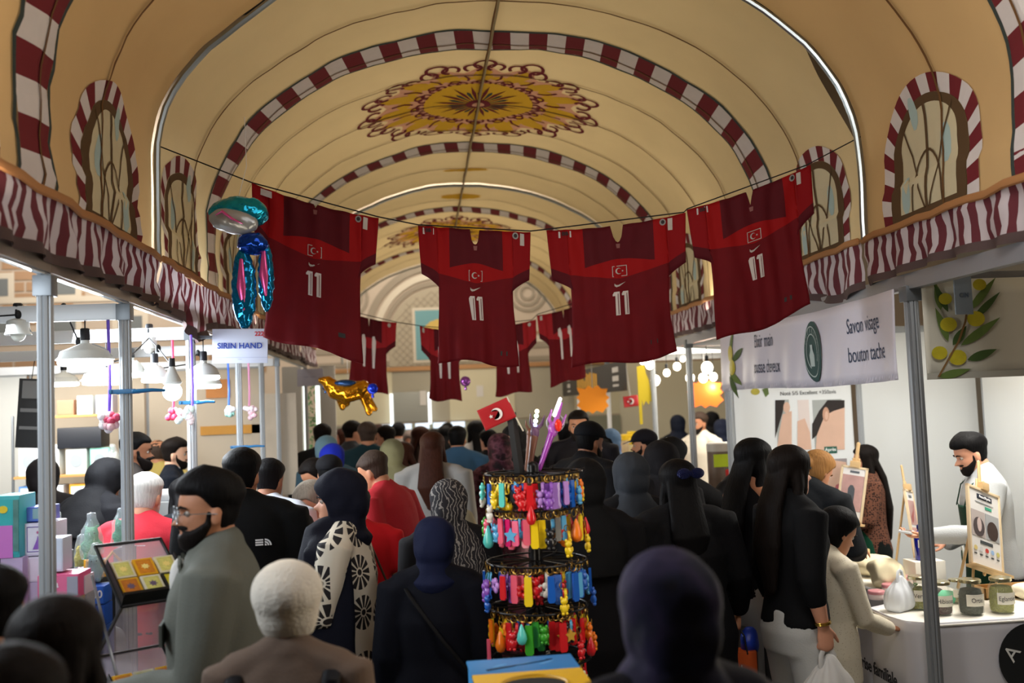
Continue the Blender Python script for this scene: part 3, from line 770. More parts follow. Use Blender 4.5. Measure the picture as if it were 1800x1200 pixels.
    if A.hair=='knit':
        def fn(th,z): return lerp(-.012,.026+.012*sst(z,.1,.2),sst(z-lerp(.12,.03,sst(abs(th)/pi,.3,.6)),-.01,.012))
        shell(fn,A.hijm,'knit_hat',lambda bm:ell(bm,Mh@V((0,-.02,.17)),(.104,.12,.086)),.009)
    if A.beard:
        def fb(th,z):
            x=abs(sin(th)*hrow(z)[2]); fr=cos(th)
            m=sst(lerp(.094,.066,sst(fr,.1,.75))-z,-.004,.012)*sst(fr,-.12,.12)
            m=max(m,sst(.132-z,0,.02)*sst(fr,-.02,.08)*sst(.34-fr,0,.14)*.85)
            if fr>.5:
                m=min(m,1-G(x,.019)*G(z-.0565,.0085)*1.25); 
                if z>.058: m=max(m,1.0*min(1,1.3*G(x,.036))*min(1,1.3*G(z-.0715,.0075)))
            return lerp(-.008,A.beard,max(0,min(1,m)))
        shell(fb,HAIR['dark'] if A.hairc!='white' else HM,'beard')
    if A.fine or A.vox<.0095:
        for sg in (-1,1):
            bm=BM(); c=Mh@V((sg*.031,.0690,.116)); ell(bm,c,(.0120*hk,)*3,14,10)
            q=(Mh.to_3x3()@V((0,1,0))).normalized(); eo=link('eye',bm,M('#a89c92',.3),root,smooth='all')
            bm=BM(); ell(bm,c+q*.0072*hk,(.0066,.0066,.0066),12,8); link('iris',bm,M('#1c120c',.15),eo)
            bm=BM(); tube(bm,[Mh@V((sg*.014,.096,.132)),Mh@V((sg*.032,.0935,.138)),Mh@V((sg*.050,.078,.134))],[.003,.0042,.0022],8,flat=(1,1)); link('eyebrow',bm,HAIR['dark'] if A.hairc not in('white','grey','blond') else HM,root)
    CTX.update(root=root,Mh=Mh,TL=TL,AR=AR,s=s,R=R,shp=shp)
    return root
CTX={}
def wpos(local):
    """world position of a point in the last person's local frame"""
    r=CTX['root']; return Matrix.LocRotScale(r.location,r.rotation_euler,r.scale)@V(local)
def glasses(h='#9aa0a4',rim=.0016):
    Mh=CTX['Mh']; r=CTX['root']; bm=BM(); m3=Mh.to_3x3().normalized()@Matrix.Rotation(pi/2,3,'X')
    for sg in (-1,1):
        torus(bm,Mh@V((sg*.034,.104,.112)),.024,rim,m3,20,6); tube(bm,[Mh@V((sg*.058,.102,.116)),Mh@V((sg*.079,.03,.116)),Mh@V((sg*.083,-.012,.112))],[rim]*3,6)
    tube(bm,[Mh@V((-.011,.106,.116)),Mh@V((.011,.106,.116))],[rim]*2,6)
    g=link('glasses',bm,M(h,.3,.7),r)
    for sg in (-1,1):
        bm=BM(); c=Mh@V((sg*.034,.104,.112)); bm2=[c+m3@V((.023*cos(2*pi*k/18),.023*sin(2*pi*k/18),0)) for k in range(18)]; poly(bm,bm2); link('lens',bm,glass('#cfd8e0',.02,.75),g)
def strap(pts,r,h,nm='bag_strap',flat=(1,.35)):
    bm=BM(); tube(bm,pts,r,10,flat=flat); return link(nm,bm,cloth(h,.6),CTX['root'])
# ---- patterned cloths ----
def nodes_mat(name,base,build,rough=.85):
    m=bpy.data.materials.new(name); m.use_nodes=True; nt=m.node_tree; b=nt.nodes['Principled BSDF']; b.inputs['Roughness'].default_value=rough; b.inputs['Specular IOR Level'].default_value=.25
    tc=nt.nodes.new('ShaderNodeTexCoord'); out=build(nt,tc); nt.links.new(out,b.inputs['Base Color']); return m
def mth(nt,op,a,b=None,c=None):
    n=nt.nodes.new('ShaderNodeMath'); n.operation=op
    for i,v in enumerate((a,b,c)):
        if v is None: continue
        if isinstance(v,(int,float)): n.inputs[i].default_value=v
        else: nt.links.new(v,n.inputs[i])
    return n.outputs[0]
def mixc(nt,f,a,b):
    n=nt.nodes.new('ShaderNodeMix'); n.data_type='RGBA'
    for i,v in ((0,f),(6,a),(7,b)):
        if isinstance(v,tuple): n.inputs[i].default_value=v
        elif isinstance(v,(int,float)): n.inputs[i].default_value=v
        else: nt.links.new(v,n.inputs[i])
    return n.outputs[2]
def daisy(nt,tc):
    """cream cloth with large dark daisies, black bands at the hem"""
    sp=nt.nodes.new('ShaderNodeSeparateXYZ'); nt.links.new(tc.outputs['Object'],sp.inputs[0])
    a=mth(nt,'ARCTAN2',sp.outputs['Y'],sp.outputs['X']); u=mth(nt,'MULTIPLY',a,.9*1.0); z=sp.outputs['Z']
    cb=nt.nodes.new('ShaderNodeCombineXYZ'); nt.links.new(mth(nt,'MULTIPLY',u,.22),cb.inputs[0]); nt.links.new(z,cb.inputs[1])
    v=nt.nodes.new('ShaderNodeTexVoronoi'); v.voronoi_dimensions='2D'; v.inputs['Scale'].default_value=5.6; v.inputs['Randomness'].default_value=.45
    nt.links.new(cb.outputs[0],v.inputs['Vector'])
    sc=nt.nodes.new('ShaderNodeVectorMath'); sc.operation='SUBTRACT'; nt.links.new(cb.outputs[0],sc.inputs[0]); nt.links.new(v.outputs['Position'],sc.inputs[1])
    s2=nt.nodes.new('ShaderNodeSeparateXYZ'); nt.links.new(sc.outputs[0],s2.inputs[0])
    an=mth(nt,'ARCTAN2',s2.outputs['Y'],s2.outputs['X']); pet=mth(nt,'ABSOLUTE',mth(nt,'COSINE',mth(nt,'MULTIPLY',an,6)))
    r=v.outputs['Distance']
    inr=mth(nt,'MULTIPLY',mth(nt,'GREATER_THAN',pet,.5),mth(nt,'MULTIPLY',mth(nt,'LESS_THAN',r,.40),mth(nt,'GREATER_THAN',r,.11)))
    dot=mth(nt,'MULTIPLY',mth(nt,'LESS_THAN',r,.07),1.0); f=mth(nt,'MAXIMUM',inr,dot)
    col=mixc(nt,f,srgb('#cfc6b4'),srgb('#231f20'))
    # hem bands
    w=mth(nt,'SINE',mth(nt,'MULTIPLY',z,170)); hb=mth(nt,'MULTIPLY',mth(nt,'LESS_THAN',z,.80),mth(nt,'GREATER_THAN',w,.0))
    col=mixc(nt,mth(nt,'LESS_THAN',z,.80),col,srgb('#cfc6b4')); col=mixc(nt,hb,col,srgb('#2b2324'))
    zz=mth(nt,'MULTIPLY',mth(nt,'LESS_THAN',mth(nt,'ABSOLUTE',mth(nt,'SUBTRACT',z,.74)),.012),1.0); return mixc(nt,zz,col,srgb('#7a5236'))
def spots(base,dot,scale,rad,rnd=.3):
    def b(nt,tc):
        v=nt.nodes.new('ShaderNodeTexVoronoi'); v.inputs['Scale'].default_value=scale; v.inputs['Randomness'].default_value=rnd
        nt.links.new(tc.outputs['Object'],v.inputs['Vector']); return mixc(nt,mth(nt,'LESS_THAN',v.outputs['Distance'],rad),srgb(base),srgb(dot))
    return b
def blotch(cols,scale=5,det=3):
    def b(nt,tc):
        n=nt.nodes.new('ShaderNodeTexNoise'); n.inputs['Scale'].default_value=scale; n.inputs['Detail'].default_value=det; nt.links.new(tc.outputs['Object'],n.inputs['Vector'])
        r=nt.nodes.new('ShaderNodeValToRGB'); e=r.color_ramp.elements; e[0].position=.36; e[0].color=srgb(cols[0]); e[1].position=.64; e[1].color=srgb(cols[-1])
        for i,c in enumerate(cols[1:-1]): q=e.new(.36+.28*(i+1)/(len(cols)-1)); q.color=srgb(c)
        nt.links.new(n.outputs['Fac'],r.inputs[0]); return r.outputs[0]
    return b
def wavy(a,b_,scale=9,dist=9):
    def b(nt,tc):
        w=nt.nodes.new('ShaderNodeTexWave'); w.inputs['Scale'].default_value=scale; w.inputs['Distortion'].default_value=dist; w.inputs['Detail'].default_value=3; nt.links.new(tc.outputs['Object'],w.inputs['Vector'])
        return mixc(nt,mth(nt,'GREATER_THAN',w.outputs['Fac'],.82),srgb(a),srgb(b_))
    return b
DAISY=nodes_mat('daisy_print_cloth',None,daisy)
DOTSKIRT=nodes_mat('dotted_skirt_cloth',None,spots('#d9d0c2','#2e2622',38,.26))
RAIN=nodes_mat('speckled_raincoat_cloth',None,spots('#d8cfb9','#b3a68c',70,.18,.9),.6)
NAVYP=nodes_mat('blotched_navy_scarf',None,blotch(['#0b0a12','#171a33','#2a2545','#10152c'],5))
GREYP=nodes_mat('patterned_grey_scarf',None,wavy('#242226','#7d7874',16,14))
BURG=nodes_mat('burgundy_print_scarf',None,blotch(['#14080d','#38141f','#57303b','#1d0a10'],14,4))
KNIT=M('#cfc9bd',.95,bump=.35,bscale=110,mott=.08)
# ---- nearest row, backs of heads at the lower edge ----
mk(95,1042,1.95,0,'person with dark brown hair at the lower left corner, seen from behind',topc='#0c0b0d',hair='long',hairc='dark',fem=True,vox=.013,long_=.3)
mk(-18,985,2.45,-5,'person in black cut by the left edge, dark hair above the lower left corner',topc='#08080a',hair='short',hairc='black',vox=.014)
mk(12,1122,1.5,4,'short person with brown hair and dark hood in the bottom left corner',topc='#1c1210',hair='short',hairc='dark',fem=True,vox=.013)
mk(503,986,2.7,-4,'person in a cream knit hat and taupe sweater, seen from behind',topc='#66564b',hair='knit',hijm=KNIT,fem=True,vox=.011,fat=1.05,skin='fair')
strap([CTX['TL'](p) for p in ((-.12,.13,1.20),(-.135,.08,1.42),(-.14,-.01,1.47),(-.14,-.10,1.42),(-.13,-.13,1.15))],.026,'#101014','backpack_strap')
strap([CTX['TL'](p) for p in ((.12,.13,1.20),(.135,.08,1.42),(.14,-.01,1.47),(.14,-.10,1.42),(.13,-.13,1.15))],.026,'#101014','backpack_strap')
mk(1168,960,1.85,6,'person in a blotched navy headscarf, large and close at the bottom right of centre',topc='#0c0c18',top='robe',hair='hijab',hijm=NAVYP,fem=True,vox=.012,fat=1.1)
# bearded man
mk(372,812,3.2,97,'bearded man with quiff, round glasses and grey green overshirt, in profile',fine=True,vox=.0062,topc='#5d5f58',top='jacket',hair='fade',hairc='black',crown=.014,beard=.010,skin='tan',hy=14,
   arms=(((-.25,.04,1.14),(-.13,.27,1.10),(.6,.7,.2),.7),'down'),hemz=.78,botc='#23262c')
glasses('#7d8488',.0014)
bm=BM(); ell(bm,CTX['TL']((.02,.108,1.395)),(.05,.03,.07)); link('undershirt',remesh(bm,.01,1),cloth('#c9c7c2'),CTX['root'],smooth='all')
bm=BM()
for sg in (-1,1): prism(bm,[(0,0),(.055,-.02),(.075,-.10),(.03,-.07)],0,.008,M4=Matrix.Translation(CTX['TL']((sg*.035,.105,1.475)))@Matrix.Diagonal((sg,1,1,1))@Matrix.Rotation(radians(78),4,'X'))
link('collar',bm,cloth('#55574f'),CTX['root'],smooth=False)
bm=BM(); box(bm,(-.06,-.004,-.03),(.06,.004,.03),M4=Matrix.Translation((-.10,.143,1.27))); link('pocket_flap',bm,cloth('#53554e'),CTX['root'],smooth=False)
# woman in daisy print
mk(598,820,4.3,82,'woman in a navy headscarf and cream dress with black daisy print, in profile',fine=True,vox=.0068,fem=True,top='dress',topm=DAISY,hemz=.60,hair='hijab',hijc='#0d0f1e',skin='fair',drape=False,hy=6,arms=('front','front'),bot='skirt',botc='#0f1626',fat=1.12,shoulder=1.1)
bm=BM(); tube(bm,[CTX['TL'](p) for p in ((-.10,.02,1.47),(-.19,.03,1.40),(-.215,.02,1.2),(-.225,.01,1.0),(-.225,.0,.86))],[.08,.10,.105,.10,.10],18,flat=(.28,1),up=(1,0,0))
tube(bm,[CTX['TL'](p) for p in ((0,.0,1.50),(-.06,.09,1.45),(-.14,.12,1.3),(-.17,.11,1.1))],[.07,.075,.06,.04],14)
me=remesh(bm,.011,3); wob(me,.006,(12,12,3)); link('scarf_tail',me,cloth('#0b0d1a',.8),CTX['root'],smooth='all')
strap([CTX['TL'](p) for p in ((.02,-.03,1.49),(.11,-.10,1.38),(.13,-.20,1.12),(.12,-.24,1.0))],.014,'#3a2a20')
bm=BM(); tube(bm,[CTX['TL'](p) for p in ((.10,-.27,1.18),(.10,-.30,1.0),(.10,-.28,.82))],[.10,.14,.12],16,flat=(1,.6)); link('shoulder_bag',remesh(bm,.012,3),cloth('#0a0b0f',.5),CTX['root'],smooth='all')
mk(762,905,4.05,-6,'woman in a navy headscarf and long dark coat with a cross strap, from behind',fem=True,top='robe',topc='#0b0e19',hair='hijab',hijc='#131a38',vox=.011,drape=False,shoulder=1.02,fat=1.12,lean=3,hp=8)
strap([CTX['TL'](p) for p in ((-.16,-.02,1.47),(-.10,-.125,1.40),(.05,-.165,1.2),(.19,-.13,1.02))],.009,'#07070a')
mk(786,840,4.75,10,'woman in a dark headscarf with pale scrollwork, behind the navy scarfed woman',fem=True,top='robe',topc='#131215',hair='hijab',hijm=GREYP,vox=.012)
mk(424,782,4.72,8,'man in a black jacket with a small white shoulder emblem, from behind',vox=.011,topc='#08090b',top='jacket',hair='short',hairc='black',hy=-18,shoulder=1.05,crown=.008,fat=1.05,lean=5,skin='tan')
# white half-dome emblem on the right shoulder blade
_e=frame(CTX['TL']((.105,-.150,1.30)),(1,0,0.0),(0,0.05,1)); bm=BM()
for r0,r1 in ((.0,.009),(.012,.019),(.022,.029)):
    n=10; a=[(-.006+r0*cos(pi/2*k/n)*1.0,r0*sin(pi/2*k/n)) for k in range(n+1)]; b=[(-.006+r1*cos(pi/2*k/n),r1*sin(pi/2*k/n)) for k in range(n+1)]
    for k in range(n): poly(bm,[_e@V((x,y,.0)) for x,y in (a[k],b[k],b[k+1],a[k+1])] if r0 else [_e@V((x,y,0)) for x,y in ((-.006,0),b[k],b[k+1])])
for y in (.001,.011,.021): poly(bm,[_e@V((x,yy,0)) for x,yy in ((-.045,y),(-.012,y),(-.012,y+.007),(-.045,y+.007))])
link('emblem',bm,M('#d9d9d9',.7),CTX['root'],smooth=False)
mk(524,898,4.98,15,'person with long dark hair just right of the black jacket, from behind',fem=True,hair='long',topc='#0b0a0c',vox=.013,hairc='black')
mk(531,847,5.7,150,'older woman with grey hair and glasses bending over, dotted white top',fem=True,hair='bun',hairc='grey',topm=nodes_mat('dotted_blouse',None,spots('#c9c6c0','#b06a6a',60,.2)),vox=.009,fine=True,lean=14,hp=22,hy=-30,skin='fair',h=1); glasses('#b89a6a',.0012)
mk(541,806,7.0,120,'young woman with dark hair looking down, just left of the navy headscarf',fem=True,hair='bun',hairc='dark',topc='#40302f',vox=.013,lean=6,hp=20,skin='tan',hy=-10)
mk(578,797,6.4,0,'person in a black cap showing just above the navy headscarf',hair='cap',topc='#101014',vox=.014)
mk(583,778,7.7,0,'person in a bright blue headscarf above the black cap',fem=True,hair='hijab',hijc='#16259a',topc='#14161d',vox=.016)
mk(646,793,5.9,62,'man with shaved hair in a red t-shirt, hands clasped behind his back',hair='fade',hairc='stub',topc='#a3252d',sleeve='short',arms=('behind','behind'),lean=15,hp=14,vox=.009,fine=True,skin='tan',botc='#20242c',hemz=.86,crown=-.01)
mk(626,852,5.38,20,'person in a bright red top half hidden behind the navy headscarf',hair='short',topc='#c0181f',vox=.014,sleeve='short',skin='tan')
mk(688,770,8.0,5,'person in an olive headscarf and olive coat in the middle distance',fem=True,hair='hijab',hijc='#5c5b45',topc='#5b5c49',top='jacket',vox=.016,shoulder=1.15)
mk(708,775,8.9,100,'woman with long brown hair and pale face in profile, beside the olive scarf',fem=True,hair='long',hairc='brown',topc='#4a4b3a',vox=.012,skin='pale',hy=0)
mk(759,757,7.3,-8,'woman with shoulder length brown hair in a long light grey coat, from behind',fem=True,hair='long',hairc='brown',long_=.28,topc='#8d8a86',top='dress',hemz=.45,vox=.013,fat=1.15,shoulder=1.15,arms=('bent','down'))
strap([CTX['TL'](p) for p in ((-.13,-.04,1.47),(-.02,-.155,1.36),(.12,-.17,1.15),(.20,-.12,1.0))],.010,'#2a211d')
bm=BM(); tube(bm,[CTX['TL'](p) for p in ((.2,-.1,1.12),(.22,-.1,.98),(.22,-.1,.86))],[.09,.12,.11],14,flat=(1,.6)); link('shoulder_bag',remesh(bm,.014,2),cloth('#8a8069'),CTX['root'],smooth='all')
mk(803,746,9.0,-10,'person in a blue denim jacket with a brown shoulder bag',hair='short',topc='#31506b',top='jacket',vox=.016,fat=1.1)
bm=BM(); tube(bm,[CTX['TL'](p) for p in ((.17,-.15,1.25),(.19,-.17,1.05),(.18,-.15,.85))],[.1,.14,.12],14,flat=(1,.5)); link('shoulder_bag',remesh(bm,.014,2),cloth('#6b4238',.5),CTX['root'],smooth='all')
mk(877,760,7.6,10,'woman in a burgundy floral headscarf and matching wrap, from behind',fem=True,hair='hijab',hijm=BURG,top='robe',topm=BURG,vox=.014)
mk(903,745,8.2,150,'young woman in a black headscarf facing the aisle, left of the flag pole',fem=True,hair='hijab',hijc='#0c0b0d',topc='#0c0c0f',vox=.012,skin='pale')
# far crowd
FAR=[(566,742,9.6,0,'#23252b','short','dark','man with dark hair near the lit green doorway, far left of the crowd'),(573,764,8.6,5,'#2f4652','hijab','#5b7783','person in a grey blue headscarf in front of the lit doorway'),
 (618,737,10.5,-60,'#3c3f45','fade','dark','man with cropped hair turned right, below the gold balloon legs'),(645,739,9.4,4,'#132c33','fade','stub','broad man in a dark teal jacket below the gold balloon'),
 (678,745,9.9,60,'#4c4e3e','short','dark','man with dark hair in an olive shirt turned left'),(700,741,12.9,20,'#8a8580','cap','dark','person in a dark cap far down the aisle before the doorway'),
 (738,748,11.0,-70,'#3d3230','long','brown','brown haired person raising a hand in the far crowd'),(762,752,13.3,180,'#7d6150','short','dark','man facing the camera behind the brown haired woman'),
 (781,747,12.3,10,'#0f1013','long','black','dark haired woman in black right of the brown haired woman'),(786,741,14.4,-20,'#26262c','short','black','dark haired man at the very back, left of the blue denim jacket'),
 (836,738,10.6,20,'#c6c3c0','long','black','curly dark haired woman in a white top below the flag'),(722,755,12.0,160,'#5a2e30','hijab','#7d6f68','person in a beige headscarf facing the camera, far back'),
 (664,744,11.6,-30,'#5c5f66','short','brown','brown haired man at the back between the teal and olive backs'),(600,752,12.4,120,'#2d2f36','long','brown','woman with brown hair beside the lit doorway'),(858,752,9.6,30,'#141317','short','black','person with black hair under the hand flag')]
for px,ty,Y,fc,tc_,hr,hc,lb in FAR:
    mk(px,ty,Y,fc,lb,topc=tc_,hair=hr,vox=.018,hairc=hc if hr!='hijab' else 'black',hijc=hc if hr=='hijab' else '#111111',fem=hr in('long','hijab'),skin='tan' if px%2 else 'fair',shoulder=1.05)
# centre right
mk(1016,718,8.2,165,'tall bearded man in a dark shirt facing the camera, under the gold lettered sign',hair='short',hairc='dark',beard=.008,topc='#17151a',vox=.011,fine=True,skin='tan',shoulder=1.1)
mk(1037,738,6.3,-58,'man in a black cap and black jacket, head turned right',hair='cap',capc='#0c0d12',topc='#0b0b0e',top='jacket',vox=.011,skin='brown',hp=8,fat=1.1,shoulder=1.12,beard=.006)
mk(1133,752,7.6,70,'bearded man in a dark cap and grey hooded jacket, looking left',hair='cap',capc='#15131a',topc='#77767a',top='hoodie',vox=.011,skin='tan',beard=.010,fine=True)
mk(1178,766,6.45,-72,'woman in a black headscarf reaching an arm out to the lit stall',fem=True,hair='hijab',hijc='#0b0a0c',top='robe',topc='#0b0a0c',vox=.010,fine=True,skin='fair',
   arms=('down',((.20,.22,1.30),(.10,.46,1.44),(0,1,.35),.5)))
mk(1160,772,5.65,20,'woman in a black headscarf just left of the reaching woman',fem=True,hair='hijab',hijc='#121013',top='robe',topc='#0c0b0e',vox=.014)
mk(1106,793,5.0,4,'woman in a slate grey headscarf and dark shawl, from behind',fem=True,hair='hijab',hijc='#32363c',top='robe',topc='#101013',vox=.010,fat=1.1)
mk(1026,803,4.42,-3,'woman fully in black headscarf and gown beside the keychain stand',fem=True,hair='hijab',hijc='#08080a',top='robe',topc='#09080b',vox=.011)
mk(1190,805,4.55,5,'woman with long black hair and a sparkling bow, in a wide black coat',fem=True,hair='long',hairc='black',top='jacket',topc='#0b0b0e',vox=.0095,shoulder=1.1,fat=1.28,hemz=.5,long_=.24,arms=('down',((.27,-.03,1.17),(.30,.08,.985),(0,.1,-1),1.1)))
R_BOW=wpos(CTX['Mh']@V((.03,-.11,.18))); R_W1=wpos(CTX['AR'][1][1]+V((0,.01,-.1)))
bm=BM(); 
for sg in (-1,1): ell(bm,CTX['Mh']@V((.03+sg*.035,-.115,.185)),(.036,.014,.026))
ell(bm,CTX['Mh']@V((.03,-.12,.185)),(.012,.014,.014)); link('hair_bow',bm,M('#232a5a',.2,.6,bump=1,bscale=200),CTX['root'])
mk(1322,768,5.0,-72,'woman with long black hair, bare arms and pale jeans, from behind',fem=True,hair='long',hairc='black',sleeve='none',topc='#0e0d10',bot='trousers',botc='#a6a7a4',vox=.0078,skin='tan',long_=.36,hemz=.93,arms=('down',((.20,-.05,1.16),(.20,.0,.95),(0,.1,-1),1.0)),lean=3,hy=0,fat=.92,shoulder=.92)
R_W2=wpos(CTX['AR'][1][1]+V((0,.01,-.1)))
mk(1384,780,4.42,-76,'woman with long dark hair in a black cropped jacket and white jeans',fem=True,hair='long',hairc='dark',topc='#0b0c0f',top='shirt',sleeve='three',botc='#b4b5b2',vox=.0078,skin='fair',long_=.40,hemz=.93,arms=('down',((.20,-.05,1.15),(.20,.0,.945),(0,.1,-1),1.0)),hy=0,fat=.95,shoulder=.92)
e,w,d,c=CTX['AR'][1]
for q in (.0,.012): 
    bm=BM(); torus(bm,w.lerp(e,.06+q*3),.034,.0035,Matrix.Rotation(radians(8),3,'X'),20,8); link('bracelet',bm,M('#b08d3c',.25,1),CTX['root'])
R_W3=wpos(w+V((0,.012,-.105)))
mk(1447,792,5.5,-52,'woman with tied blond streaked hair in a dark leather jacket, looking down',fem=True,hair='bun',hairc='blond',topc='#15181c',top='jacket',botc='#1d2c3f',vox=.008,fine=True,skin='tan',lean=7,hp=26,hy=-12,arms=('front','front'))
mk(1484,890,4.7,-78,'girl with a black ponytail in a cream speckled raincoat and dotted skirt',fem=True,hair='tail',hairc='black',topm=RAIN,top='hoodie',bot='skirt',botm=DOTSKIRT,vox=.0085,fine=True,skin='tan',child=True,hemz=.74,hp=24,lean=2,fat=1.1,
   arms=(((-.2,.10,1.12),(-.09,.33,1.02),(.1,1,-.1),.6),((.21,.10,1.12),(.11,.34,1.02),(-.1,1,-.1),.6)))
LACE=nodes_mat('brown_lace',None,spots('#6b4434','#1c1210',60,.40,.6))
mk(1521,780,6.95,75,'stall woman with long dark hair, brown lace sleeves and a green apron',fem=True,hair='long',hairc='dark',topm=LACE,botc='#0c1210',vox=.0075,fine=True,skin='fair',long_=.5,hy=10,arms=('front','front'),hemz=.8)
def apron(h='#0f4631',emb=True):
    TL=CTX['TL']; r=CTX['root']; bm=BM(); 
    def row(z,w,y0): return [TL((w*sin(t),y0*cos(t)+.004,z)) if z>.8 else V((w*sin(t),y0*cos(t)+.004,z)) for t in [radians(-88+176*k/16) for k in range(17)]]
    rows=[row(.45,.215,.185),row(.8,.2,.165),row(1.0,.19,.152)]+[[TL((.115*(k-8)/8,.152-.02*((k-8)/8)**2,z)) for k in range(17)] for z in (1.08,1.2,1.32)]
    loft(bm,rows,closed=False,cap=False)
    me=evalmesh(bm,[('SOLIDIFY',dict(thickness=.004)),('SUBSURF',dict(levels=1))]); ap=link('apron',me,cloth(h,.7),r,smooth='all')
    for sg in (-1,1): 
        bm=BM(); tube(bm,[TL((sg*.10,.142,1.31)),TL((sg*.115,.10,1.42)),TL((sg*.085,.02,1.485)),TL((sg*.05,-.06,1.49)),TL((0,-.075,1.48))],.012,8,flat=(1,.3)); link('neck_strap',bm,cloth('#0b2f22',.7),ap)
    if emb:
        bm=BM(); F_=frame(TL((-.02,.176,1.03)),(-1,0,0),(0,0,1)); prism(bm,circ(0,0,.036,24,.05),-.002,.004,M4=F_); e_=link('emblem',bm,M('#d8dcd6',.6),ap)
        bm=BM(); prism(bm,circ(0,-.004,.014,14,.03),.003,.006,M4=F_); link('emblem_bottle',bm,cloth('#0f4631'),e_)
apron()
mk(1694,755,5.45,72,'bearded stall man in a grey sweatshirt and dark green apron, holding out a phone',hair='fade',hairc='black',crown=.016,beard=.007,topc='#a9acae',botc='#15161a',vox=.0062,fine=True,skin='fair',hp=14,lean=5,hy=6,
   arms=(((-.29,.10,1.17),(-.22,.40,1.15),(.1,1,.05),.35,(0,.1,1)),((.24,.02,1.14),(.16,.24,1.05),(-.2,1,0),.5)))
apron('#0e3a2a'); R_PH=wpos(CTX['AR'][0][1]+V((.02,.11,.022)))
mk(1229,722,10.6,118,'stall keeper in a white shirt behind the right orange paper burst',hair='fade',hairc='stub',beard=.006,topc='#d9d2c4',vox=.012,fine=True,skin='tan')
for px,ty,Y,fc,hc,lb in ((1190,728,12.5,0,'#161c2c','person in dark navy behind the white shirted stall keeper, on the left'),(1268,735,11.6,-30,'#20263a','person in a blue scarf right of the white shirted stall keeper'),(1250,722,13.5,20,'#101014','person in black at the back of the lamp bulb stall')):
    mk(px,ty,Y,fc,lb,fem=True,hair='hijab',hijc=hc,topc='#15161d',vox=.018)
mk(995,742,8.8,-20,'person with black hair left of the tall bearded man',hair='short',topc='#101013',vox=.016)
mk(1072,752,9.0,0,'person in a blue grey hat behind the capped man, at the food counter',hair='hijab',hijc='#4a617d',topc='#26303c',vox=.016,fem=True)
# inside the toy stall
mk(256,826,4.95,-14,'white haired man in a red polo shirt leaning over the toy table, from behind',hair='short',hairc='white',topc='#c22f3c',sleeve='short',vox=.0095,skin='fair',fat=1.08,shoulder=1.0,lean=10,botc='#161d2b',hemz=.8,
   arms=(((-.30,.05,1.08),(-.24,.22,.92),(.1,.5,-.8),.5),((.28,.10,1.1),(.16,.30,1.02),(-.2,1,0),.5)))
text('shirt_lettering','-----',.045,M('#f1e8e8',.7),CTX['root'],M4=frame(CTX['TL']((.07,-.158,1.37)),(1,0,0),(0,.25,1)))
mk(75,803,6.5,20,'woman in a black headscarf and gown inside the toy stall, left',fem=True,hair='hijab',hijc='#120e10',top='robe',topc='#120e10',vox=.012,shoulder=1.1)
mk(205,806,6.1,-30,'woman in a black gown bending over beside the bearded seller',fem=True,hair='hijab',hijc='#0d0d10',top='robe',topc='#0e0e12',vox=.012,lean=24,hp=20,fat=1.2)
mk(238,756,7.0,-75,'seller with a long dark beard and grey hooded sweater behind the first blue clamp',hair='short',hairc='black',beard=.022,topc='#4a4645',top='hoodie',vox=.011,fine=True,skin='brown',lean=6)
mk(305,765,8.0,-80,'young man with a short beard in a navy sweater over a white collar',hair='short',hairc='dark',beard=.007,topc='#0d141f',vox=.010,fine=True,skin='pale',crown=.012)
bm=BM(); tube(bm,[CTX['TL']((0,-.012,1.455)),CTX['TL']((0,-.0,1.495))],[.078,.066],18); link('collar',bm,cloth('#d5d8de'),CTX['root'])
mk(276,768,8.75,0,'bald man in a mustard shirt behind the navy sweater',hair='bald',hairc='stub',topc='#a79554',vox=.014,skin='tan')
mk(474,802,5.62,-20,'person in a white t-shirt leaning into the stall, right of the black jacket',hair='short',topc='#c3c8d2',sleeve='short',vox=.012,skin='brown',lean=12,shoulder=1.1)
mk(322,838,6.1,30,'person with dark wavy hair half hidden by the bearded man',hair='long',fem=True,topc='#14171b',vox=.013,hairc='black',long_=.25)
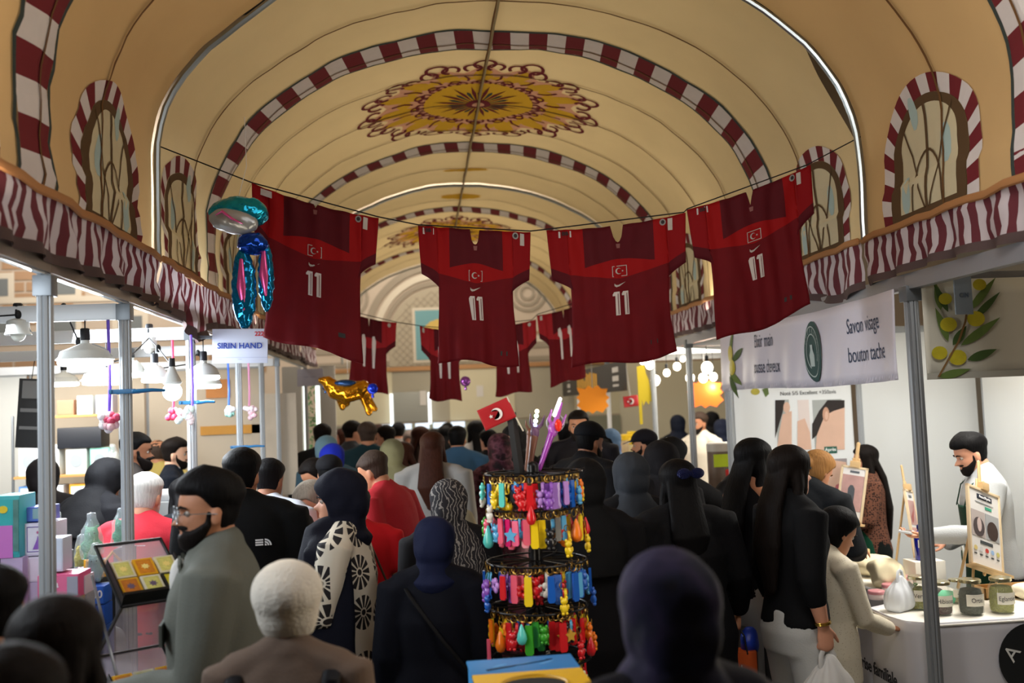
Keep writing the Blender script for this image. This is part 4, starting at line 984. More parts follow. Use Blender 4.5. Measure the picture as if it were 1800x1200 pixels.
# ---------------- football shirts on the lines ----------------
RED_B=M('#6a0d16',.75,transl=.25,mott=.22,mscale=9,spec=.2); RED_Y=M('#56101a',.75,transl=.25,mott=.15,mscale=12,spec=.2)  # tones put in for light through single and doubled cloth, besides pattern
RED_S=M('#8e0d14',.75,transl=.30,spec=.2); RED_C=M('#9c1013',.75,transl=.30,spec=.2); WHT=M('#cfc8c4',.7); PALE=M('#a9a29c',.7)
def jersey(label,Lp,Rp,seed,W=.66,H=.70,neck=.03,ndep=.085,hem=.05,bodyw=.25,sl=.24,bright=0,back=False,group=None,twist=0,line_sag=.02):
    """Lp,Rp world points on the line at the two sleeve tips"""
    Lp,Rp=V(Lp),V(Rp); xd=(Rp-Lp); Wd=xd.length; xd.normalize(); zd=V((0,0,1)); yd=zd.cross(xd).normalized()*-1
    # leaning of the garment follows the slope of the line a little
    up=(zd*.86+(xd.cross(yd)).normalized()*(.14 if (xd.cross(yd)).z>0 else -.14)).normalized()
    mid=(Lp+Rp)/2; t=thing('football_shirt',label,'shirt',mid,0,group)
    nz=noise.noise; cx=Wd/2
    def fold(x,v):
        f=v/H
        return .022*nz(V((x*16+seed*3,v*1.4,seed)))*(.35+f)+.009*sin(x*55+seed+3*nz(V((x*3,v*4,seed))))*math.exp(-f*2.5)+.02*f*sin(x*9+seed)
    def S(x,v,off=0):
        # x across (0 at centre), v down
        lx=x*Wd/W
        xx=lx+.012*nz(V((x*6,v*5,seed+9)))*(v/H)
        p=xd*xx-up*v-V((0,0,line_sag*(1-(2*x/W)**2)))
        return p-yd*(fold(x,v)+off)*-1 if False else p+V((0,-1,0))*(fold(x,v)+off)
    bm=BM(); bw=bodyw
    def patch(x0,x1,nx,vt,vb,nv,mi):
        g=[[bm.verts.new(S(lerp(x0(j/nv),x1(j/nv),i/nx),lerp(vt(i/nx),vb(i/nx),j/nv))) for j in range(nv+1)] for i in range(nx+1)]
        for i in range(nx):
            for j in range(nv):
                m=mi(i/nx,j/nv) if callable(mi) else mi
                bm.faces.new((g[i][j],g[i+1][j],g[i+1][j+1],g[i][j+1])).material_index=m
    tk=.03
    def nvt(t):
        x=-bw*.92+2*bw*.92*t
        return ndep*sqrt(max(0,1-(x/neck)**2)) if abs(x)<neck else 0
    # body: yoke, band, lower body; reds carry light through layered cloth, plus pattern   (0 body 1 yoke 2 sleeve 3 band)
    yk,bd=.19,.27
    patch(lambda j:-bw*.92,lambda j:bw*.92,44,nvt,lambda t:yk-.02*cos((t-.5)*6),8,lambda i,j:1 if .14<i<.86 else 3)
    patch(lambda j:-bw*.92,lambda j:bw*.92,44,lambda t:yk-.02*cos((t-.5)*6),lambda t:bd-.04*abs(t-.5)*2,5,3)
    def bl(j): return -lerp(bw*.92,bw*.84+.06*(j**1.2)*.6,min(1,j*1.1))
    patch(lambda j:bl(j),lambda j:-bl(j),44,lambda t:bd-.04*abs(t-.5)*2,lambda t:H+hem*(.5-t)*0+.014*sin(t*7+seed),26,0)
    for sg in (-1,1):
        a=bw*.92; b=W/2
        patch(lambda j:sg*a,lambda j:sg*lerp(b,b-.01,j),12,lambda t:0,lambda t:lerp(bd-.04,sl*.82,t**.8),10,2)
        patch(lambda j:sg*a*lerp(1,.93,j),lambda j:sg*lerp(b-.01,b-.012,j),12,lambda t:lerp(bd-.04,sl*.82,t**.8),lambda t:lerp(bd+.05,sl+.015,t**.6),2,1)
    bmesh.ops.remove_doubles(bm,verts=bm.verts,dist=.0015)
    me=evalmesh(bm,[('SOLIDIFY',dict(thickness=.008,offset=0))])
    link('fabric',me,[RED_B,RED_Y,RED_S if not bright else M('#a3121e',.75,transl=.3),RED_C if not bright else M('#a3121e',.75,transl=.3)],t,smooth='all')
    def dec(nm,polys,mat,off,par=None):
        bm=BM()
        for pl in polys: poly(bm,[S(x,v,off) for x,v in pl])
        bmesh.ops.triangulate(bm,faces=bm.faces); return link(nm,bm,mat,par or t,smooth=False)
    def txt(nm,s_,size,x,v,mat,off=.007,sx=1,bold=True,par=None):
        return text(nm,s_,size,mat,par or t,fn=lambda a,b:S(x+a,v-b,off),sx=sx,bold=bold)
    if not back:
        # flag badge: outline, crescent, star
        w,h=.037,.027; cxb,cyb=.0,.232
        fr=[[(cxb-w,cyb-h),(cxb+w,cyb-h),(cxb+w,cyb-h+.003),(cxb-w,cyb-h+.003)],[(cxb-w,cyb+h-.003),(cxb+w,cyb+h-.003),(cxb+w,cyb+h),(cxb-w,cyb+h)],[(cxb-w,cyb-h),(cxb-w+.003,cyb-h),(cxb-w+.003,cyb+h),(cxb-w,cyb+h)],[(cxb+w-.003,cyb-h),(cxb+w,cyb-h),(cxb+w,cyb+h),(cxb+w-.003,cyb+h)]]
        f=dec('flag_badge',fr+[crescent(cxb-.006,cyb,.016,16),star(cxb+.015,cyb,.006)],PALE,.007)
        cv=[(-.030,.292),(-.024,.300),(-.012,.302),(.028,.288),(-.008,.309),(-.022,.312),(-.030,.305)]
        dec('swoosh',[cv],PALE,.007)
        def one(x,y): return [(x-.020,y-.048),(x-.012,y-.060),(x+.014,y-.060),(x+.014,y+.058),(x-.008,y+.058),(x-.008,y-.040),(x-.020,y-.040)]
        n=dec('shirt_number',[one(-.022,.395),one(.022,.395)],M('#bdb4b0',.7),.0065)
        dec('number_inlay',[[(x+.004,.345),(x+.007,.345),(x+.007,.448),(x+.004,.448)] for x in (-.022,.022)],M('#5a1a20',.7),.009,n)
        p=dec('sleeve_patch',[[(-.285,.008),(-.225,.008),(-.225,.040),(-.285,.040)]],M('#b5aead',.7),.007)
        txt('patch_lettering','BB',.026,-.255,.022,M('#17171a',.7),.009,sx=1.1,par=p)
        q=dec('sleeve_patch',[circ(.225,.022,.017,16)],M('#8f8b8a',.7),.007); dec('patch_centre',[circ(.225,.022,.010,12)],M('#2a2426',.7),.009,q)
        dec('sleeve_patch',[[(.252,.008),(.275,.010),(.273,.070),(.250,.068)]],PALE,.007)
        dec('neck_label',[[(-.011,ndep+.008),(.011,ndep+.008),(.008,ndep+.03),(-.008,ndep+.03)]],M('#7a4a48',.7),.006)
        dec('hem_tag',[[(.13,.60),(.165,.60),(.165,.622),(.13,.622)]],M('#22201f',.7),.006)
    else:
        for x in (-.055,.055): dec('shirt_number',[[(x-.018,.16),(x+.006,.15),(x+.022,.20),(x+.014,.44),(x-.008,.44),(x-.004,.24),(x-.022,.22)]],M('#c9bfbe',.7),.007)
        dec('sleeve_patch',[[(-.27,.01),(-.245,.01),(-.245,.05),(-.27,.05)]],PALE,.007); dec('sleeve_patch',[circ(.22,.03,.018,14)],PALE,.007)
    return t
# front line: attachment and shirt-edge points read off the line, all at the same distance
Yl=4.9
LPX=[(275,255),(443,321),(665,381),(735,395),(932,406),(960,403),(1202,373),(1208,367),(1418,290),(1530,231)]
def cord(pts,label,r=.0035):
    t=thing('clothes_line',label,'line',pts[0]); bm=BM(); tube(bm,[p-pts[0] for p in pts],r,6); link('cord',bm,M('#191414',.8),t)
    for e in (pts[0],pts[-1]): 
        bm=BM(); torus(bm,e-pts[0],.016,.004,Matrix.Rotation(pi/2,3,'Y'),12,6); link('knot',bm,M('#191414',.8),t)
cord([P(x,y,Yl) for x,y in LPX],'dark cord strung across the aisle carrying the four near shirts')
GJ='red football shirts on the near line'
def jl(a,b,Y=Yl): return P(*a,Y)+V((0,0,-.006)),P(*b,Y)+V((0,0,-.006))
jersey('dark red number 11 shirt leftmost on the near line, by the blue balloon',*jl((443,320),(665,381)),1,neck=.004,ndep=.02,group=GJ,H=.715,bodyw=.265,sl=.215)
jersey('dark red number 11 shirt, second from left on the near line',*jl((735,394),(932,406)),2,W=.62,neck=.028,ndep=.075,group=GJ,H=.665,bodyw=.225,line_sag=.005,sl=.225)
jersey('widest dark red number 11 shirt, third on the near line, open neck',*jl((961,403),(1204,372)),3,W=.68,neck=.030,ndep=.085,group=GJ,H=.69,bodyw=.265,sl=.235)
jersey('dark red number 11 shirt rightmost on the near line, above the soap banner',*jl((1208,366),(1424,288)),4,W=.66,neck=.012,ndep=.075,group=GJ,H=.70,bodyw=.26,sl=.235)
Y2=9.0
cord([P(x,y,Y2) for x,y in ((556,528),(600,543),(697,566),(742,573),(808,578),(860,570),(935,562),(945,552),(1018,530),(1100,500))],'dark cord farther down the aisle carrying the four far shirts',.004)
GK='red football shirts on the far line'
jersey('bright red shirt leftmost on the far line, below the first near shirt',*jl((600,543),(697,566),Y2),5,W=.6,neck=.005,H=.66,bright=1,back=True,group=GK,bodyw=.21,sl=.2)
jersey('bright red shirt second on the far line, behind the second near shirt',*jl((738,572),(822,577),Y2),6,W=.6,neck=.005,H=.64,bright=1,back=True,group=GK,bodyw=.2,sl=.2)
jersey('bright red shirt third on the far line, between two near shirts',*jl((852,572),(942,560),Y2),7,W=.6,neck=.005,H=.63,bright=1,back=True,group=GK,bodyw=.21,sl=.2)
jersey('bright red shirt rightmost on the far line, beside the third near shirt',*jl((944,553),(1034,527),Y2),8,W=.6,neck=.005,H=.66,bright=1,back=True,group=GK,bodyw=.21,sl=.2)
# ---------------- balloons ----------------
FOILB=M('#1177a8',.12,.75,mott=.15,mscale=6); FOILP=M('#c24a86',.2,.5); FOILG=M('#9a9c9c',.25,.4); FOILD=M('#1440a0',.12,.75); GOLD=M('#c98a1e',.14,.9)
def crinkle(me,amp,sc=30): return wob(me,amp,(sc,sc,sc),3)
pb=P(420,384,4.3); t=thing('foil_balloon','blue foil balloon with a domed top and two long drooping lobes beside the first shirt','balloon',pb)
bm=BM(); ell(bm,(0,0,.02),(.128,.07,.075),28,14); me=remesh(bm,.008,1); crinkle(me,.006); link('dome',me,M('#1690ad',.12,.75),t,smooth='all')
bm=BM(); ell(bm,(-.015,-.045,-.02),(.105,.045,.055),24,12,M3=Matrix.Rotation(radians(12),3,'Y')); me=remesh(bm,.008,1); crinkle(me,.004); bl=link('grey_panel',me,FOILG,t,smooth='all')
bm=BM(); tube(bm,[(-.075,-.094,-.0),(-.05,-.10,.012),(-.01,-.10,-.02),(.03,-.095,-.04)],[.006,.016,.014,.005],10,flat=(1,.4)); link('pink_trim',bm,FOILP,bl)
bm=BM(); ell(bm,(.06,-.03,-.115),(.065,.05,.05),20,12); me=remesh(bm,.008,1); crinkle(me,.005); link('centre_lobe',me,FOILD,t,smooth='all')
for nm,c,l in (('long_lobe',(.018,-.02,-.30),(.052,.03,.175)),('side_lobe',(.108,.0,-.25),(.034,.026,.155))):
    bm=BM(); ell(bm,c,l,22,16); me=remesh(bm,.007,1); crinkle(me,.007,34); q=link(nm,me,FOILB,t,smooth='all')
    bm=BM(); tube(bm,[(c[0]-.004,c[1]-l[1]*.96,c[2]+l[2]*.65),(c[0]-.006,c[1]-l[1]*1.02,c[2]),(c[0]+.0,c[1]-l[1]*.8,c[2]-l[2]*.55)],[.008,.019,.005],10,flat=(1,.4)); link('pink_panel',bm,FOILP,q)
bm=BM(); tube(bm,[(0,0,.09),(.02,.1,.25),(.0,.2,.5)],.0015,5); link('string',bm,M('#cfcfcf',.6),t)
pg=P(612,690,8.0); t=thing('foil_balloon','gold foil animal balloon with four short legs hanging low over the far crowd','balloon',pg)
bm=BM(); tube(bm,[(-.16,0,.08),(-.11,0,.03),(-.02,0,-.005),(.08,0,.02),(.13,0,.05)],[.045,.075,.085,.075,.05],18)
tube(bm,[(-.12,0,.06),(-.17,0,.10),(-.215,0,.105)],[.055,.045,.022],14)
for x,dx,l in ((-.08,.03,.12),(-.06,.05,.09),(.11,.05,.17),(.13,.08,.14)): tube(bm,[(x,.02,0),(x+dx*.5,.02,-l*.6),(x+dx,.02,-l)],[.04,.026,.024],12)
me=remesh(bm,.009,2); crinkle(me,.005,20); link('foil_body',me,GOLD,t,smooth='all')
bm=BM(); ell(bm,(-.02,-.03,.075),(.09,.06,.03),18,10); link('saddle',bm,M('#173a6a',.2,.6),t)
bm=BM(); tube(bm,[(0,0,.09),(0,0,.9)],.0015,5); link('string',bm,M('#c8c8c8',.6),t)
for px,py,Y,r,h,lb,m_ in ((655,683,7.8,.042,'#1b35c8','blue round foil balloon by the gold animal balloon',.7),(818,670,8.6,.045,'#8a4a9a','purple foil balloon between the far shirts',.6),(572,680,8.8,.03,'#245a9a','small blue foil ball left of the gold balloon',.7)):
    t=thing('foil_balloon',lb,'balloon',P(px,py,Y)); bm=BM(); ell(bm,(0,0,0),(r,r*.6,r),20,12); link('foil_body',bm,M(h,.14,m_),t); bm=BM(); tube(bm,[(0,0,-r*.9),(0,0,-r*1.5)],[.006,.012],8); link('neck',bm,M(h,.2,.5),t)
# ---------------- stall signs on the left ----------------
def board(name,label,cat,c,w,h,rz=0,rx=0,ry=0,mat=None,thick=.006,group=None):
    t=thing(name,label,cat,c,group=group,rot=(rx,ry,rz)); link('panel',bbox((-w/2,-thick/2,-h/2),(w/2,thick/2,h/2),.001),mat or M('#b9c4d6',.5),t)
    if name=='hanging_banner':
        bm=BM(); tube(bm,[(0,0,h/2),(0,.03,2.375-c[2])],.003,5); link('cord',bm,M('#15161a',.5),t)
    return t
def onb(t,nm,s,size,x,z,mat,sx=1,bold=False,d=.006,align='CENTER'): return text(nm,s,size,mat,t,M4=frame((x,-d,z),(1,0,0),(0,0,1)),sx=sx,bold=bold,align=align,ext=.0006)
Ys=5.60; c=P(422,608,Ys); t=board('stall_sign','pale blue number sign with dark blue lettering and a red 222','sign',c,.30,.19,0,0,radians(1.5),M('#c3cbe0',.5))
onb(t,'sign_lettering','SIRIN HAND',.044,.0,0,M('#1f3f9a',.6),1.0,True); onb(t,'sign_number','222',.034,.105,.066,M('#c0182c',.6),1,True)
onb(t,'sign_footer','- ---',.014,0,-.072,M('#5a6a9a',.6)); link('bracket',bbox((-.26,.004,.04),(.0,.014,.06),.002),ALUD,t); link('sign_rule',bbox((-.15,-.0045,-.064),(.15,-.0035,-.062),0),M('#9aa6c4',.6),t,smooth=False)
c=P(550,663,11.1); c.x=-1.2; t=board('stall_sign','small grey lilac number sign at the far corner of the left stalls','sign',c,.28,.19,0,0,0,M('#a9a6b4',.5)); onb(t,'sign_lettering','--- ----',.05,0,.01,M('#6c6f86',.6)); 
# posters inside the stall
c=P(52,726,7.06); t=board('hanging_banner','narrow black hanging banner with white print beside the grey end panels','banner',c,.16,.47,0,0,radians(4),M('#2d2f31',.6))
for z,w,h in ((.16,.11,.12),(0.02,.12,.025),(-.1,.12,.022)): link('print_block',bbox((-w/2,-.008,z-h/2),(w/2,-.004,z+h/2),0),M('#77797a',.6),t,smooth=False)
# grey exhibition panels at the back of the left stalls
PAN=M('#c6c8c4',.55)
for i in range(5):
    x1=-1.42-i*1.0; x0=x1-.98
    lb=['nearest the aisle','second from the aisle','third from the aisle','fourth from the aisle','outermost on the left'][i]
    t=thing('exhibition_panel','grey white exhibition panel at the stall back, '+lb,'panel',((x0+x1)/2,9.08,0)); link('board',bbox((-.48,-.008,.06),(.48,.008,2.36),.002),PAN if i>1 else M('#b9ac98',.6),t)
    for z in (.0,2.36): link('edge_rail',bbox((-.49,-.02,z),(.49,.02,z+.06),.003),ALU,t)
    post(x1+.01,9.125,2.44,.018,'slim post in the stall back wall, '+lb)
o=link('exhibition_panel',bbox((-3.65,7.06,.05),(-3.05,7.10,2.3),.004),M('#b9bdbd',.6)); tag(o,'pale grey divider panel inside the toy stall, left of the black banner','panel')
# ---------------- lamps ----------------
LED=M('#f2fbff',.4,emit=9); LEDW=M('#fff1d8',.4,emit=7)
def dome_lamp(label,c,r=.075,lit=True,group='ring lamps over the toy stall',power=5):
    t=thing('pendant_lamp',label,'lamp',c,group=group)
    bm=BM(); lathe(bm,[(.018,.085),(.019,.07),(.045,.058),(.075*r/.09,.035),(r*.9,.012),(r,.0),(r*.96,-.002),(r*.8,.01),(.02,.05)],28,cap=True); link('lamp_shade',bm,M('#c9ccc9',.4,alpha=1),t)
    bm=BM(); lathe(bm,[(.016,.135),(.02,.13),(.021,.085),(.014,.08)],14); link('socket',bm,M('#14171d',.5),t)
    for k in range(12):
        a=2*pi*k/12; bm=BM(); tube(bm,[(.03*cos(a),.03*sin(a),.068),(.06*cos(a)*r/.09,.06*sin(a)*r/.09,.048),(r*.93*cos(a),r*.93*sin(a),.012)],.0022,5); 
        if k<6: link('shade_rib',bm,M('#9da3a4',.4),t)
        else: bm.free()
    if c[2]+.13<2.36: bm=BM(); tube(bm,[(0,0,.13),(0,0,2.372-c[2])],.003,5); link('cord',bm,M('#0f1114',.6),t)
    if lit:
        bm=BM(); torus(bm,(0,0,-.012),r*.83,.013,None,28,8); link('ring_tube',bm,LED,t)
        light('POINT',V(c)+V((0,0,-.06)),power,(.9,.96,1),.05,name='bulb_glow')
    else:
        bm=BM(); ell(bm,(0,0,.0),(.03,.03,.03),14,8); link('bulb',bm,M('#b9bbb2',.3),t)
    return t
for px,py,Y,r,lit,lb in ((32,588,4.42,.055,0,'unlit pale dome lamp at the far left of the toy stall'),(150,632,4.42,.12,1,'largest lit ring lamp, right of the leftmost post'),(187,668,5.65,.135,1,'lit ring lamp below and right of the largest one'),
    (230,655,5.65,.078,1,'lit ribbed lamp just left of the second post'),(112,672,7.1,.105,1,'lit ring lamp far back, crossed by the leftmost post'),(272,664,5.65,.07,1,'lit ring lamp just right of the second post'),
    (358,660,5.65,.09,1,'lit ring lamp high in front of the third post'),(362,676,7.1,.11,1,'lit ring lamp low behind the third post'),(263,612,5.65,.045,0,'small unlit lamp above the second post clamp')):
    dome_lamp(lb,P(px,py,Y),r,bool(lit))
t=thing('pendant_lamp','bright globe lamp right of the blue clamp','lamp',P(303,688,4.9)); bm=BM(); ell(bm,(0,0,0),(.045,.045,.045),20,12); link('bulb',bm,LED,t); bm=BM(); lathe(bm,[(.012,.12),(.02,.10),(.045,.045),(.04,.035)],18); link('lamp_shade',bm,M('#c9ccc9',.4),t); bm=BM(); lathe(bm,[(.014,.16),(.016,.12)],12); link('socket',bm,M('#14171d',.5),t); light('POINT',P(303,688,4.9)+V((0,-.0,-.08)),6,(.9,.96,1),.05,name='bulb_glow')
def festoon(pts,label):
    t=thing('lamp_cable',label,'cable',pts[0]); bm=BM(); tube(bm,[p-pts[0] for p in pts],.004,6); link('cable',bm,M('#0f1114',.6),t)
    for p in pts[1:-1]:
        bm=BM(); ell(bm,p-pts[0],(.014,.014,.02),10,8); link('cable_joint',bm,M('#0f1114',.6),t)
festoon([P(-10,556,4.4),P(32,553,4.4),P(112,540,4.5),P(138,600,4.6),P(187,638,4.9),P(225,630,5.3),P(262,594,5.5)],'black lamp cable looping between the near dome lamps')
festoon([P(262,594,5.5),P(278,612,5.2),P(300,640,4.9)],'black cable down to the bright globe lamp')
festoon([P(265,650,6.0),P(330,640,6.2),P(348,620,6.3),P(358,640,6.4)],'black cable to the lamps by the third post')
for px,py,Y,lb,l in ((258,687,4.38,'blue clamp gripping the second post',.13),(378,706,5.6,'blue clamp gripping the third post',.09),(452,785,7.0,'blue clip gripping the post right of the number sign',.13)):
    c_=P(px,py,Y); t=thing('spring_clamp',lb,'clamp',(XL-.01,{4.38:4.42,5.6:5.65,7.0:7.1}[Y],c_.z)); M_=M('#16608f',.4)
    link('jaw',bbox((-.06,-.035,-.008),(.05,-.028,.012),.003),M_,t); link('jaw',bbox((-.05,.028,-.008),(.05,.035,.012),.003),M_,t); link('bar',bbox((-.06,-.04,-.006),(-.048,.04,.012),.002),M_,t); bm=BM(); tube(bm,[(.04,-.03,0),(.04+l*.6,-.03,.004),(.04+l,-.035,.0)],[.010,.008,.006],8); link('handle',bm,M_,t)
# ---------------- right hand soap stall ----------------
SIDE=lambda Y,z,X=2.262: frame((X,Y,z),(0,-1,0),(0,0,1))
def wavesheet(bm,fn,nu,nv,mi=0):
    g=[[bm.verts.new(fn(i/nu,j/nv)) for j in range(nv+1)] for i in range(nu+1)]
    for i in range(nu):
        for j in range(nv): bm.faces.new((g[i][j],g[i+1][j],g[i+1][j+1],g[i][j+1])).material_index=mi
OLW=M('#c9c6d2',.45); 
def bfn(u,v): 
    Y=7.27-u*(7.27-4.50); z=1.975+.43*v+.008*sin(u*7)
    return V((2.252+.014*sin(Y*9.5)*(1-v*.6)+.008*sin(Y*23+v*3)*(1-v),Y,z))
t=thing('stall_banner','long pale soap stall banner with green oval emblem, facing the aisle','banner',(2.26,5.9,2.18)); inv=Matrix.Translation(-t.location)
bm=BM(); wavesheet(bm,lambda u,v:inv@bfn(u,v),110,8); link('banner_cloth',evalmesh(bm,[('SOLIDIFY',dict(thickness=.003))]),OLW,t,smooth='all')
bm=BM(); wavesheet(bm,lambda u,v:inv@(bfn(u,v*.07)+V((-.003,0,0))),110,1); link('hem',bm,M('#b3b0be',.4),t,smooth='all')
def bsurf(Y0,z0): 
    def f(a,b):
        Y=Y0-a; v=(z0+b-1.975)/.43; u=(7.27-Y)/(7.27-4.5); p=bfn(u,v); return inv@(p+V((-.006,0,0)))
    return f
DKB=M('#33415c',.6)
for s_,Y,z,sz,sx in (('Savon visage',4.86,2.275,.115,.60),('bouton tache',4.84,2.125,.115,.62),('Elixir main',6.33,2.285,.125,.60),('pousse cheveux',6.30,2.115,.125,.52)):
    text('banner_lettering',s_,sz,DKB,t,fn=bsurf(Y,z),sx=sx,bold=False)
def dpoly(par,nm,pts,mat,fn,off=0):
    bm=BM(); poly(bm,[fn(x,y) for x,y in pts]); bmesh.ops.triangulate(bm,faces=bm.faces)
    return link(nm,bm,mat,par,smooth=False)
GRN=M('#2c4a48',.6)
def bs2(Y,z,o): 
    f=bsurf(Y,z); return lambda a,b:f(a,b)+V((-o,0,0))
em=dpoly(t,'emblem',circ(0,0,.105,30,.175),GRN,bs2(5.52,2.18,.004))
for r0 in (.088,.062):
    o1=circ(0,0,r0,30,r0*1.68); o2=circ(0,0,r0-.004,30,(r0-.004)*1.68); bm=BM(); f=bs2(5.52,2.18,.013)
    for k in range(30): poly(bm,[f(*o1[k]),f(*o1[(k+1)%30]),f(*o2[(k+1)%30]),f(*o2[k])])
    link('emblem_ring',bm,M('#a9b7b4',.6),em,smooth=False)
dpoly(em,'emblem_bottle',[(-.022,-.085),(.022,-.085),(.026,-.02),(.012,.01),(.012,.04),(-.012,.04),(-.012,.01),(-.026,-.02)],M('#a9b7b4',.6),bs2(5.52,2.18,.016))
for k in range(7):
    a=radians(150-k*20); text('emblem_letter','|||||||'[k],.034,M('#c3cdca',.6),em,fn=(lambda a_:(lambda x,y:bs2(5.52,2.18,.016)(x+.075*cos(a_),y+.075*1.68*sin(a_))))(a),sx=.8)
LEAF=[M('#5f7438',.6,mott=.2,mscale=20),M('#42592c',.6,mott=.2,mscale=20)]; OLV=M('#b8ab2c',.4,mott=.25,mscale=25); STEM=M('#7a5a30',.7)
def leafp(x,y,L,w,a):
    pts=[]
    for k in range(9): s_=k/8; pts.append((L*s_,w*sin(pi*s_**.8)))
    for k in range(7,0,-1): s_=k/8; pts.append((L*s_,-w*sin(pi*s_**.8)*.8))
    c,s=cos(a),sin(a); return [(x+p*c-q*s,y+p*s+q*c) for p,q in pts]
def olive_art(par,fn,items,o):
    for i,it in enumerate(items):
        if it[0]=='l': dpoly(par,'printed_leaf',leafp(*it[1:]),LEAF[i%2],lambda x,y:fn(x,y,o+.0004*i))
        else: dpoly(par,'printed_olive',circ(it[1],it[2],it[3],16,it[3]*1.15),OLV,lambda x,y:fn(x,y,o+.0004*i+.001))
f_=bsurf(6.98,2.18)
olive_art(t,lambda x,y,o:f_(x,y)+V((-o,0,0)),[('l',-.05,.05,.2,.03,1.1),('l',0,0,.22,.03,.4),('l',-.05,-.08,.2,.03,-.5),('o',-.03,.06,.05),('o',.0,-.04,.05),('l',-.05,-.1,.2,.03,-1.0)],.002)
t=thing('stall_banner','cream banner with a printed olive branch, facing the camera at the right edge','banner',(3.1,4.42,2.2))
bm=BM(); wavesheet(bm,lambda u,v:V((-.76+1.6*u,.006*sin(u*30)*(1-v),-.225+.465*v)),60,6); link('banner_cloth',evalmesh(bm,[('SOLIDIFY',dict(thickness=.003))]),M('#c9c5b6',.5),t,smooth='all')
bm=BM(); wavesheet(bm,lambda u,v:V((-.76+1.6*u,-.006,-.225+.03*v)),20,1); link('hem',bm,M('#a9a79c',.5),t,smooth='all')
def f2(px,py,o=0):
    p=P(px,py,4.40); return V((p.x-3.1,-.012-o,p.z-2.2))
def leafpx(x0,y0,x1,y1,w):
    L=math.hypot(x1-x0,y1-y0); a=atan2(y1-y0,x1-x0); return leafp(x0,y0,L,w,a)
for i,(x0,y0,x1,y1,w) in enumerate(((1705,545,1752,487,8),(1712,560,1760,512,7),(1690,607,1760,557,9),(1702,632,1754,613,9),(1655,545,1645,495,8),(1668,548,1642,498,7),(1668,600,1645,540,8),(1676,606,1700,572,9),(1650,662,1708,648,8))):
    dpoly(t,'printed_leaf',leafpx(x0,y0,x1,y1,w),LEAF[i%2],lambda x,y,i=i:f2(x,y,.0004*i))
for i,(x,y,r) in enumerate(((1668,570,15),(1716,560,16),(1684,628,16),(1652,620,14),(1662,525,12),(1722,500,12))):
    dpoly(t,'printed_olive',circ(x,y,r,16,r*.85),OLV,lambda x_,y_,i=i:f2(x_,y_,.005+.0004*i))
bm=BM(); st=[(1650,662),(1668,630),(1685,600),(1697,565),(1700,545)]
for a,b in zip(st,st[1:]): poly(bm,[f2(a[0]-2,a[1],.008),f2(a[0]+2,a[1],.008),f2(b[0]+2,b[1],.008),f2(b[0]-2,b[1],.008)])
link('printed_stem',bm,STEM,t,smooth=False)
c=P(1693,519,4.33); t=board('acrylic_sign','small pale blue acrylic card hanging in front of the olive branch banner','sign',c,.095,.175,radians(10),mat=M('#93a0ad',.3)); text('sign_lettering','CIN',.03,M('#5d6a7c',.5),t,M4=frame((0,-.006,-.0),(1,0,0),(0,0,1)))
for x in (-.03,.03):
    bm=BM(); tube(bm,[(x,0,.085),(x,.04,.10),(x,.12,.10)],.002,5); link('hook',bm,M('#222428',.5),t)
# back wall of the soap stall: one metre panels
WPN=M('#d9dcdc',.5)
for i,(x0,lb) in enumerate(((2.35,'white stall wall panel with the ear and cheek posters'),(3.36,'white stall wall panel behind the stall man'),(4.37,'white stall wall panel at the far right'))):
    t=thing('exhibition_panel',lb,'panel',(x0+.48,7.42,0)); link('board',bbox((-.475,-.006,.05),(.475,.006,2.38),.002),WPN,t)
    for z in (0,2.38): link('edge_rail',bbox((-.48,-.015,z),(.48,.015,z+.05),.003),ALU,t)
for x,lb in ((3.345,'slim wall post between the poster panel and the next one'),(4.355,'slim wall post right of the stall man')): post(x,7.37,2.44,.022,lb)
o=link('exhibition_panel',bbox((4.3,5.0,.05),(4.34,7.3,2.38),.004),WPN); tag(o,'white side wall panel of the soap stall beyond the right edge','panel')
def wp(px,py): p=P(px,py,7.39); return (p.x,p.z)
t=thing('wall_poster','large white skin care poster with ear and cheek photographs','poster',(2.83,7.40,1.5)); link('sheet',bbox((-.46,-.003,-.9),(.46,.003,.86),0),M('#e6e9ea',.45),t,smooth=False)
def wq(nm,x0,y0,x1,y1,mat,o,par=None):
    a=wp(x0,y0); b=wp(x1,y1); bm=BM(); box(bm,(a[0]-2.83,-.004-o,b[1]-1.5),(b[0]-2.83,-.0035-o,a[1]-1.5)); return link(nm,bm,mat,par or t,smooth=False)
def wpl(nm,pts,mat,o,par=None):
    return dpoly(par or t,nm,pts,mat,lambda x,y:V((wp(x,y)[0]-2.83,-.004-o,wp(x,y)[1]-1.5)))
SK1=M('#d9b39d',.6,mott=.08,mscale=9); SK2=M('#c4977f',.6); HR=M('#2a2220',.7); GYB=M('#a8adab',.6)
q=wq('photo_print',1363,703,1392,790,GYB,.001); wpl('hair_shape',[(1363,703),(1380,703),(1376,725),(1368,752),(1363,770)],HR,.002,q); wpl('neck_shape',[(1376,728),(1392,722),(1392,790),(1366,790),(1370,760)],SK1,.002,q); wpl('ear_shape',circ(1383,716,6,12,10),SK1,.003,q)
q=wq('photo_print',1402,703,1427,790,M('#e0d3ce',.6),.001); wpl('cheek_shape',[(1402,740),(1415,735),(1424,760),(1427,790),(1402,790)],SK1,.002,q)
q=wq('photo_print',1428,703,1485,790,GYB,.001); wpl('hair_shape',[(1455,703),(1485,703),(1485,718),(1462,725),(1446,740),(1436,765),(1428,772),(1428,745),(1440,722)],HR,.002,q)
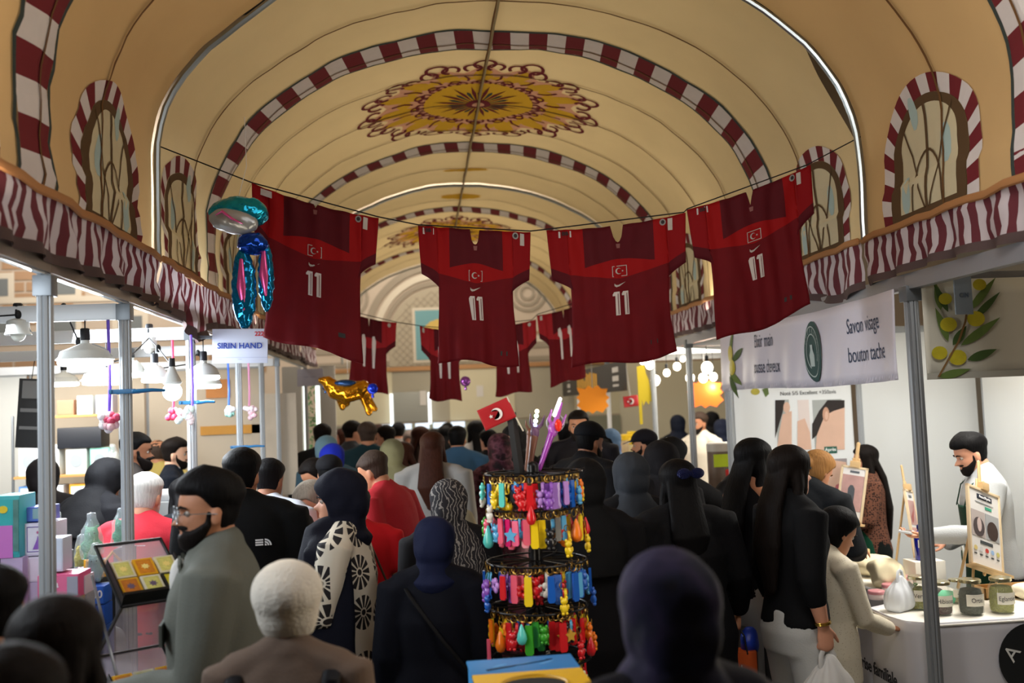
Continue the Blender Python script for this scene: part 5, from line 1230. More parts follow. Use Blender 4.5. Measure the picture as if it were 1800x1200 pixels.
wpl('cheek_shape',[(1450,730),(1466,722),(1485,716),(1485,790),(1434,790),(1436,765)],SK1,.003,q); wpl('ear_shape',circ(1452,728,6,12,13),SK2,.004,q); wpl('ear_inner',circ(1453,730,3,10,8),SK1,.005,q)
q=wq('photo_print',1432,808,1495,905,M('#9a9294',.6),.001); wpl('cheek_shape',[(1462,808),(1488,812),(1490,850),(1470,878),(1440,880),(1440,850)],SK1,.002,q); wpl('lips_shape',[(1470,852),(1482,846),(1490,856),(1478,866),(1466,862)],M('#b5626a',.5),.003,q)
q=wq('photo_tag',1449,785,1472,796,M('#1c5a4a',.6),.004); text('tag_lettering','Après',.036,M('#e4ebe8',.6),q,M4=frame((wp(1460,790)[0]-2.83,-.0095,wp(1460,790)[1]-1.5),(1,0,0),(0,0,1)),bold=True)
q=wq('photo_tag',1456,897,1480,908,M('#1c5a4a',.6),.004); text('tag_lettering','Après',.036,M('#e4ebe8',.6),q,M4=frame((wp(1468,902)[0]-2.83,-.0095,wp(1468,902)[1]-1.5),(1,0,0),(0,0,1)),bold=True)
text('poster_lettering','Noté 5/5 Excellent +350avis',.042,M('#4d5256',.6),t,M4=frame((wp(1421,690)[0]-2.83,-.006,wp(1421,690)[1]-1.5),(1,0,0),(0,0,1)),sx=.92)
wpl('printed_olive',circ(1328,688,8,14,6),OLV,.002); wpl('printed_leaf',[(1340,684),(1350,680),(1352,692),(1346,698)],LEAF[0],.002)
# ---------------- table with jars ----------------
TZ=.83; CL=M('#cfcdd2',.75,bump=.05,bscale=15); CLT=M('#ebe7dc',.8)
t=thing('display_table','soap stall table under a pale cloth, corner by the broad steel post','table',(3.2,5.3,0))
inv=Matrix.Translation(-t.location)
pts=[(2.46,6.55),(2.46,5.05),(2.235,4.93),(2.235,4.72),(2.36,4.53),(4.25,4.53),(4.25,5.08),(2.86,5.08),(2.86,6.55)]
bm=BM(); prism(bm,pts,TZ-.03,TZ,M4=inv); link('table_top',bm,M('#d6d2c8',.7),t,smooth=False)
for x,y in ((2.55,6.4),(2.4,4.65),(4.1,4.65),(4.1,4.98),(2.75,6.4),(2.75,5.2)):
    bm=BM(); tube(bm,[inv@V((x,y,.02)),inv@V((x,y,TZ-.03))],.016,8); link('leg',bm,ALUD,t)
def path(u):
    P_=[(2.445,6.56),(2.445,5.04),(2.218,4.92),(2.218,4.72),(2.24,4.60),(2.34,4.515),(4.27,4.513)]; Ls=[math.dist(a,b) for a,b in zip(P_,P_[1:])]; s_=u*sum(Ls)
    for (a,b),L in zip(zip(P_,P_[1:]),Ls):
        if s_<=L: return (lerp(a[0],b[0],s_/L),lerp(a[1],b[1],s_/L),(b[0]-a[0])/L,(b[1]-a[1])/L)
        s_-=L
    return (4.27,4.513,1,0)
def cf(u,v):
    x,y,dx,dy=path(u); k=(1-v)*.016*sin(u*75)+(1-v)*.02*noise.noise(V((u*9,v*1.5,1))); return inv@V((x-dy*-1*k*1.0+0*dx,y-dx*k,.03+(TZ-.015)*v))
bm=BM(); wavesheet(bm,cf,160,14); clo=link('tablecloth_skirt',evalmesh(bm,[('SOLIDIFY',dict(thickness=.004))]),CL,t,smooth='all')
bm=BM(); prism(bm,[(2.44,6.57),(2.44,5.045),(2.212,4.925),(2.212,4.715),(2.35,4.505),(4.28,4.505),(4.28,5.09),(2.87,5.09),(2.87,6.57)],TZ,TZ+.006,M4=inv); link('table_runner',bm,CLT,t,smooth=False)
text('skirt_lettering','reprise familiale',.085,M('#2b2a30',.7),t,M4=inv@SIDE(4.86,.56,2.195),sx=.9,bold=True)
q=link('logo_disc',prism(BM(),circ(0,0,.165,40),0,.004,M4=inv@frame((2.80,4.496,.66),(1,0,0),(0,0,1))),M('#14181a',.6),t,smooth=False); text('logo_letter','A',.10,M('#d9d9d4',.6),q,M4=inv@frame((2.70,4.49,.69),(cos(.9),0,sin(.9)),(-sin(.9),0,cos(.9))))
def jar(label,px,Y,r,h,fill,fh,txt,grp='glass jars on the soap table'):
    p=P(px,1090,Y); t=thing('glass_jar',label,'jar',(p.x,Y,TZ+.0065),group=grp)
    bm=BM(); lathe(bm,[(r*.9,0),(r,.01),(r,h*.72),(r*.8,h*.84),(r*.8,h*.93)],28); link('jar_glass',bm,glass('#dfe8dc',.05,.86),t)
    bm=BM(); lathe(bm,[(r*.88,.004),(r*.94,.012),(r*.94,fh*.97),(r*.7,fh)],24); me=evalmesh(bm,[('SUBSURF',dict(levels=1))]) ; link('jar_contents',me,M(fill,.9,mott=.45,mscale=70,bump=.8,bscale=120),t)
    bm=BM(); lathe(bm,[(r*.86,h*.90),(r*.88,h*.905),(r*.88,h*.985),(r*.83,h)],28); link('lid',bm,M('#b8b08e',.25,.8),t)
    bm=BM(); n=9
    wavesheet(bm,lambda u,v:V(((r+.0025)*sin(radians(-48+96*u)),-(r+.0025)*cos(radians(-48+96*u)),h*.28+h*.33*v)),12,1); lb_=link('paper_label',bm,M('#e8e4d6',.8),t,smooth='all')
    text('label_writing',txt,.030,M('#26262a',.7),lb_,fn=lambda x,y:V(((r+.004)*sin(x/r),-(r+.004)*cos(x/r),h*.44+y)),sx=.8)
    return t
jar('glass jar of pale green herbs, leftmost, behind the steel post side',1617,4.86,.052,.165,'#8a8a3e',.11,'Verveine')
jar('glass jar of dark red petals half hidden by the steel post',1655,4.72,.056,.16,'#4a2028',.07,'Hibiscus')
jar('glass jar of dark dried leaves labelled Ortie',1709,4.68,.058,.17,'#3c3d33',.125,'Ortie')
jar('glass jar of yellow green liquid labelled Eglantier at the right',1763,4.68,.058,.17,'#a9a85a',.13,'Eglantier')
jar('small glass jar tucked behind the steel post by the easel',1684,4.95,.040,.12,'#c0b088',.05,'- --')
def easel(label,c,w,h,rz,ry,rx,kind,leg=.15):
    t=thing('tabletop_easel',label,'easel',c,rot=(rx,ry,rz)); WD=M('#c9a878',.6,mott=.1,mscale=20)
    e=.014
    fr=link('picture_frame',bbox((-w/2,-.008,-h/2),(-w/2+e,.008,h/2),.002),M('#d9c3a0',.6),t)
    for lo,hi in (((w/2-e,-.008,-h/2),(w/2,.008,h/2)),((-w/2,-.008,h/2-e),(w/2,.008,h/2)),((-w/2,-.008,-h/2),(w/2,.008,-h/2+e))): link('frame_bar',bbox(lo,hi,.002),M('#d9c3a0',.6),fr)
    sh=link('print_sheet',bbox((-w/2+e,-.003,-h/2+e),(w/2-e,.003,h/2-e),0),M('#dfdcda',.5),t,smooth=False)
    def q(nm,x0,z0,x1,z1,m_,o=.004): return link(nm,bbox((x0*w,-o-.001,z0*h),(x1*w,-o,z1*h),0),m_,sh,smooth=False)
    def pl(nm,pts,m_,o=.0065): bm=BM(); poly(bm,[V((x*w,-o,z*h)) for x,z in pts]); return link(nm,bm,m_,sh,smooth=False)
    if kind=='hair':
        q('title_block',-.22,.36,.24,.42,M('#20283a',.6)); text('title_lettering','Avant/Après',.020,M('#e8e8ea',.6),sh,M4=frame((.01*w,-.007,.39*h),(1,0,0),(0,0,1)),bold=True)
        q('text_line',-.28,.31,.28,.322,M('#9a9da0',.6)); q('rating_block',.02,.25,.22,.285,M('#3fa585',.6))
        q('photo_print',-.42,-.12,-.01,.20,M('#b5a9a6',.6)); q('photo_print',.01,-.12,.42,.20,M('#a4a5a8',.6))
        pl('hair_shape',circ(-.21,.0,.17,16,.12),M('#4a3f40',.7)); pl('parting_shape',circ(-.2,.03,.07,12,.09),M('#c9b4b0',.7),.0075); pl('hair_shape',circ(.21,.0,.17,16,.12),M('#3a2823',.7)); 
        q('subtitle_block',-.18,-.20,.2,-.16,M('#3a4044',.6))
        for k,h_ in enumerate(('#d8c27a','#c9c9cc','#c0352c','#8fb0d8','#c8c070')): pl('ingredient_shape',circ(-.34+.17*k,-.27,.055,10,.03),M(h_,.6)); q('caption_line',-.38+.17*k,-.345,-.30+.17*k,-.33,M('#3c3f42',.6))
    else:
        q('title_block',-.15,.38,.2,.42,M('#596068',.6)); q('photo_print',-.40,-.02 if kind=='skin' else -.3,.40,.34,M('#b58f8a',.6,mott=.3,mscale=14)); 
        if kind=='skin': q('photo_print',-.40,-.40,.40,-.06,M('#c99a92',.6,mott=.25,mscale=14)); pl('hand_shape',[(-.2,0),(.0,.05),(.25,.25),(.3,.33),(.1,.2),(-.25,.1)],M('#a0524f',.6))
        else: pl('bottle_shape',[(-.15,-.2),(.1,-.2),(.1,.1),(.02,.16),(-.08,.16),(-.15,.1)],M('#4b4f55',.6))
    link('ledge',bbox((-w/2-.02,-.045,-h/2-.014),(w/2+.02,.012,-h/2),.002),WD,t)
    for sx in (-1,1):
        bm=BM(); tube(bm,[(sx*w*.10,.012,h/2+.05),(sx*w*.38,.014,-h/2-leg)],.0075,6,flat=(1,.8)); link('leg',bm,WD,t)
    bm=BM(); tube(bm,[(0,.018,h/2),(0,.16,-h/2-leg*.8)],.0075,6); link('leg',bm,WD,t)
    bm=BM(); tube(bm,[(0,.014,-h/2-.02),(0,.014,h/2+.15)],.012,6,flat=(1,.6)); link('mast',bm,WD,t); link('clamp_block',bbox((-.03,-.02,h/2-.005),(.03,.02,h/2+.035),.003),WD,t)
    return t
easel('large wooden easel with a hair before and after print beside the steel post',P(1731,930,4.86),.29,.41,radians(28),radians(18),radians(-10),'hair',.10)
easel('narrow framed print easel with hand photographs behind the blue bottle',P(1606,920,6.0),.20,.42,radians(50),radians(9),radians(-8),'skin',.09)
easel('framed print easel nearest the stall woman',P(1497,868,6.3),.17,.36,radians(-38),radians(9),radians(-6),'bottle',.16)
def tp(px,py,z=TZ+.0065):
    """point of the table top seen at this pixel"""
    d=P(px,py,1)-EYE; k=(z-EYE.z)/d.z; return EYE+d*k
p=tp(1625,1000); t=thing('glass_bottle','cobalt blue bottle with a handwritten label','bottle',(2.72,5.6,TZ+.0065))
t.location=(P(1625,990,5.55).x,5.55,TZ+.0065); t.scale=(.9,.9,.9)
bm=BM(); lathe(bm,[(.05,0),(.054,.01),(.054,.15),(.045,.175),(.03,.185),(.03,.20)],26); link('bottle_glass',bm,M('#101f9c',.08,spec=.8),t); bm=BM(); lathe(bm,[(.034,.195),(.034,.215),(.03,.22)],20); link('cap',bm,M('#0c1670',.3),t)
bm=BM(); wavesheet(bm,lambda u,v:V((.0565*sin(radians(-60+100*u)),-.0565*cos(radians(-60+100*u)),.08+.05*v)),12,1); q=link('paper_label',bm,M('#e2e4dc',.8),t,smooth='all'); text('label_writing','--- ----',.030,M('#2a2a30',.7),q,fn=lambda x,y:V((.058*sin(x/.056-.17),-.058*cos(x/.056-.17),.105+y)),sx=.8)
o=link('bottle_stand',bbox((t.location.x-.09,5.48,TZ+.0065),(t.location.x+.09,5.63,TZ+.007+.12),.006),M('#ddd9cf',.7)); tag(o,'white block under the cobalt blue bottle','stand'); t.location.z=TZ+.128
for i,(px,py,Y,lb) in enumerate(((1539,1021,5.15,'pink rimmed tin nearest the girl, front of the four'),(1563,1013,5.3,'pink rimmed tin second from the girl'),(1583,1012,5.32,'pink rimmed tin third, touching the tall one'),(1590,1004,5.5,'pink rimmed tin at the back of the four'))):
    p=P(px,py,Y); t=thing('cream_tin',lb,'tin',(p.x,Y,TZ+.0065),group='pink rimmed tins by the girl'); bm=BM(); lathe(bm,[(.04,0),(.042,.004),(.042,.026),(.04,.03)],22); link('tin_body',bm,M('#e2cfcb',.3),t); bm=BM(); lathe(bm,[(.0435,.028),(.0435,.042),(.04,.046)],22); link('lid',bm,M('#c9868c',.3),t)
def blob(name,label,cat,c,r,mat,amp=.02,sc=9,vox=.008,flat=True,M3=None,seed=0):
    bm=BM(); ell(bm,(0,0,r[2]*.7),r,28,16,M3=M3); me=remesh(bm,vox,1)
    for v in me.vertices:
        n_=noise.noise(v.co*sc+V((seed,0,0))); v.co+=V((n_,noise.noise(v.co*sc*1.3+V((4,seed,0))),abs(n_)*.8))*amp
        if v.co.z<0: v.co.z=0
    o=link(name,me,mat,None,smooth='all'); o.location=c; tag(o,label,cat); return o
CRM=M('#e6dab8',.85)
blob('folded_cloth','cream folded cloth heap along the far side of the side table','cloth',(2.62,6.2,TZ+.0065),(.19,.25,.06),CRM,.03,8,seed=1)
blob('folded_cloth','cream drape over the hump in the middle of the side table','cloth',(2.68,5.82,TZ+.0065),(.13,.15,.07),CRM,.035,8,seed=2)
blob('folded_cloth','cream drape beside the pink tins','cloth',(2.57,5.45,TZ+.0065),(.1,.14,.09),CRM,.03,9,seed=3)
blob('folded_cloth','cream cloth pile at the right end behind the Eglantier jar','cloth',(3.15,4.93,TZ+.0065),(.15,.10,.055),M('#ddd3bd',.85),.03,9,seed=5)
for px,Y,w,h,lb in ((1532,6.42,.12,.13,'cream card box nearest the girl at the back'),(1545,6.2,.10,.10,'cream card box in front of the taller cream box')):
    p=P(px,950,Y); o=link('card_box',bbox((-w/2,-.05,0),(w/2,.05,h),.003),M('#dfc694',.7)); o.location=(min(p.x,2.75),Y,TZ+.07); tag(o,lb,'box'); o.location.z=TZ+.0075
def plasticbag(name,label,c,w,h,mat,rz=0,hang=True,bow=False,seed=0):
    t=thing(name,label,'bag',c,rz); 
    bm=BM(); rows=[(0,.82,.5),(.05,1,.9),(.3,.98,1),(.55,.82,.85),(.75,.55,.55),(.88,.25,.3),(.97,.09,.15)]
    rings=[]
    for v,a,b in rows: rings.append([V((w/2*a*cos(2*pi*k/36)*(1+.07*sin(k*2.9+v*5)),w*.27*b*sin(2*pi*k/36)*(1+.1*sin(k*3.7)),(-h+h*v) if hang else h*v)) for k in range(36)])
    loft(bm,rings); me=evalmesh(bm,[('SUBSURF',dict(levels=2))]); wob(me,.014,(11,11,5),seed); link('bag_body',me,mat,t,smooth='all')
    z=0 if hang else h
    bm=BM(); 
    for sg in (-1,1): tube(bm,[(sg*.03,sg*.01,z-.07),(sg*.03,sg*.012,z-.02),(sg*.012,0,z+.012),(0,0,z+.018)],[.014,.011,.010,.010],8,flat=(1,.5))
    link('handle',bm,mat,t)
    if bow:
        F_=lambda x,z_:V((x,-w*.285-.012,-h+z_)); BK=M('#141416',.6)
        bm=BM()
        for pts in ([(0,.17),(-.06,.21),(-.075,.18),(-.07,.145)],[(0,.17),(.06,.21),(.075,.185),(.07,.15)],[(-.01,.17),(-.055,.07),(-.03,.06),(.0,.15)],[(.01,.17),(.07,.06),(.095,.075),(.02,.18)],[(-.015,.155),(.015,.155),(.015,.185),(-.015,.185)]): poly(bm,[F_(x,z_) for x,z_ in pts])
        link('bow_print',bm,BK,t,smooth=False)
    return t
PLW=M('#dcdad6',.35,transl=.25)
plasticbag('plastic_bag','white plastic carrier bag with a black bow print in the cropped jacket woman\'s hand',R_W3,.34,.46,PLW,radians(-8),True,True)
q=tp(1585,1080); plasticbag('plastic_bag','crumpled white plastic bag lying on the table by the girl\'s hands',(2.36,4.86,TZ+.012),.22,.17,M('#eef2f8',.3,transl=.2),radians(20),False,seed=4)
# plant, tray, soap block
t=thing('potted_plant','tiny green plant in a white printed pot, left of the herb jar','plant',(P(1600,1040,4.98).x,4.98,TZ+.0065)); bm=BM(); lathe(bm,[(.026,0),(.032,.065),(.030,.068)],18); link('pot',bm,M('#d9ddd0',.5),t)
bm=BM(); rnd=random.Random(3)
for k in range(26):
    a=rnd.random()*6.3; r_=rnd.random()*.032; c=V((r_*cos(a),r_*sin(a),.075+rnd.random()*.035)); ell(bm,c,(.012,.008,.004),6,4,M3=Matrix.Rotation(a,3,'Z')@Matrix.Rotation(rnd.uniform(-.8,.8),3,'Y'))
link('leaves',bm,M('#2f5a1e',.6),t)
t=thing('wooden_tray','shallow woven wooden tray at the right behind the easel','tray',(3.12,5.02,TZ+.0065)); WD=M('#b58a52',.6,mott=.15,mscale=30)
link('tray_base',bbox((-.26,-.055,0),(.26,.055,.01),.002),WD,t)
for lo,hi in (((-.26,-.055,0),(.26,-.047,.06)),((-.26,.047,0),(.26,.055,.06)),((-.26,-.055,0),(-.252,.055,.06)),((.252,-.055,0),(.26,.055,.06))): link('tray_side',bbox(lo,hi,.002),WD,t)
blob('mint_cloth','mint green folded cloth under the large easel','cloth',(2.66,4.97,TZ+.0065),(.06,.05,.035),M('#6fd2a4',.7),.01,12,seed=7)
bx=P(1622,1010,5.1).x; blob('soap_block','dark brown soap block behind the herb jar','soap',(bx,5.0,TZ+.0065),(.055,.035,.045),M('#3a332c',.6,mott=.3,mscale=20),.012,14,seed=8)
# phone in the stall man's hand
t=thing('mobile_phone','white phone with a dark screen on the stall man\'s open palm','phone',R_PH,rot=(radians(8),radians(4),radians(60))); link('phone_body',bbox((-.075,-.036,-.006),(.075,.036,.008),.005),M('#d9dde2',.3),t); link('screen',bbox((-.06,-.027,.008),(.06,.027,.009),0),M('#3c4454',.15),t)
# paper bags
def paperbag(label,c,w,h,d,mat,rz=0,hm='#111114',deco=None):
    t=thing('paper_bag',label,'bag',c,rz); bm=bbox((-w/2,-d/2,-h),(w/2,d/2,0),.004); link('bag_body',bm,mat,t)
    for sy in (-1,1): bm=BM(); tube(bm,[(-w*.22,sy*d/2,-.01),(-w*.16,sy*d*.3,.07),(0,0,.105),(w*.16,sy*d*.3,.07),(w*.22,sy*d/2,-.01)],.004,6); link('handle',bm,M(hm,.6),t)
    if deco: deco(t)
    return t
paperbag('bright orange paper bag with black side in the bow haired woman\'s hand',R_W1+V((0,0,-.10)),.15,.20,.09,M('#c4521a',.5),radians(-12),deco=lambda t:[link('bag_side',bbox((.076,-.045,-.2),(.078,.045,0),0),M('#101012',.5),t,smooth=False),text('bag_lettering','-- ---',.045,M('#e4dcd2',.4),t,M4=frame((0,-.047,-.10),(0,0,1),(-1,0,0)))])
paperbag('glossy black paper bag with a gold crest held by the bare armed woman',R_W2+V((.0,0,-.10)),.17,.22,.08,M('#0e0e11',.25),radians(10),deco=lambda t:link('crest',prism(BM(),circ(0,0,.014,14),0,.003,M4=frame((.02,-.043,-.09),(1,0,0),(0,0,1))),M('#a8842f',.4,.6),t))
blob('blue_bag','crumpled blue plastic bag in the bow haired woman\'s hand','bag',R_W1+V((.05,.0,-.13)),(.04,.03,.08),M('#2440b0',.35),.012,14,seed=11)
# ---------------- stalls farther along on the right ----------------
t=thing('stall_sign','black stall sign with gold lettering strokes and white panels','sign',(2.25,13.2,2.2)); link('panel',bbox((-.006,-2.45,-.15),(.006,2.45,.19),.003),M('#232124',.5),t)
GL=M('#c58f2a',.4,emit=.15); rr=random.Random(5)
for k in range(11):
    h_=rr.uniform(.10,.24); y=-.62+k*.15; link('gold_stroke',bbox((-.012,y-.035,-.04-h_*.25),(-.008,y+.035,-.04+h_*.75),.002),GL,t)
for y,w in ((-1.9,.36),(1.75,.26)):
    for z,h in ((.10,.06),(.0,.06),(-.08,.025)): link('white_block',bbox((-.012,y-w/2,z-h/2),(-.008,y+w/2,z+h/2),0),M('#b9b6b2',.5),t,smooth=False)
CT_=1.0405
def burst(label,c,w,h,hx,seed,n=11):
    rr=random.Random(seed); pts=[]
    for k in range(2*n):
        a=2*pi*k/(2*n)+.1; k_=(1.0 if k%2==0 else .80)*(1+.05*rr.random()); ca,sa=cos(a),sin(a); m_=max(abs(ca),abs(sa)); q_=lerp(1,1/m_,.75)
        pts.append((w/2*ca*q_*k_,h/2*sa*q_*k_))
    o=link('paper_burst',prism(BM(),pts,-.003,.003,M4=frame((0,0,0),(1,0,0),(0,0,1))),M(hx,.6),None,smooth=False); o.location=c; tag(o,label,'paper sign')
    if c[2]>1.5:
        b2=BM(); tube(b2,[(0,0,h*.42),(0,0,2.385-c[2])],.003,5); link('thread',b2,M('#d8d8d8',.6),o)
    return o
burst('yellow orange paper burst left of the small wall flag',P(1042,702,11.12),.37,.31,'#ff9a14',2); burst('deep orange paper burst in front of the white shirted stall keeper',P(1240,692,9.72),.36,.27,'#ff6410',3)
burst('small red orange paper burst standing on the food counter',(2.5,9.25,CT_+.075),.13,.15,'#f2541c',4,8)
def turkflag(name,label,c,w,h,rot,stick=None):
    t=thing(name,label,'flag',c,rot=rot); bm=BM(); wavesheet(bm,lambda u,v:V((-w/2+w*u,.004*sin(u*5+v*2),-h/2+h*v)),16,10); link('flag_cloth',evalmesh(bm,[('SOLIDIFY',dict(thickness=.0015))]),M('#b01822',.6,transl=.1),t,smooth='all')
    FF=lambda y:frame((0,-y,0),(1,0,0),(0,0,1)); fl=1
    for yy in (.008,):
        bm=BM(); poly(bm,[FF(yy)@V((x,y,0)) for x,y in crescent(-0.02*w/.3+.06*w*1.0,0,h*.27,22,flip=-1,cut=.82,off=.28)]); bmesh.ops.triangulate(bm,faces=bm.faces); link('crescent',bm,M('#e4dcda',.6),t,smooth=False)
        bm=BM(); poly(bm,[FF(yy)@V((x,y,0)) for x,y in star(-w*.19,-.01*h,h*.11)]); bmesh.ops.triangulate(bm,faces=bm.faces); link('star',bm,M('#e4dcda',.6),t,smooth=False)
    if not stick: b2=BM(); tube(b2,[(0,.004,h*.45),(0,.004,2.385-c[2])],.003,5); link('thread',b2,M('#d8d8d8',.6),t)
    if stick: bm=BM(); tube(bm,stick,.003,6); link('stick',bm,M('#d9d2c0',.5),t)
    return t
turkflag('wall_flag','small red crescent flag hanging under the gold lettered sign',P(1109,705,11.12),.17,.125,(0,radians(-5),0))
t=thing('fringe_banner','mustard yellow cloth strip with a ragged fringe beside the gold lettered sign','banner',P(1131,692,9.72)); bm=BM(); rr=random.Random(8)
prism(bm,[(-.055,.27),(.02,.29),(.035,.2),(.06,.14),(.075,.02),(.12,-.07),(.09,-.06),(.095,-.10),(.06,-.07),(.05,-.11),(.02,-.07),(-.005,-.12),(-.02,-.06),(-.02,-.30),(-.05,-.30)],-.004,.004,M4=frame((0,0,0),(1,0,0),(0,0,1))); link('cloth_strip',bm,M('#b8a118',.7),t,smooth=False)
for i,(px,py,Y,r,lb) in enumerate(((1142,640,9.0,.04,'bare bulb nearest the yellow fringe, high'),(1190,644,9.2,.038,'bare bulb right of the yellow fringe, high'),(1172,655,10.2,.035,'bare bulb between the two posts, middle height'),(1152,668,10.4,.055,'large glowing globe low beside the yellow fringe'),(1243,646,8.9,.05,'bright globe just right of the crossing post, highest'),
      (1236,664,9.6,.045,'bright globe below the highest globe'),(1254,662,9.9,.04,'bright globe right of the highest globe'),(1213,664,10.0,.045,'bright globe just left of the crossing post'),(1281,668,8.6,.05,'bright globe by the hanging net, low'),(1294,667,9.2,.035,'small bright bulb hidden next to the soap banner'),(1130,634,11.5,.04,'small bulb half behind the yellow fringe top'),(1200,630,12.0,.035,'faint bulb near the stall beams'))):
    Y=min((8.35,9.7,11.1),key=lambda q:abs(q-Y)); t=thing('hanging_bulb',lb,'lamp',P(px,py,Y),group='glowing bulbs over the far stall'); bm=BM(); ell(bm,(0,0,0),(r,r,r*1.1),16,10); link('bulb',bm,LEDW,t); bm=BM(); lathe(bm,[(.013,r*1.0),(.015,r+.05),(.006,r+.055)],10); link('socket',bm,M('#15161a',.5),t)
    bm=BM(); tube(bm,[(0,0,r+.05),(.0,0,max(r+.06,2.385-t.location.z))],.003,5); link('cord',bm,M('#15161a',.5),t)
    if i%3==0: light('POINT',P(px,py,Y)+V((0,0,-.1)),5,(1,.93,.8),.05,name='bulb_glow')
t=thing('hanging_net','pale pinkish net bundle hanging at the corner of the soap banner','net',P(1291,640,7.9)); bm=BM(); tube(bm,[(0,0,.02),(.0,0,-.15),(.01,0,-.35),(0,0,-.55),(-.01,0,-.66)],[.02,.04,.05,.05,.03],14); link('bundle',wob(remesh(bm,.01,1),.01,(18,18,9)),M('#b9988f',.8,mott=.2,mscale=25),t); bm=BM(); tube(bm,[(0,0,.0),(0,0,.15)],.004,5); link('cord',bm,M('#3a3030',.6),t)
t=thing('stall_counter','long white topped food counter of the bulb lit stall','counter',(2.53,10.4,0)); link('counter_body',bbox((-.14,-2.7,0),(.14,2.7,1.0),.01),M('#8f8a84',.6),t); link('counter_top',bbox((-.17,-2.75,1.0),(.17,2.75,1.04),.006),M('#cfcac2',.4),t)
CT=1.0405
def onc(px,Y,fx=None): 
    x=P(px,750,Y).x; return V((min(max(x,2.46),2.60),Y,CT))
def canister(label,c,r,h,body,lid,cat='jar',name='storage_jar',group=None,tagc=None):
    t=thing(name,label,cat,c,group=group); bm=BM(); lathe(bm,[(r*.95,0),(r,.01),(r,h*.85),(r*.9,h*.9)],20); link('jar_body',bm,M(body,.4,mott=.2,mscale=20),t); bm=BM(); lathe(bm,[(r*1.03,h*.86),(r*1.03,h*.98),(r*.9,h)],20); link('lid',bm,M(lid,.4),t)
    if tagc: link('price_tag',bbox((-r*.8,-r-.006,h*.62),(r*.8,-r-.003,h*.82),0),M(tagc,.6),t,smooth=False)
    return t
for i,(px,Y,r,h,b,l,lb,tg) in enumerate(((1243,8.15,.10,.52,'#6a5a50','#b9b5ae','tall clear mixer with a lime price tag in front of the white shirt','#b8d020'),(1262,8.45,.06,.42,'#8a3a24','#b04a2a','rust red tall tin beside the mixer',None),(1276,8.1,.06,.30,'#b3262a','#c9302c','bright red tin at the end of the counter',None),
     (1290,8.3,.07,.36,'#c47a3a','#b02020','orange packet jar with a red lid at the counter end',None),(1258,7.95,.05,.22,'#c9b3a0','#d8cfc4','cream pot low in front of the rust red tin',None),(1272,7.85,.05,.18,'#b43a5a','#c04a6a','pink pot at the near counter end',None),
     (1098,11.8,.09,.50,'#b9a27c','#e0b818','straw coloured jar with a yellow lid, left of the grey hooded man',None),(1112,11.4,.08,.46,'#c8b88a','#e2bf20','second straw jar with a yellow lid',None),(1121,12.2,.07,.52,'#d0b060','#e8c420','yellow lidded jar farthest back',None),(1064,12.4,.08,.42,'#b83a30','#c9a8a0','red tub with a pink lid behind the capped man',None),(1052,12.0,.07,.36,'#2a5ab0','#3a6ac0','blue tub behind the capped man',None))):
    canister(lb,onc(px,Y),r,h,b,l,group=None,tagc=tg)
rnd=random.Random(12); cols=['#b8342a','#c9882c','#c4b23a','#8a9a3a','#b4566a','#d8cdb8']
for k in range(14):
    c=V((2.43+.09*(k%3),8.05+.22*(k//3)*1.3+.05*rnd.random()+ (3 if k>8 else 0)*.4,CT)); h_=cols[k%6]; nm={'#b8342a':'red','#c9882c':'amber','#c4b23a':'yellow','#8a9a3a':'green','#b4566a':'pink','#d8cdb8':'cream'}[h_]
    t=thing('snack_packet',nm+' snack packet standing upright on the food counter','packet',c,rnd.uniform(-.4,.4),group=nm+' packets on the food counter'); link('packet_body',bbox((-.035,-.015,0),(.035,.015,.13),.01),M(h_,.4),t); link('packet_label',bbox((-.025,-.018,.04),(.025,-.016,.09),0),M('#e0d8c8',.5),t,smooth=False)
# ---------------- keychain stand ----------------
KX,KY=P(937,830,3.8).x,3.8
t=thing('keychain_stand','black revolving stand hung with coloured keychains in the middle of the aisle','display stand',(KX,KY,0))
BK=M('#0c0c0e',.35,.4)
bm=BM(); tube(bm,[(0,0,.04),(0,0,1.70)],.022,14); link('column',bm,BK,t)
bm=BM(); lathe(bm,[(.19,0),(.19,.02),(.05,.04),(.03,.06)],28); link('base',bm,BK,t)
TI=[(1.675,.185),(1.545,.180),(1.345,.19),(1.175,.185),(.985,.19)]
for z,r in TI:
    bm=BM(); torus(bm,(0,0,z),r,.004,None,40,6); rg=link('hook_ring',bm,BK,t)
    for k in range(12): a=2*pi*k/12; bm=BM(); tube(bm,[(.02*cos(a),.02*sin(a),z),(r*cos(a),r*sin(a),z),((r+.012)*cos(a),(r+.012)*sin(a),z+.008)],.0028,5); link('hook',bm,BK,rg)
bm=BM(); tube(bm,[(-.05,0,1.66),(-.075,.0,1.905)],.019,4,round_=False,flat=(1,.8)); link('top_channel',bm,M('#141417',.4),t)
KM={}
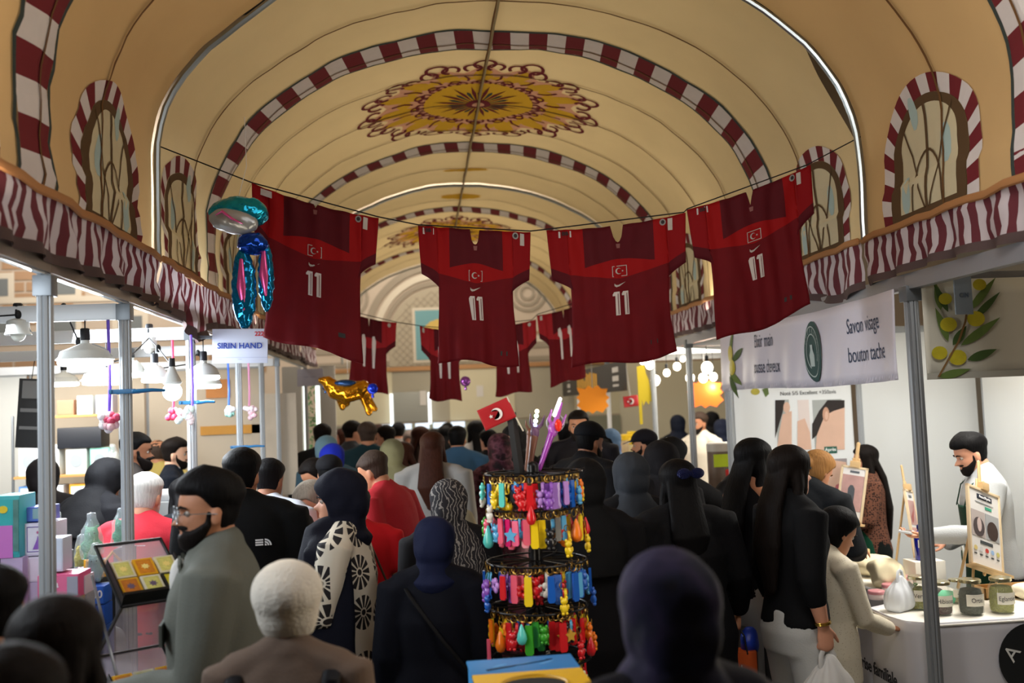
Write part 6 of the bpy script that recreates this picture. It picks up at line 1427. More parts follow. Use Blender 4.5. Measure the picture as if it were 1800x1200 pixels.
def kmesh(kind,h):
    k=(kind,h)
    if k in KM: return KM[k]
    bm=BM()
    if kind=='bear':
        ell(bm,(0,0,-.052),(.0125,.010,.014),12,8); ell(bm,(0,0,-.030),(.0115,.010,.0105),12,8)
        for s in (-1,1): ell(bm,(s*.009,0,-.020),(.0045,.004,.0055),8,6); ell(bm,(s*.012,-.002,-.047),(.004,.004,.008),8,6); ell(bm,(s*.006,-.003,-.066),(.005,.006,.005),8,6)
    elif kind=='tag':
        prism(bm,[(-.009,-.014),(.009,-.014),(.011,-.082),(.007,-.088),(-.007,-.088),(-.011,-.082)],-.003,.003,M4=frame((0,0,0),(1,0,0),(0,0,1)))
    elif kind=='star':
        prism(bm,star(0,-.04,.022,.011),-.005,.005,M4=frame((0,0,0),(1,0,0),(0,0,1)))
    elif kind=='drop':
        lathe(bm,[(.002,-.015),(.006,-.025),(.013,-.045),(.015,-.058),(.010,-.070),(.003,-.074)],14)
    elif kind=='flower':
        for k_ in range(5): a=2*pi*k_/5; ell(bm,(.012*cos(a),0,-.04+.012*sin(a)),(.009,.005,.009),8,6)
    me=bpy.data.meshes.new('charm'); bm.to_mesh(me); bm.free(); me.materials.append(M(h,.25,spec=.6)); me.polygons.foreach_set('use_smooth',[kind not in('tag','star')]*len(me.polygons)); KM[k]=me; return me
bm=BM(); torus(bm,(0,0,0),.010,.0016,Matrix.Rotation(pi/2,3,'X'),16,5); RINGM=bpy.data.meshes.new('ring'); bm.to_mesh(RINGM); bm.free(); RINGM.materials.append(M('#8e7138',.32,1))
def strapmesh(h):
    k=('strap',h)
    if k not in KM:
        bm=BM(); wavesheet(bm,lambda u,v:V((-.0045+.009*u,.0015*sin(v*9),-.010-.034*(1-v)*1.0-.0)),1,6); KM[k]=evalmesh(bm,[('SOLIDIFY',dict(thickness=.0015))]); KM[k].materials.append(M(h,.5))
    return KM[k]
CN={'#e8c81e':'yellow','#c81a22':'red','#8a52b8':'purple','#1a5ab8':'blue','#58c8c0':'teal','#e8607a':'pink','#d81e70':'magenta','#3a9a2a':'green','#18181c':'black','#e87818':'orange','#d8d4cc':'white','#58a8d8':'sky blue','#b88ad8':'lilac','#cfa03a':'gold'}
KN={'bear':'small animal','tag':'long tag','star':'star','drop':'drop shaped','flower':'flower'}
TN=['topmost','second','third','fourth','lowest']
def keychain(ti,ang,r,dz,h,kind,strap=None,sc=1.0):
    z=TI[ti][0]; a=radians(ang); p=V((KX+r*cos(a),KY+r*sin(a),z-.012+dz))
    side='left' if cos(a)<-.33 else ('right' if cos(a)>.33 else 'front')
    g='%s %s keychains on the %s ring, %s side'%(CN[h],KN[kind],TN[ti],side)
    lb='%s %s keychain hanging at the %s of the %s ring of the stand'%(CN[h],KN[kind],side,TN[ti])
    k=thing('keychain',lb,'keychain',p,a+pi/2,g); k.scale=(sc,)*3
    o=bpy.data.objects.new('split_ring',RINGM); COL.objects.link(o); o.parent=k; o.location=(0,0,0)
    o=bpy.data.objects.new('charm',kmesh(kind,h)); COL.objects.link(o); o.parent=k; o.location=(0,-.006,-.016 if strap else 0)
    if strap: o=bpy.data.objects.new('strap',strapmesh(strap)); COL.objects.link(o); o.parent=k; o.location=(.010,.002,0)
Y_,R_,PU,BL,TE,PK,MG,GR,BKC,OR,WH,SK,LI,GO='#e8c81e','#c81a22','#8a52b8','#1a5ab8','#58c8c0','#e8607a','#d81e70','#3a9a2a','#18181c','#e87818','#d8d4cc','#58a8d8','#b88ad8','#cfa03a'
ROWS=[[(WH,'bear'),(TE,'bear'),(Y_,'bear'),(BL,'tag'),(Y_,'drop'),(Y_,'bear'),(TE,'tag'),(BKC,'star'),(R_,'bear'),(R_,'bear'),(R_,'tag'),(LI,'bear'),(PU,'bear'),(PU,'tag'),(PU,'tag'),(LI,'tag'),(BL,'bear'),(BL,'tag'),(SK,'bear'),(OR,'bear'),(Y_,'bear'),(Y_,'drop'),(BKC,'tag')],
 [(GR,'bear'),(PK,'bear'),(PK,'bear'),(TE,'drop'),(SK,'bear'),(PK,'tag'),(MG,'tag'),(SK,'star'),(MG,'tag'),(PK,'tag'),(Y_,'tag'),(Y_,'tag'),(BKC,'bear'),(BKC,'tag'),(R_,'star'),(SK,'tag'),(OR,'drop'),(Y_,'tag'),(R_,'tag'),(Y_,'tag'),(R_,'drop'),(BL,'tag'),(R_,'tag')],
 [(TE,'drop'),(BL,'tag'),(PU,'bear'),(PU,'bear'),(LI,'flower'),(PU,'tag'),(R_,'tag'),(PK,'tag'),(R_,'flower'),(Y_,'tag'),(R_,'bear'),(WH,'flower'),(BL,'tag'),(BL,'tag'),(R_,'bear'),(BL,'tag'),(SK,'tag'),(BL,'tag'),(BL,'bear'),(BL,'tag'),(BL,'tag'),(SK,'bear'),(BL,'drop')],
 [(Y_,'bear'),(OR,'bear'),(Y_,'tag'),(OR,'tag'),(Y_,'bear'),(OR,'drop'),(R_,'tag'),(R_,'bear'),(TE,'drop'),(GR,'tag'),(GR,'tag'),(GR,'bear'),(R_,'tag'),(R_,'tag'),(GO,'star'),(BKC,'bear'),(R_,'tag'),(R_,'tag'),(OR,'bear'),(Y_,'tag'),(OR,'bear'),(R_,'tag'),(R_,'drop')],
 [(GO,'star'),(WH,'drop'),(R_,'bear'),(OR,'bear'),(R_,'tag'),(BL,'bear'),(Y_,'bear'),(GR,'tag'),(GO,'drop'),(WH,'star'),(R_,'tag'),(R_,'bear')]]
rnd=random.Random(21)
for ti,row in enumerate(ROWS):
    n=len(row)
    for i,(h,kd) in enumerate(row):
        ang=-188+ (196*i/(n-1))
        keychain(ti,ang+rnd.uniform(-2,2),TI[ti][1]+rnd.choice((-.03,-.012,.004)),rnd.uniform(-.006,.004),h,kd,strap=rnd.choice((None,h,Y_,SK)) if kd!='tag' else None,sc=rnd.uniform(1.15,1.45))
        if i%1==0 and ti<4: h2,k2=row[(i+1)%n] if i%3==0 else (h,kd); keychain(ti,ang+4.2,TI[ti][1]-.055,rnd.uniform(-.012,-.002),h2,k2,strap=rnd.choice((None,h2,BL)) if k2!='tag' else None,sc=rnd.uniform(1.15,1.4))
for ti,ang,h,kd in ((0,-100,R_,'drop'),(1,-60,Y_,'bear'),(1,-20,Y_,'bear'),(2,-70,Y_,'bear'),(2,-160,BL,'bear'),(3,-50,R_,'bear'),(3,-10,OR,'bear'),(0,-150,WH,'bear'),(3,-165,PK,'tag'),(2,-15,BL,'bear'),(3,-30,R_,'drop')):
    keychain(ti,ang,TI[ti][1]+.012,-.055,h,kd,strap=h,sc=1.2)
# flag and light-up wands standing in the top of the stand
turkflag('hand_flag','red flag with white crescent and star on a stick atop the keychain stand',P(873,727,3.78),.128,.083,(0,radians(-22),0),stick=[(.062,.003,.04),(.062,.003,-.042),(.066,.003,-.10)])
c=P(990,706,3.84); 
def wand(label,px0,py0,px1,py1,Y,build):
    a=P(px0,py0,Y); b=P(px1,py1,Y); t=thing('light_wand',label,'toy wand',a); build(t,b-a); return t
def w1(t,d):
    n=d.normalized(); s=n.cross(V((0,1,0))).normalized(); PL=M('#a03cb0',.25,spec=.7)
    bm=BM(); tube(bm,[V((0,0,0)),d*.35,d*.55],[.009,.012,.015],12); me=remesh(bm,.004,1); link('handle',me,PL,t,smooth='all')
    bm=BM(); ell(bm,d*.60,(.02,.016,.03),12,8); 
    for sg,k in ((1,.30),(-1,.12)): tube(bm,[d*.62,d*.72+s*sg*.028,d*.86+s*sg*.03],[.008,.007,.003],8)
    tube(bm,[d*.62,d*.85,d*1.0],[.011,.009,.003],10); link('creature_head',bm,M('#b45cc4',.25,spec=.7),t)
    bm=BM(); ell(bm,d*.68-s*.012+V((0,-.02,0)),(.014,.009,.024),12,8); link('red_gem',bm,M('#c8281c',.2,emit=.4),t)
    bm=BM(); torus(bm,d*.70,.034,.003,Matrix.Rotation(pi/2,3,'X'),24,6); link('clear_ring',bm,M('#cfd4d8',.1,alpha=.5),t)
    bm=BM(); tube(bm,[d*.80+s*.012,d*1.05+s*.012],[.009,.007],10); link('lit_tip',bm,M('#fff4fa',.3,emit=2.2),t)
wand('purple and pink light-up wand leaning right atop the keychain stand',948,825,988,708,3.84,w1)
def w2(t,d):
    BR=M('#6e4636',.4); n=d.normalized(); s=n.cross(V((0,1,0))).normalized()
    bm=BM(); tube(bm,[V((0,0,0)),d*.3,d*.6],[.011,.012,.016],12); link('handle',bm,BR,t)
    bm=BM(); ell(bm,d*.68,(.018,.016,.026),12,8)
    for sg in (-1,1): tube(bm,[d*.7,d*.84+s*sg*.022,d*1.0+s*sg*.028],[.008,.007,.002],8)
    link('antlered_head',bm,M('#6a4a6a',.4),t)
    for k,(u,h_) in enumerate(((.80,'#a8b8ff'),(.88,'#f0e8ff'),(.97,'#c8ffe0'),(1.05,'#fff8d0'))): bm=BM(); ell(bm,d*u+s*.004,(.009,.009,.009),10,8); link('small_light',bm,M(h_,.3,emit=3),t)
wand('brown antlered wand with a stack of small lights, in the middle of the stand top',930,828,945,728,3.86,w2)
def w3(t,d):
    BR=M('#7a4c34',.4); n=d.normalized(); s=n.cross(V((0,1,0))).normalized()
    bm=BM(); tube(bm,[V((0,0,0)),d*.5,d*.7],[.009,.010,.013],12); ell(bm,d*.75,(.013,.013,.02),10,8)
    for sg in (-1,1): tube(bm,[d*.78,d*.9+s*sg*.018,d*1.0+s*sg*.022],[.006,.005,.002],8)
    link('carved_stick',bm,BR,t)
wand('slim brown antlered stick right behind the black channel',926,825,934,740,3.92,w3)
# ---------------- folding literature stand with card packs ----------------
LX,LY=P(226,948,3.7).x,3.7
t=thing('literature_stand','black folding zigzag rack with clear shelves holding card packs, beside the bearded man','display rack',(LX,LY,0),radians(35))
BKF=M('#131416',.35,.3); SV=M('#a0a2a4',.3,.8); CLR=M('#c6bcc4',.08,alpha=.38,spec=.8)
zs=[(.0,1.50),(-.26,1.325),(.0,1.12),(-.26,.945),(.0,.74),(-.26,.56),(.02,.02)]
Wd=.115
packs=['#c99a1e','#c9c4b0','#23231f','#cfc8ae','#d8a01e','#cbc4a4']
TR_=[]
for i,((y0,z0),(y1,z1)) in enumerate(zip(zs,zs[1:])):
    for sx in (-1,1):
        bm=BM(); tube(bm,[(sx*Wd,y0,z0),(sx*Wd,y1,z1)],.0065,6,round_=False); link('side_rail',bm,BKF,t)
    for yy,zz in ((y0,z0),) : bm=BM(); tube(bm,[(-Wd,yy,zz),(Wd,yy,zz)],.0065,6,round_=False); link('cross_rail',bm,BKF,t)
    if i<5:
        bm=BM(); wavesheet(bm,lambda u,v:V((-Wd+2*Wd*u,lerp(y0,y1,v),lerp(z0,z1,v)-.002)),1,1); link('clear_panel',evalmesh(bm,[('SOLIDIFY',dict(thickness=.003))]),CLR,t,smooth=False)
    if i in (0,2,4):
        d=V((0,y1-y0,z1-z0)).normalized(); up=V((1,0,0)).cross(d)*-1
        up=V((0,d.z,-d.y)) ; up=up if up.z>0 else -up
        F_=frame(V((0,y1,z1)),(1,0,0),-d)   # x right, y up the slope, z out
        TR_.append(F_)
        link('tray_lip',(lambda b:(box(b,(-Wd,0,0),(Wd,.012,.05),M4=F_),b)[1])(BM()),BKF,t,smooth=False)
        for sx in (-1,1): link('tray_side',(lambda b:(box(b,(sx*Wd-.002,0,0),(sx*Wd+.002,.19,.04),M4=F_),b)[1])(BM()),BKF,t,smooth=False)
        for sx in (-1,1):
            bm=BM(); tube(bm,[(sx*(Wd+.012),y0-.0,z0-.10),(sx*(Wd+.012),y1*.9+.12*0,z1-.22)],.005,6); link('brace',bm,SV,t)
rt=Matrix.Translation(t.location)@Matrix.Rotation(radians(35),4,'Z')
for ti,F_ in enumerate(TR_[:2]):
    for r in range(2):
        for c_ in range(3):
            h=packs[(r*3+c_+ti)%6]; ox=-.074+c_*.074; oy=.055+r*.088
            M4_=rt@F_@Matrix.Translation((ox,oy,.002)); nm={'#c99a1e':'gold','#c9c4b0':'silver grey','#23231f':'black and yellow','#cfc8ae':'pale cream','#d8a01e':'bright gold','#cbc4a4':'cream'}[h]
            k=bpy.data.objects.new('card_pack',None); COL.objects.link(k); k.matrix_world=M4_
            tag(k,nm+' card pack on the '+['upper','lower'][ti]+' tray of the folding rack, '+['front','back'][r]+' row '+['left','middle','right'][c_],'card pack',group='card packs on the %s tray'%['upper','lower'][ti])
            link('pack_box',bbox((-.034,-.042,0),(.034,.042,.030),.002),M(h,.35,.3),k)
            pr=link('pack_print',bbox((-.026,-.034,.030),(.026,.034,.0306),0),M({'#c99a1e':'#a8601a','#23231f':'#b0a01c','#d8a01e':'#b8701a'}.get(h,'#b8b060'),.4,mott=.5,mscale=60),k,smooth=False)
            bm=BM(); prism(bm,star(0,0,.016,.009,7),.0306,.0312); link('print_burst',bm,M('#5b4a5e' if 'c9' in h else '#d8c070',.4),pr,smooth=False)
# ---------------- recycling bins at the bottom edge ----------------
def recbin(label,x0,x1,y0,y1,h,col,kind,stripe):
    t=thing('recycling_bin',label,'bin',((x0+x1)/2,(y0+y1)/2,0),radians(2)); w=(x1-x0)/2; d=(y1-y0)/2
    link('bin_body',bbox((-w,-d,0),(w,d,h),.004),M(col,.45),t)
    link('bin_top',bbox((-w-.004,-d-.004,h),(w+.004,d+.004,h+.008),.002),M(col,.4),t)
    bm=BM()
    if kind=='slot': prism(bm,[(-w*.72,-.035),(w*.45,.022),(w*.50,.036),(w*.62,.036),(w*.4,.018),(-w*.70,-.046)],h+.008,h+.0095)
    else: prism(bm,circ(0,0,.085,32,.07),h+.008,h+.0095)
    link('opening',bm,M('#08090b',.8),t,smooth=False)
    if stripe:
        bm=BM(); torus(bm,(0,0,h+.009),.092,.004,None,32,6); link('opening_rim',bm,M('#b08a12',.4),t)
    for k in range(3): bm=BM(); prism(bm,leafp(-w*.6+k*w*.45,-d*.2,.06,.006,.6),h+.0082,h+.0088); link('printed_streak',bm,M('#5a9ad0' if kind=='slot' else '#d8b848',.5),t,smooth=False)
    return t
x0,x1=P(828,1165,2.85).x,P(1018,1165,2.85).x
recbin('blue cardboard bin with a slanted black slot at the bottom edge',x0,x1,2.86,3.02,1.172,'#1f6fae','slot',False)
recbin('yellow cardboard bin with a round black hole in front of the blue bin',x0+.01,x1+.005,2.56,2.84,1.177,'#caa01a','hole',True)
# ---------------- toy stall tables, boxes and shelf ----------------
t=thing('stall_table','long toy table just inside the left posts','table',(-2.1,3.95,0)); link('table_top',bbox((-.68,-.85,.76),(.66,.62,.80),.005),M('#9a9a9c',.6),t)
for x,y in ((-.62,-.8),(.6,-.8),(-.62,.56),(.6,.56)): bm=BM(); tube(bm,[(x,y,.01),(x,y,.76)],.02,8); link('leg',bm,ALUD,t)
bm=BM(); pp=[(-.69,-.86),(.67,-.86),(.67,.63),(-.69,.63)]
def tf(u,v):
    s_=u*4; i=min(3,int(s_)); f=s_-i; a=pp[i]; b=pp[(i+1)%4]; x=lerp(a[0],b[0],f); y=lerp(a[1],b[1],f); k=.012*sin(u*90)*(1-v); return V((x+(k if i%2 else 0),y+(k if i%2==0 else 0),.06+.74*v))
wavesheet(bm,tf,120,4); link('table_skirt',bm,M('#4a4c55',.8),t,smooth='all')
def tbox(label,x0,y0,x1,y1,Y,d,body,face=None,win=None,deco=None,name='toy_box',zb=None,rz=0,group=None):
    """box whose front face covers these pixels at distance Y"""
    a=P(x0,y1,Y); b=P(x1,y0,Y); w=(b.x-a.x)/2; h=b.z-a.z; zb_=a.z if zb is None else zb
    t=thing(name,label,'toy box' if name=='toy_box' else 'box',((a.x+b.x)/2,Y+d/2,zb_),rz,group); h=b.z-zb_
    link('carton',bbox((-w,-d/2,0),(w,d/2,h),.003),M(body,.45),t)
    if face: link('front_print',bbox((-w*.9,-d/2-.002,h*.06),(w*.9,-d/2,h*.94),0),M(face,.4,mott=.15,mscale=12),t,smooth=False)
    if win:
        q=link('window_film',bbox((w*win[0],-d/2-.004,h*win[1]),(w*win[2],-d/2-.0015,h*win[3]),0),M('#8fb0b8',.1,spec=.8),t,smooth=False)
    if deco: deco(t,w,h,-d/2)
    return t
def figdeco(body,skirt,hair,s=1.0):
    def f(t,w,h,y):
        bm=BM(); prism(bm,[(-.35*w,.12*h),(.35*w,.12*h),(.10*w,.50*h),(.13*w,.66*h),(-.13*w,.66*h),(-.10*w,.5*h)],.0025,.004,M4=frame((0,y,0),(1,0,0),(0,0,1))); link('figure_print',bm,M(skirt,.4),t,smooth=False)
        bm=BM(); prism(bm,circ(0,.76*h,.13*w,14,.09*h),.0025,.0045,M4=frame((0,y,0),(1,0,0),(0,0,1))); link('face_print',bm,M(body,.5),t,smooth=False)
        bm=BM(); prism(bm,[(x,.79*h+z*.8) for x,z in crescent(0,0,.16*w,10,flip=1)],.0035,.005,M4=frame((0,y,0),(1,0,0),(0,0,1))); link('hair_print',bm,M(hair,.5),t,smooth=False)
    return f
def framedeco(col):
    def f(t,w,h,y):
        for lo,hi in (((-.75*w,.12*h),(.75*w,.14*h)),((-.75*w,.88*h),(.75*w,.90*h)),((-.75*w,.12*h),(-.72*w,.9*h)),((.72*w,.12*h),(.75*w,.9*h))): link('frame_print',bbox((lo[0],y-.004,lo[1]),(hi[0],y-.002,hi[1]),0),M(col,.5),t,smooth=False)
        bm=BM(); prism(bm,[(-.35*w,.2*h),(.35*w,.2*h),(.06*w,.5*h),(.0,.62*h),(-.06*w,.5*h)],.003,.005,M4=frame((0,y,0),(1,0,0),(0,0,1))); link('doll_print',bm,M('#8a5ab8',.5),t,smooth=False)
        bm=BM(); prism(bm,star(0,.72*h,.12*w,.05*w,6),.003,.005,M4=frame((0,y,0),(1,0,0),(0,0,1))); link('flower_print',bm,M('#c0508a',.5),t,smooth=False)
    return f
TT=.80
def pile(label,x0,x1,Y,d,ztop,col): 
    a=P(x0,900,Y); b=P(x1,900,Y); o=link('stock_carton',bbox((a.x,Y,TT+.0005),(b.x,Y+d,ztop-.001),.003),M(col,.6)); tag(o,label,'box'); return o
za=P(20,980,3.95).z; pile('plain stock carton under the teal doll box',0,39,3.95,.2,za,'#b9a6c9')
tbox('large teal and pink doll box at the left edge, tallest in the pile',-12,870,34,978,3.95,.16,'#3fa8ae','#3fb0b4',None,lambda t,w,h,y:(link('pink_print',bbox((-w*.95,y-.004,h*.0),(w*.5,y-.002,h*.52),0),M('#c878c8',.4),t,smooth=False),link('window_film',bbox((w*.55,y-.005,h*.1),(w*.95,y-.002,h*.93),0),M('#5d8a86',.1,mott=.4,mscale=30),t,smooth=False),link('oval_print',prism(BM(),circ(-.2*w,.78*h,.35*w,16,.06*h),.004,.006,M4=frame((0,y,0),(1,0,0),(0,0,1))),M('#e0c83a',.4),t,smooth=False)),zb=za)
zb=P(70,1022,4.0).z; zc=P(70,976,4.0).z
pile('lilac stock carton at the bottom of the doll box pile',41,100,4.0,.18,zb,'#b7a7c4')
tbox('white lilac box below the purple framed doll box',41,977,90,1022,4.0,.16,'#d6cfe0','#dcd2e2',None,None,zb=zb)
tbox('white box with a purple frame and dancing doll print',42,918,92,976,4.0,.16,'#d8d2e6','#e4e0ee',None,framedeco('#5a3a9a'),zb=zc)
tbox('blue playset box on top of the purple framed box',44,890,84,917,4.02,.13,'#3a50b0','#5a78c8',(-.3,.2,.9,.9),None,zb=P(70,918,4.0).z+.002)
zd=P(90,1008,3.8).z
tbox('pink doll box with white script lettering, in front of the pile',66,1008,138,1052,3.8,.14,'#d85a8a','#e0709a',None,lambda t,w,h,y:(text('box_lettering','Bella',h*.42,M('#f4e6f0',.5),t,M4=frame((-w*.42,y-.005,h*.6),(1,0,0),(0,0,1)),bold=True),link('window_film',bbox((w*.45,y-.004,h*.1),(w*.97,y-.002,h*.9),0),M('#a0a0b0',.1),t,smooth=False)),zb=P(90,1052,3.8).z)
pile('brown stock carton under the pink script lettered box',66,138,3.8,.14,P(90,1052,3.8).z,'#a88a6a')
tbox('white and turquoise doll box with a blond figure print, above the pink box',72,945,110,1007,3.83,.10,'#c9d4e6','#d0dcee',None,figdeco('#d9b49c','#4aa8c0','#d8c070'),zb=zd+.002)
tbox('pale pink window box behind the leftmost post',112,1012,150,1046,3.86,.10,'#d9c6d4','#d0c8d2',(-.9,.1,.9,.9),None,zb=P(120,1046,3.86).z)
pile('grey stock carton under the pale pink window box',112,150,3.86,.10,P(120,1046,3.86).z,'#8f8f96')
# right hand half of the table
def digger(label,c):
    t=thing('toy_digger',label,'toy',c,radians(30)); YL=M('#e0a010',.4); DK=M('#17181a',.5)
    link('cab',bbox((-.035,-.03,.045),(.02,.03,.10),.004),YL,t); link('cab_window',bbox((-.028,-.033,.055),(.012,-.029,.092),0),DK,t); link('chassis',bbox((-.055,-.04,.02),(.055,.04,.045),.005),YL,t)
    for sy in (-1,1): link('track',bbox((-.065,sy*.042-.012,0),(.065,sy*.042+.012,.032),.012),DK,t)
    bm=BM(); tube(bm,[(.02,0,.06),(.07,0,.12),(.11,0,.07)],[.008,.008,.007],6); link('arm',bm,YL,t); link('bucket',bbox((.095,-.022,.035),(.13,.022,.07),.006),DK,t); return t
zz=P(168,1028,4.2).z; o=pile('black stock carton under the yellow toy digger',150,182,4.16,.14,zz,'#17181c'); digger('yellow and black toy digger on a black carton',(P(166,1000,4.22).x,4.22,zz))
tbox('blue boxed set lettered 380, upper of two under the digger',150,1030,183,1062,4.05,.10,'#2458b8','#2a66c8',None,lambda t,w,h,y:text('box_lettering','380',h*.6,M('#e8ecf4',.5),t,M4=frame((.0,y-.005,h*.55),(1,0,0),(0,0,1)),bold=True),zb=P(165,1062,4.05).z)
tbox('blue boxed set lettered 380, lower of two under the digger',148,1063,184,1100,4.05,.10,'#1d4ea8','#2358b6',None,lambda t,w,h,y:text('box_lettering','380',h*.5,M('#e8ecf4',.5),t,M4=frame((.0,y-.005,h*.4),(1,0,0),(0,0,1)),bold=True),zb=P(165,1100,4.05).z)
pile('blue stock carton at the bottom of the 380 sets',148,184,4.05,.10,P(165,1100,4.05).z,'#20488f')
FILM=M('#cdd8dc',.08,alpha=.30,spec=.9)
def plush(label,c,h,col,size=.12,bag=True,ears=True,group=None):
    t=thing('plush_toy',label,'plush toy',c,rnd.uniform(-.4,.4),group); s_=size; bm=BM()
    ell(bm,(0,0,s_*.55),(s_*.42,s_*.36,s_*.5),16,10); ell(bm,(0,0,s_*1.25),(s_*.36,s_*.32,s_*.34),16,10)
    for sg in (-1,1): ell(bm,(sg*s_*.26,0,s_*1.55),(s_*.11,s_*.07,s_*.2 if ears else s_*.1),8,6); ell(bm,(sg*s_*.42,-s_*.1,s_*.7),(s_*.12,s_*.12,s_*.26),8,6); ell(bm,(sg*s_*.26,-s_*.22,s_*.16),(s_*.16,s_*.2,s_*.14),8,6)
    link('plush_body',remesh(bm,.01,3),M(col,.95,bump=.6,bscale=120),t,smooth='all')
    for sg in (-1,1): bm=BM(); ell(bm,(sg*s_*.13,-s_*.30,s_*1.3),(s_*.035,)*3,8,6); link('plush_eye',bm,M('#101012',.2),t)
    if bag: bm=BM(); lathe(bm,[(s_*.55,0),(s_*.62,s_*.6),(s_*.5,s_*1.5),(s_*.12,s_*2.0),(s_*.3,s_*2.3)],16); me=evalmesh(bm,[('SUBSURF',dict(levels=1))]); wob(me,.012,(16,16,12),1); link('clear_bag',me,FILM,t,smooth='all')
    return t
for px,py,Y,col,sz,lb in ((161,945,4.30,'#6fae86',.085,'green plush toy in a clear bag right of the leftmost post'),(212,925,4.48,'#3f8a62',.075,'dark green plush toy in a clear bag, behind the polo shirt sleeve'),(166,985,4.15,'#8fb0ae',.07,'grey blue plush rabbit in a clear bag above the digger'),(99,930,4.3,'#d8a8b4',.07,'pale pink plush peeking out left of the leftmost post'),(142,960,4.4,'#c9b52e',.06,'yellow plush toy just right of the leftmost post')):
    c=P(px,py,Y); z0=c.z-.09; pile('stock carton under the '+lb.split(' in a')[0].split(' just')[0].split(' peeking')[0],px-14,px+14,Y-.05,.11,z0,'#7d8088'); plush(lb,(c.x,Y,z0),0,col,sz)
blob('bagged_toy','clear wrapped grey toy on the table before the polo shirt','toy',(P(192,960,4.4).x,4.4,TT+.001),(.08,.06,.16),M('#9aa0a2',.15,spec=.8),.03,14,seed=9)
# shelf rack at the back of the toy stall
SX,SY=P(125,830,8.3).x,8.35
t=thing('shelf_rack','tan shelf rack of boxed toys at the back of the stall','shelf',(SX,SY,0))
SHZ=[.55,.92,1.25,1.53,2.0]
for z in SHZ[:4]: link('shelf_board',bbox((-.42,-.15,z-.02),(.42,.15,z),.002),M('#b58a50',.6),t)
link('shelf_board',bbox((-.12,-.15,1.98),(.42,.15,2.0),.002),M('#b58a50',.6),t)
for x,y in ((-.41,-.14),(.41,-.14),(-.41,.14),(.41,.14)): bm=BM(); tube(bm,[(x,y,0),(x,y,2.0)],.012,6); link('upright',bm,ALUD,t)
def sbox(x,z,w,h,col,lb,face='#dfe4e4',win=True,d=.14):
    t=thing('toy_box',lb,'toy box',(SX+x,SY-.04,z+.0008)); link('carton',bbox((-w/2,-d/2,0),(w/2,d/2,h),.003),M(col,.45),t)
    link('front_print',bbox((-w*.42,-d/2-.002,h*.08),(w*.42,-d/2,h*.92),0),M(face,.4,mott=.1,mscale=12),t,smooth=False)
    if win: bm=BM(); prism(bm,circ(0,h*.52,w*.3,18,h*.26),.003,.005,M4=frame((0,-d/2,0),(1,0,0),(0,0,1))); link('round_window',bm,M('#9aa4aa',.15,spec=.7),t)
for x,z,w,h,c,lb in ((-.30,1.53,.16,.22,'#c9cfd4','white boxed set at the left of the top filled shelf'),(-.13,1.53,.12,.24,'#d8dcd8','white boxed set behind the leftmost post'),(.06,1.53,.16,.20,'#cfd4d0','grey white boxed set right of the leftmost post'),(.24,1.53,.15,.20,'#7fc0ae','mint boxed set beside the wrapped white bear'),
    (-.3,1.25,.16,.2,'#5a86c0','blue boxed set at the left of the middle shelf'),(-.12,1.25,.16,.2,'#c8ccd0','pale boxed set in the middle shelf behind the post'),(.08,1.25,.15,.2,'#d89a2a','orange boxed set on the middle shelf'),(.25,1.25,.16,.22,'#d0d2c8','white boxed set at the right of the middle shelf'),
    (-.25,.92,.2,.22,'#3f64b0','blue boxed toy on the lower shelf, left'),(.0,.92,.2,.2,'#c0882a','amber boxed toy on the lower shelf, centre'),(.24,.92,.18,.2,'#2d56a8','deep blue boxed toy on the lower shelf, right'),(-.02,2.0,.13,.12,'#a97a5c','brown cardboard box at the very top of the rack'),(.13,2.0,.12,.15,'#cfd8d0','mint white box at the top of the rack'),(.28,2.0,.13,.15,'#b8b4c8','white box with a purple square at the top of the rack')):
    sbox(x,z,w,h,c,lb,face='#d9dee0' if c!='#a97a5c' else '#a97a5c',win=h>.17)
o=link('printer',bbox((SX-.08,SY-.13,1.7345),(SX+.26,SY+.1,1.90),.012),M('#1c1f26',.4)); tag(o,'black printer shaped box under the top shelf','box')
plush('white teddy bear wrapped in clear film at the end of the shelf',(SX+.40,SY-.30,1.53),0,'#d8d2c4',.10)
o=link('bear_stand',bbox((SX+.30,SY-.38,0),(SX+.52,SY-.21,1.529),.01),M('#a8adb0',.5)); tag(o,'pale pedestal carrying the wrapped white teddy bear','stand')
blob('folded_cloth','white paper stack behind the polo shirt on a grey cabinet','paper',(P(288,855,7.5).x,7.57,1.3405),(.12,.08,.05),M('#d8dade',.7),.01,12,seed=12)
o=link('cabinet',bbox((P(265,850,7.5).x,7.45,0),(P(330,850,7.5).x,7.7,1.34),.01),M('#b9bfc4',.5)); tag(o,'pale grey cabinet behind the white haired man','cabinet')
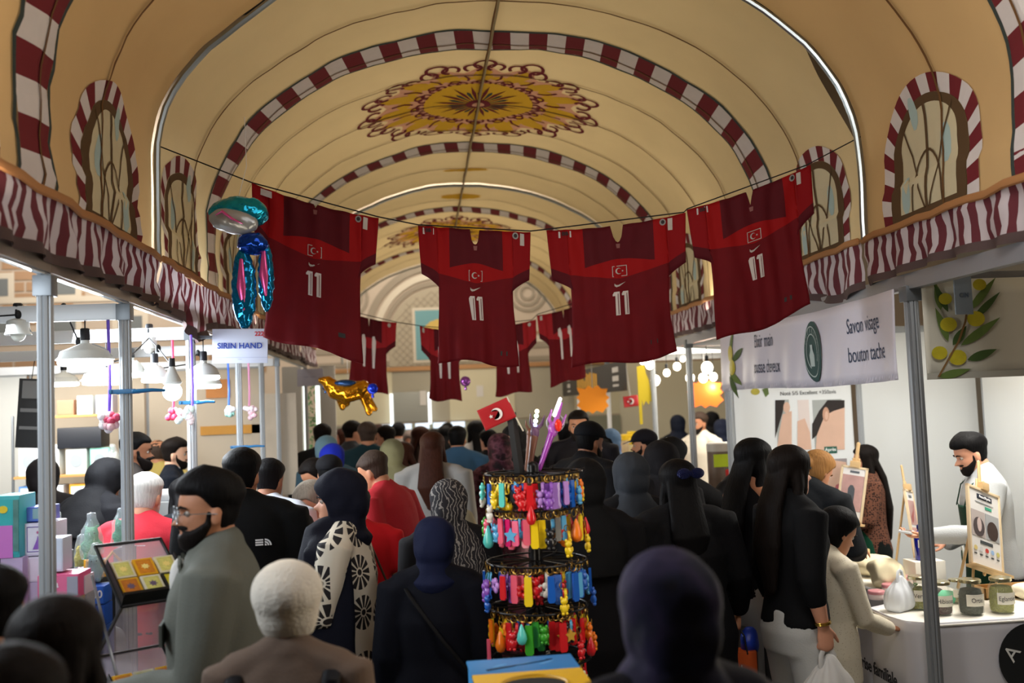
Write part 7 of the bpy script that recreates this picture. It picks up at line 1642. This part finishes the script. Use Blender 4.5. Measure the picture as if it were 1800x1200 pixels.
# hanging plush bunches
def bunch(label,c,cols,strap,s_=.028):
    t=thing('hanging_toys',label,'toy bunch',c); rr=random.Random(int(c.x*100)); 
    for i,h_ in enumerate(cols):
        bm=BM(); 
        q=V((rr.uniform(-1,1)*s_,0,-.02))
        for k in range(7):
            ell(bm,q,(s_*.66,)*3,8,6); q=V((max(-2.6*s_,min(2.6*s_,q.x+rr.uniform(-1,1)*s_)),rr.uniform(-.5,.5)*s_,max(-3.8*s_,min(-.02,q.z-rr.uniform(-.4,1)*s_*.8))))
        link('soft_charm',bm,M(h_,.6),t)
    bm=BM(); tube(bm,[(0,0,0),(.004,0,.10),(0,0,max(.1,2.375-c.z))],.007,6,flat=(1,.4)); link('ribbon',bm,M(strap,.5),t)
for px,py,Y,cols,st,lb in ((192,722,4.42,('#e0b4bc','#d04a6a','#e8e0e4'),'#6a4ac0','pink and white hanging toy bunch between the first two posts'),(305,715,5.65,('#e8c8cc','#d83a5a'),'#d83a5a','red and white hanging toy bunch below the bright globe'),(338,712,5.45,('#e8dce0','#cfe0dc'),'#7a5ad0','white hanging toy bunch right of the red one'),(402,712,7.1,('#a8e0d4','#e8e4e8'),'#3a6ad0','mint hanging toy bunch left of the thin posts'),(438,712,7.1,('#e0b8c4','#e8d8dc'),'#c07a9a','pale pink hanging toy bunch behind the thin posts')):
    bunch(lb,P(px,py,Y),cols,st)
# prints on the beige wall panels
for px0,py0,px1,py1,h,lb in ((352,745,462,765,'#c08a3a','ochre strip printed on the beige stall wall'),(362,666,402,700,'#b87a42','brown round print on the beige stall wall'),(445,690,520,872,'#b3a796','taupe fabric print on the beige stall wall')):
    a=P(px0,py1,9.05); b=P(px1,py0,9.05); o=link('wall_print',bbox((a.x,9.055,a.z),(b.x,9.06,b.z),0),M(h,.7,mott=.2,mscale=5)); tag(o,lb,'print')
# lit doorway with ivy
t=thing('lit_doorway','narrow doorway framed by two white tube lights with green ivy','doorway',(P(545,700,12.0).x,12.0,0))
for dx in (-.055,.09): link('tube_light',bbox((dx-.022,-.02,1.2),(dx+.022,.02,2.42),.008),M('#f2fff8',.4,emit=2.2),t)
link('door_jamb',bbox((-.32,-.03,0),(-.09,.03,2.5),.005),M('#a7a39c',.6),t); link('door_jamb',bbox((.12,-.03,0),(.30,.03,2.5),.005),M('#a7a39c',.6),t)
bm=BM(); rr=random.Random(4)
for k in range(150): ell(bm,(rr.uniform(-.03,.07),rr.uniform(-.01,.03),rr.uniform(1.2,2.3)),(.02,.012,.008),6,4,M3=Matrix.Rotation(rr.random()*6,3,'Z')@Matrix.Rotation(rr.uniform(-1,1),3,'Y'))
link('ivy',bm,M('#4f7a44',.7),t)
o=link('red_curtain',bbox((P(572,690,12.2).x-.05,12.2,.6),(P(572,690,12.2).x+.05,12.24,2.3),.01),M('#a0202a',.7)); tag(o,'narrow red curtain right of the lit doorway','curtain')
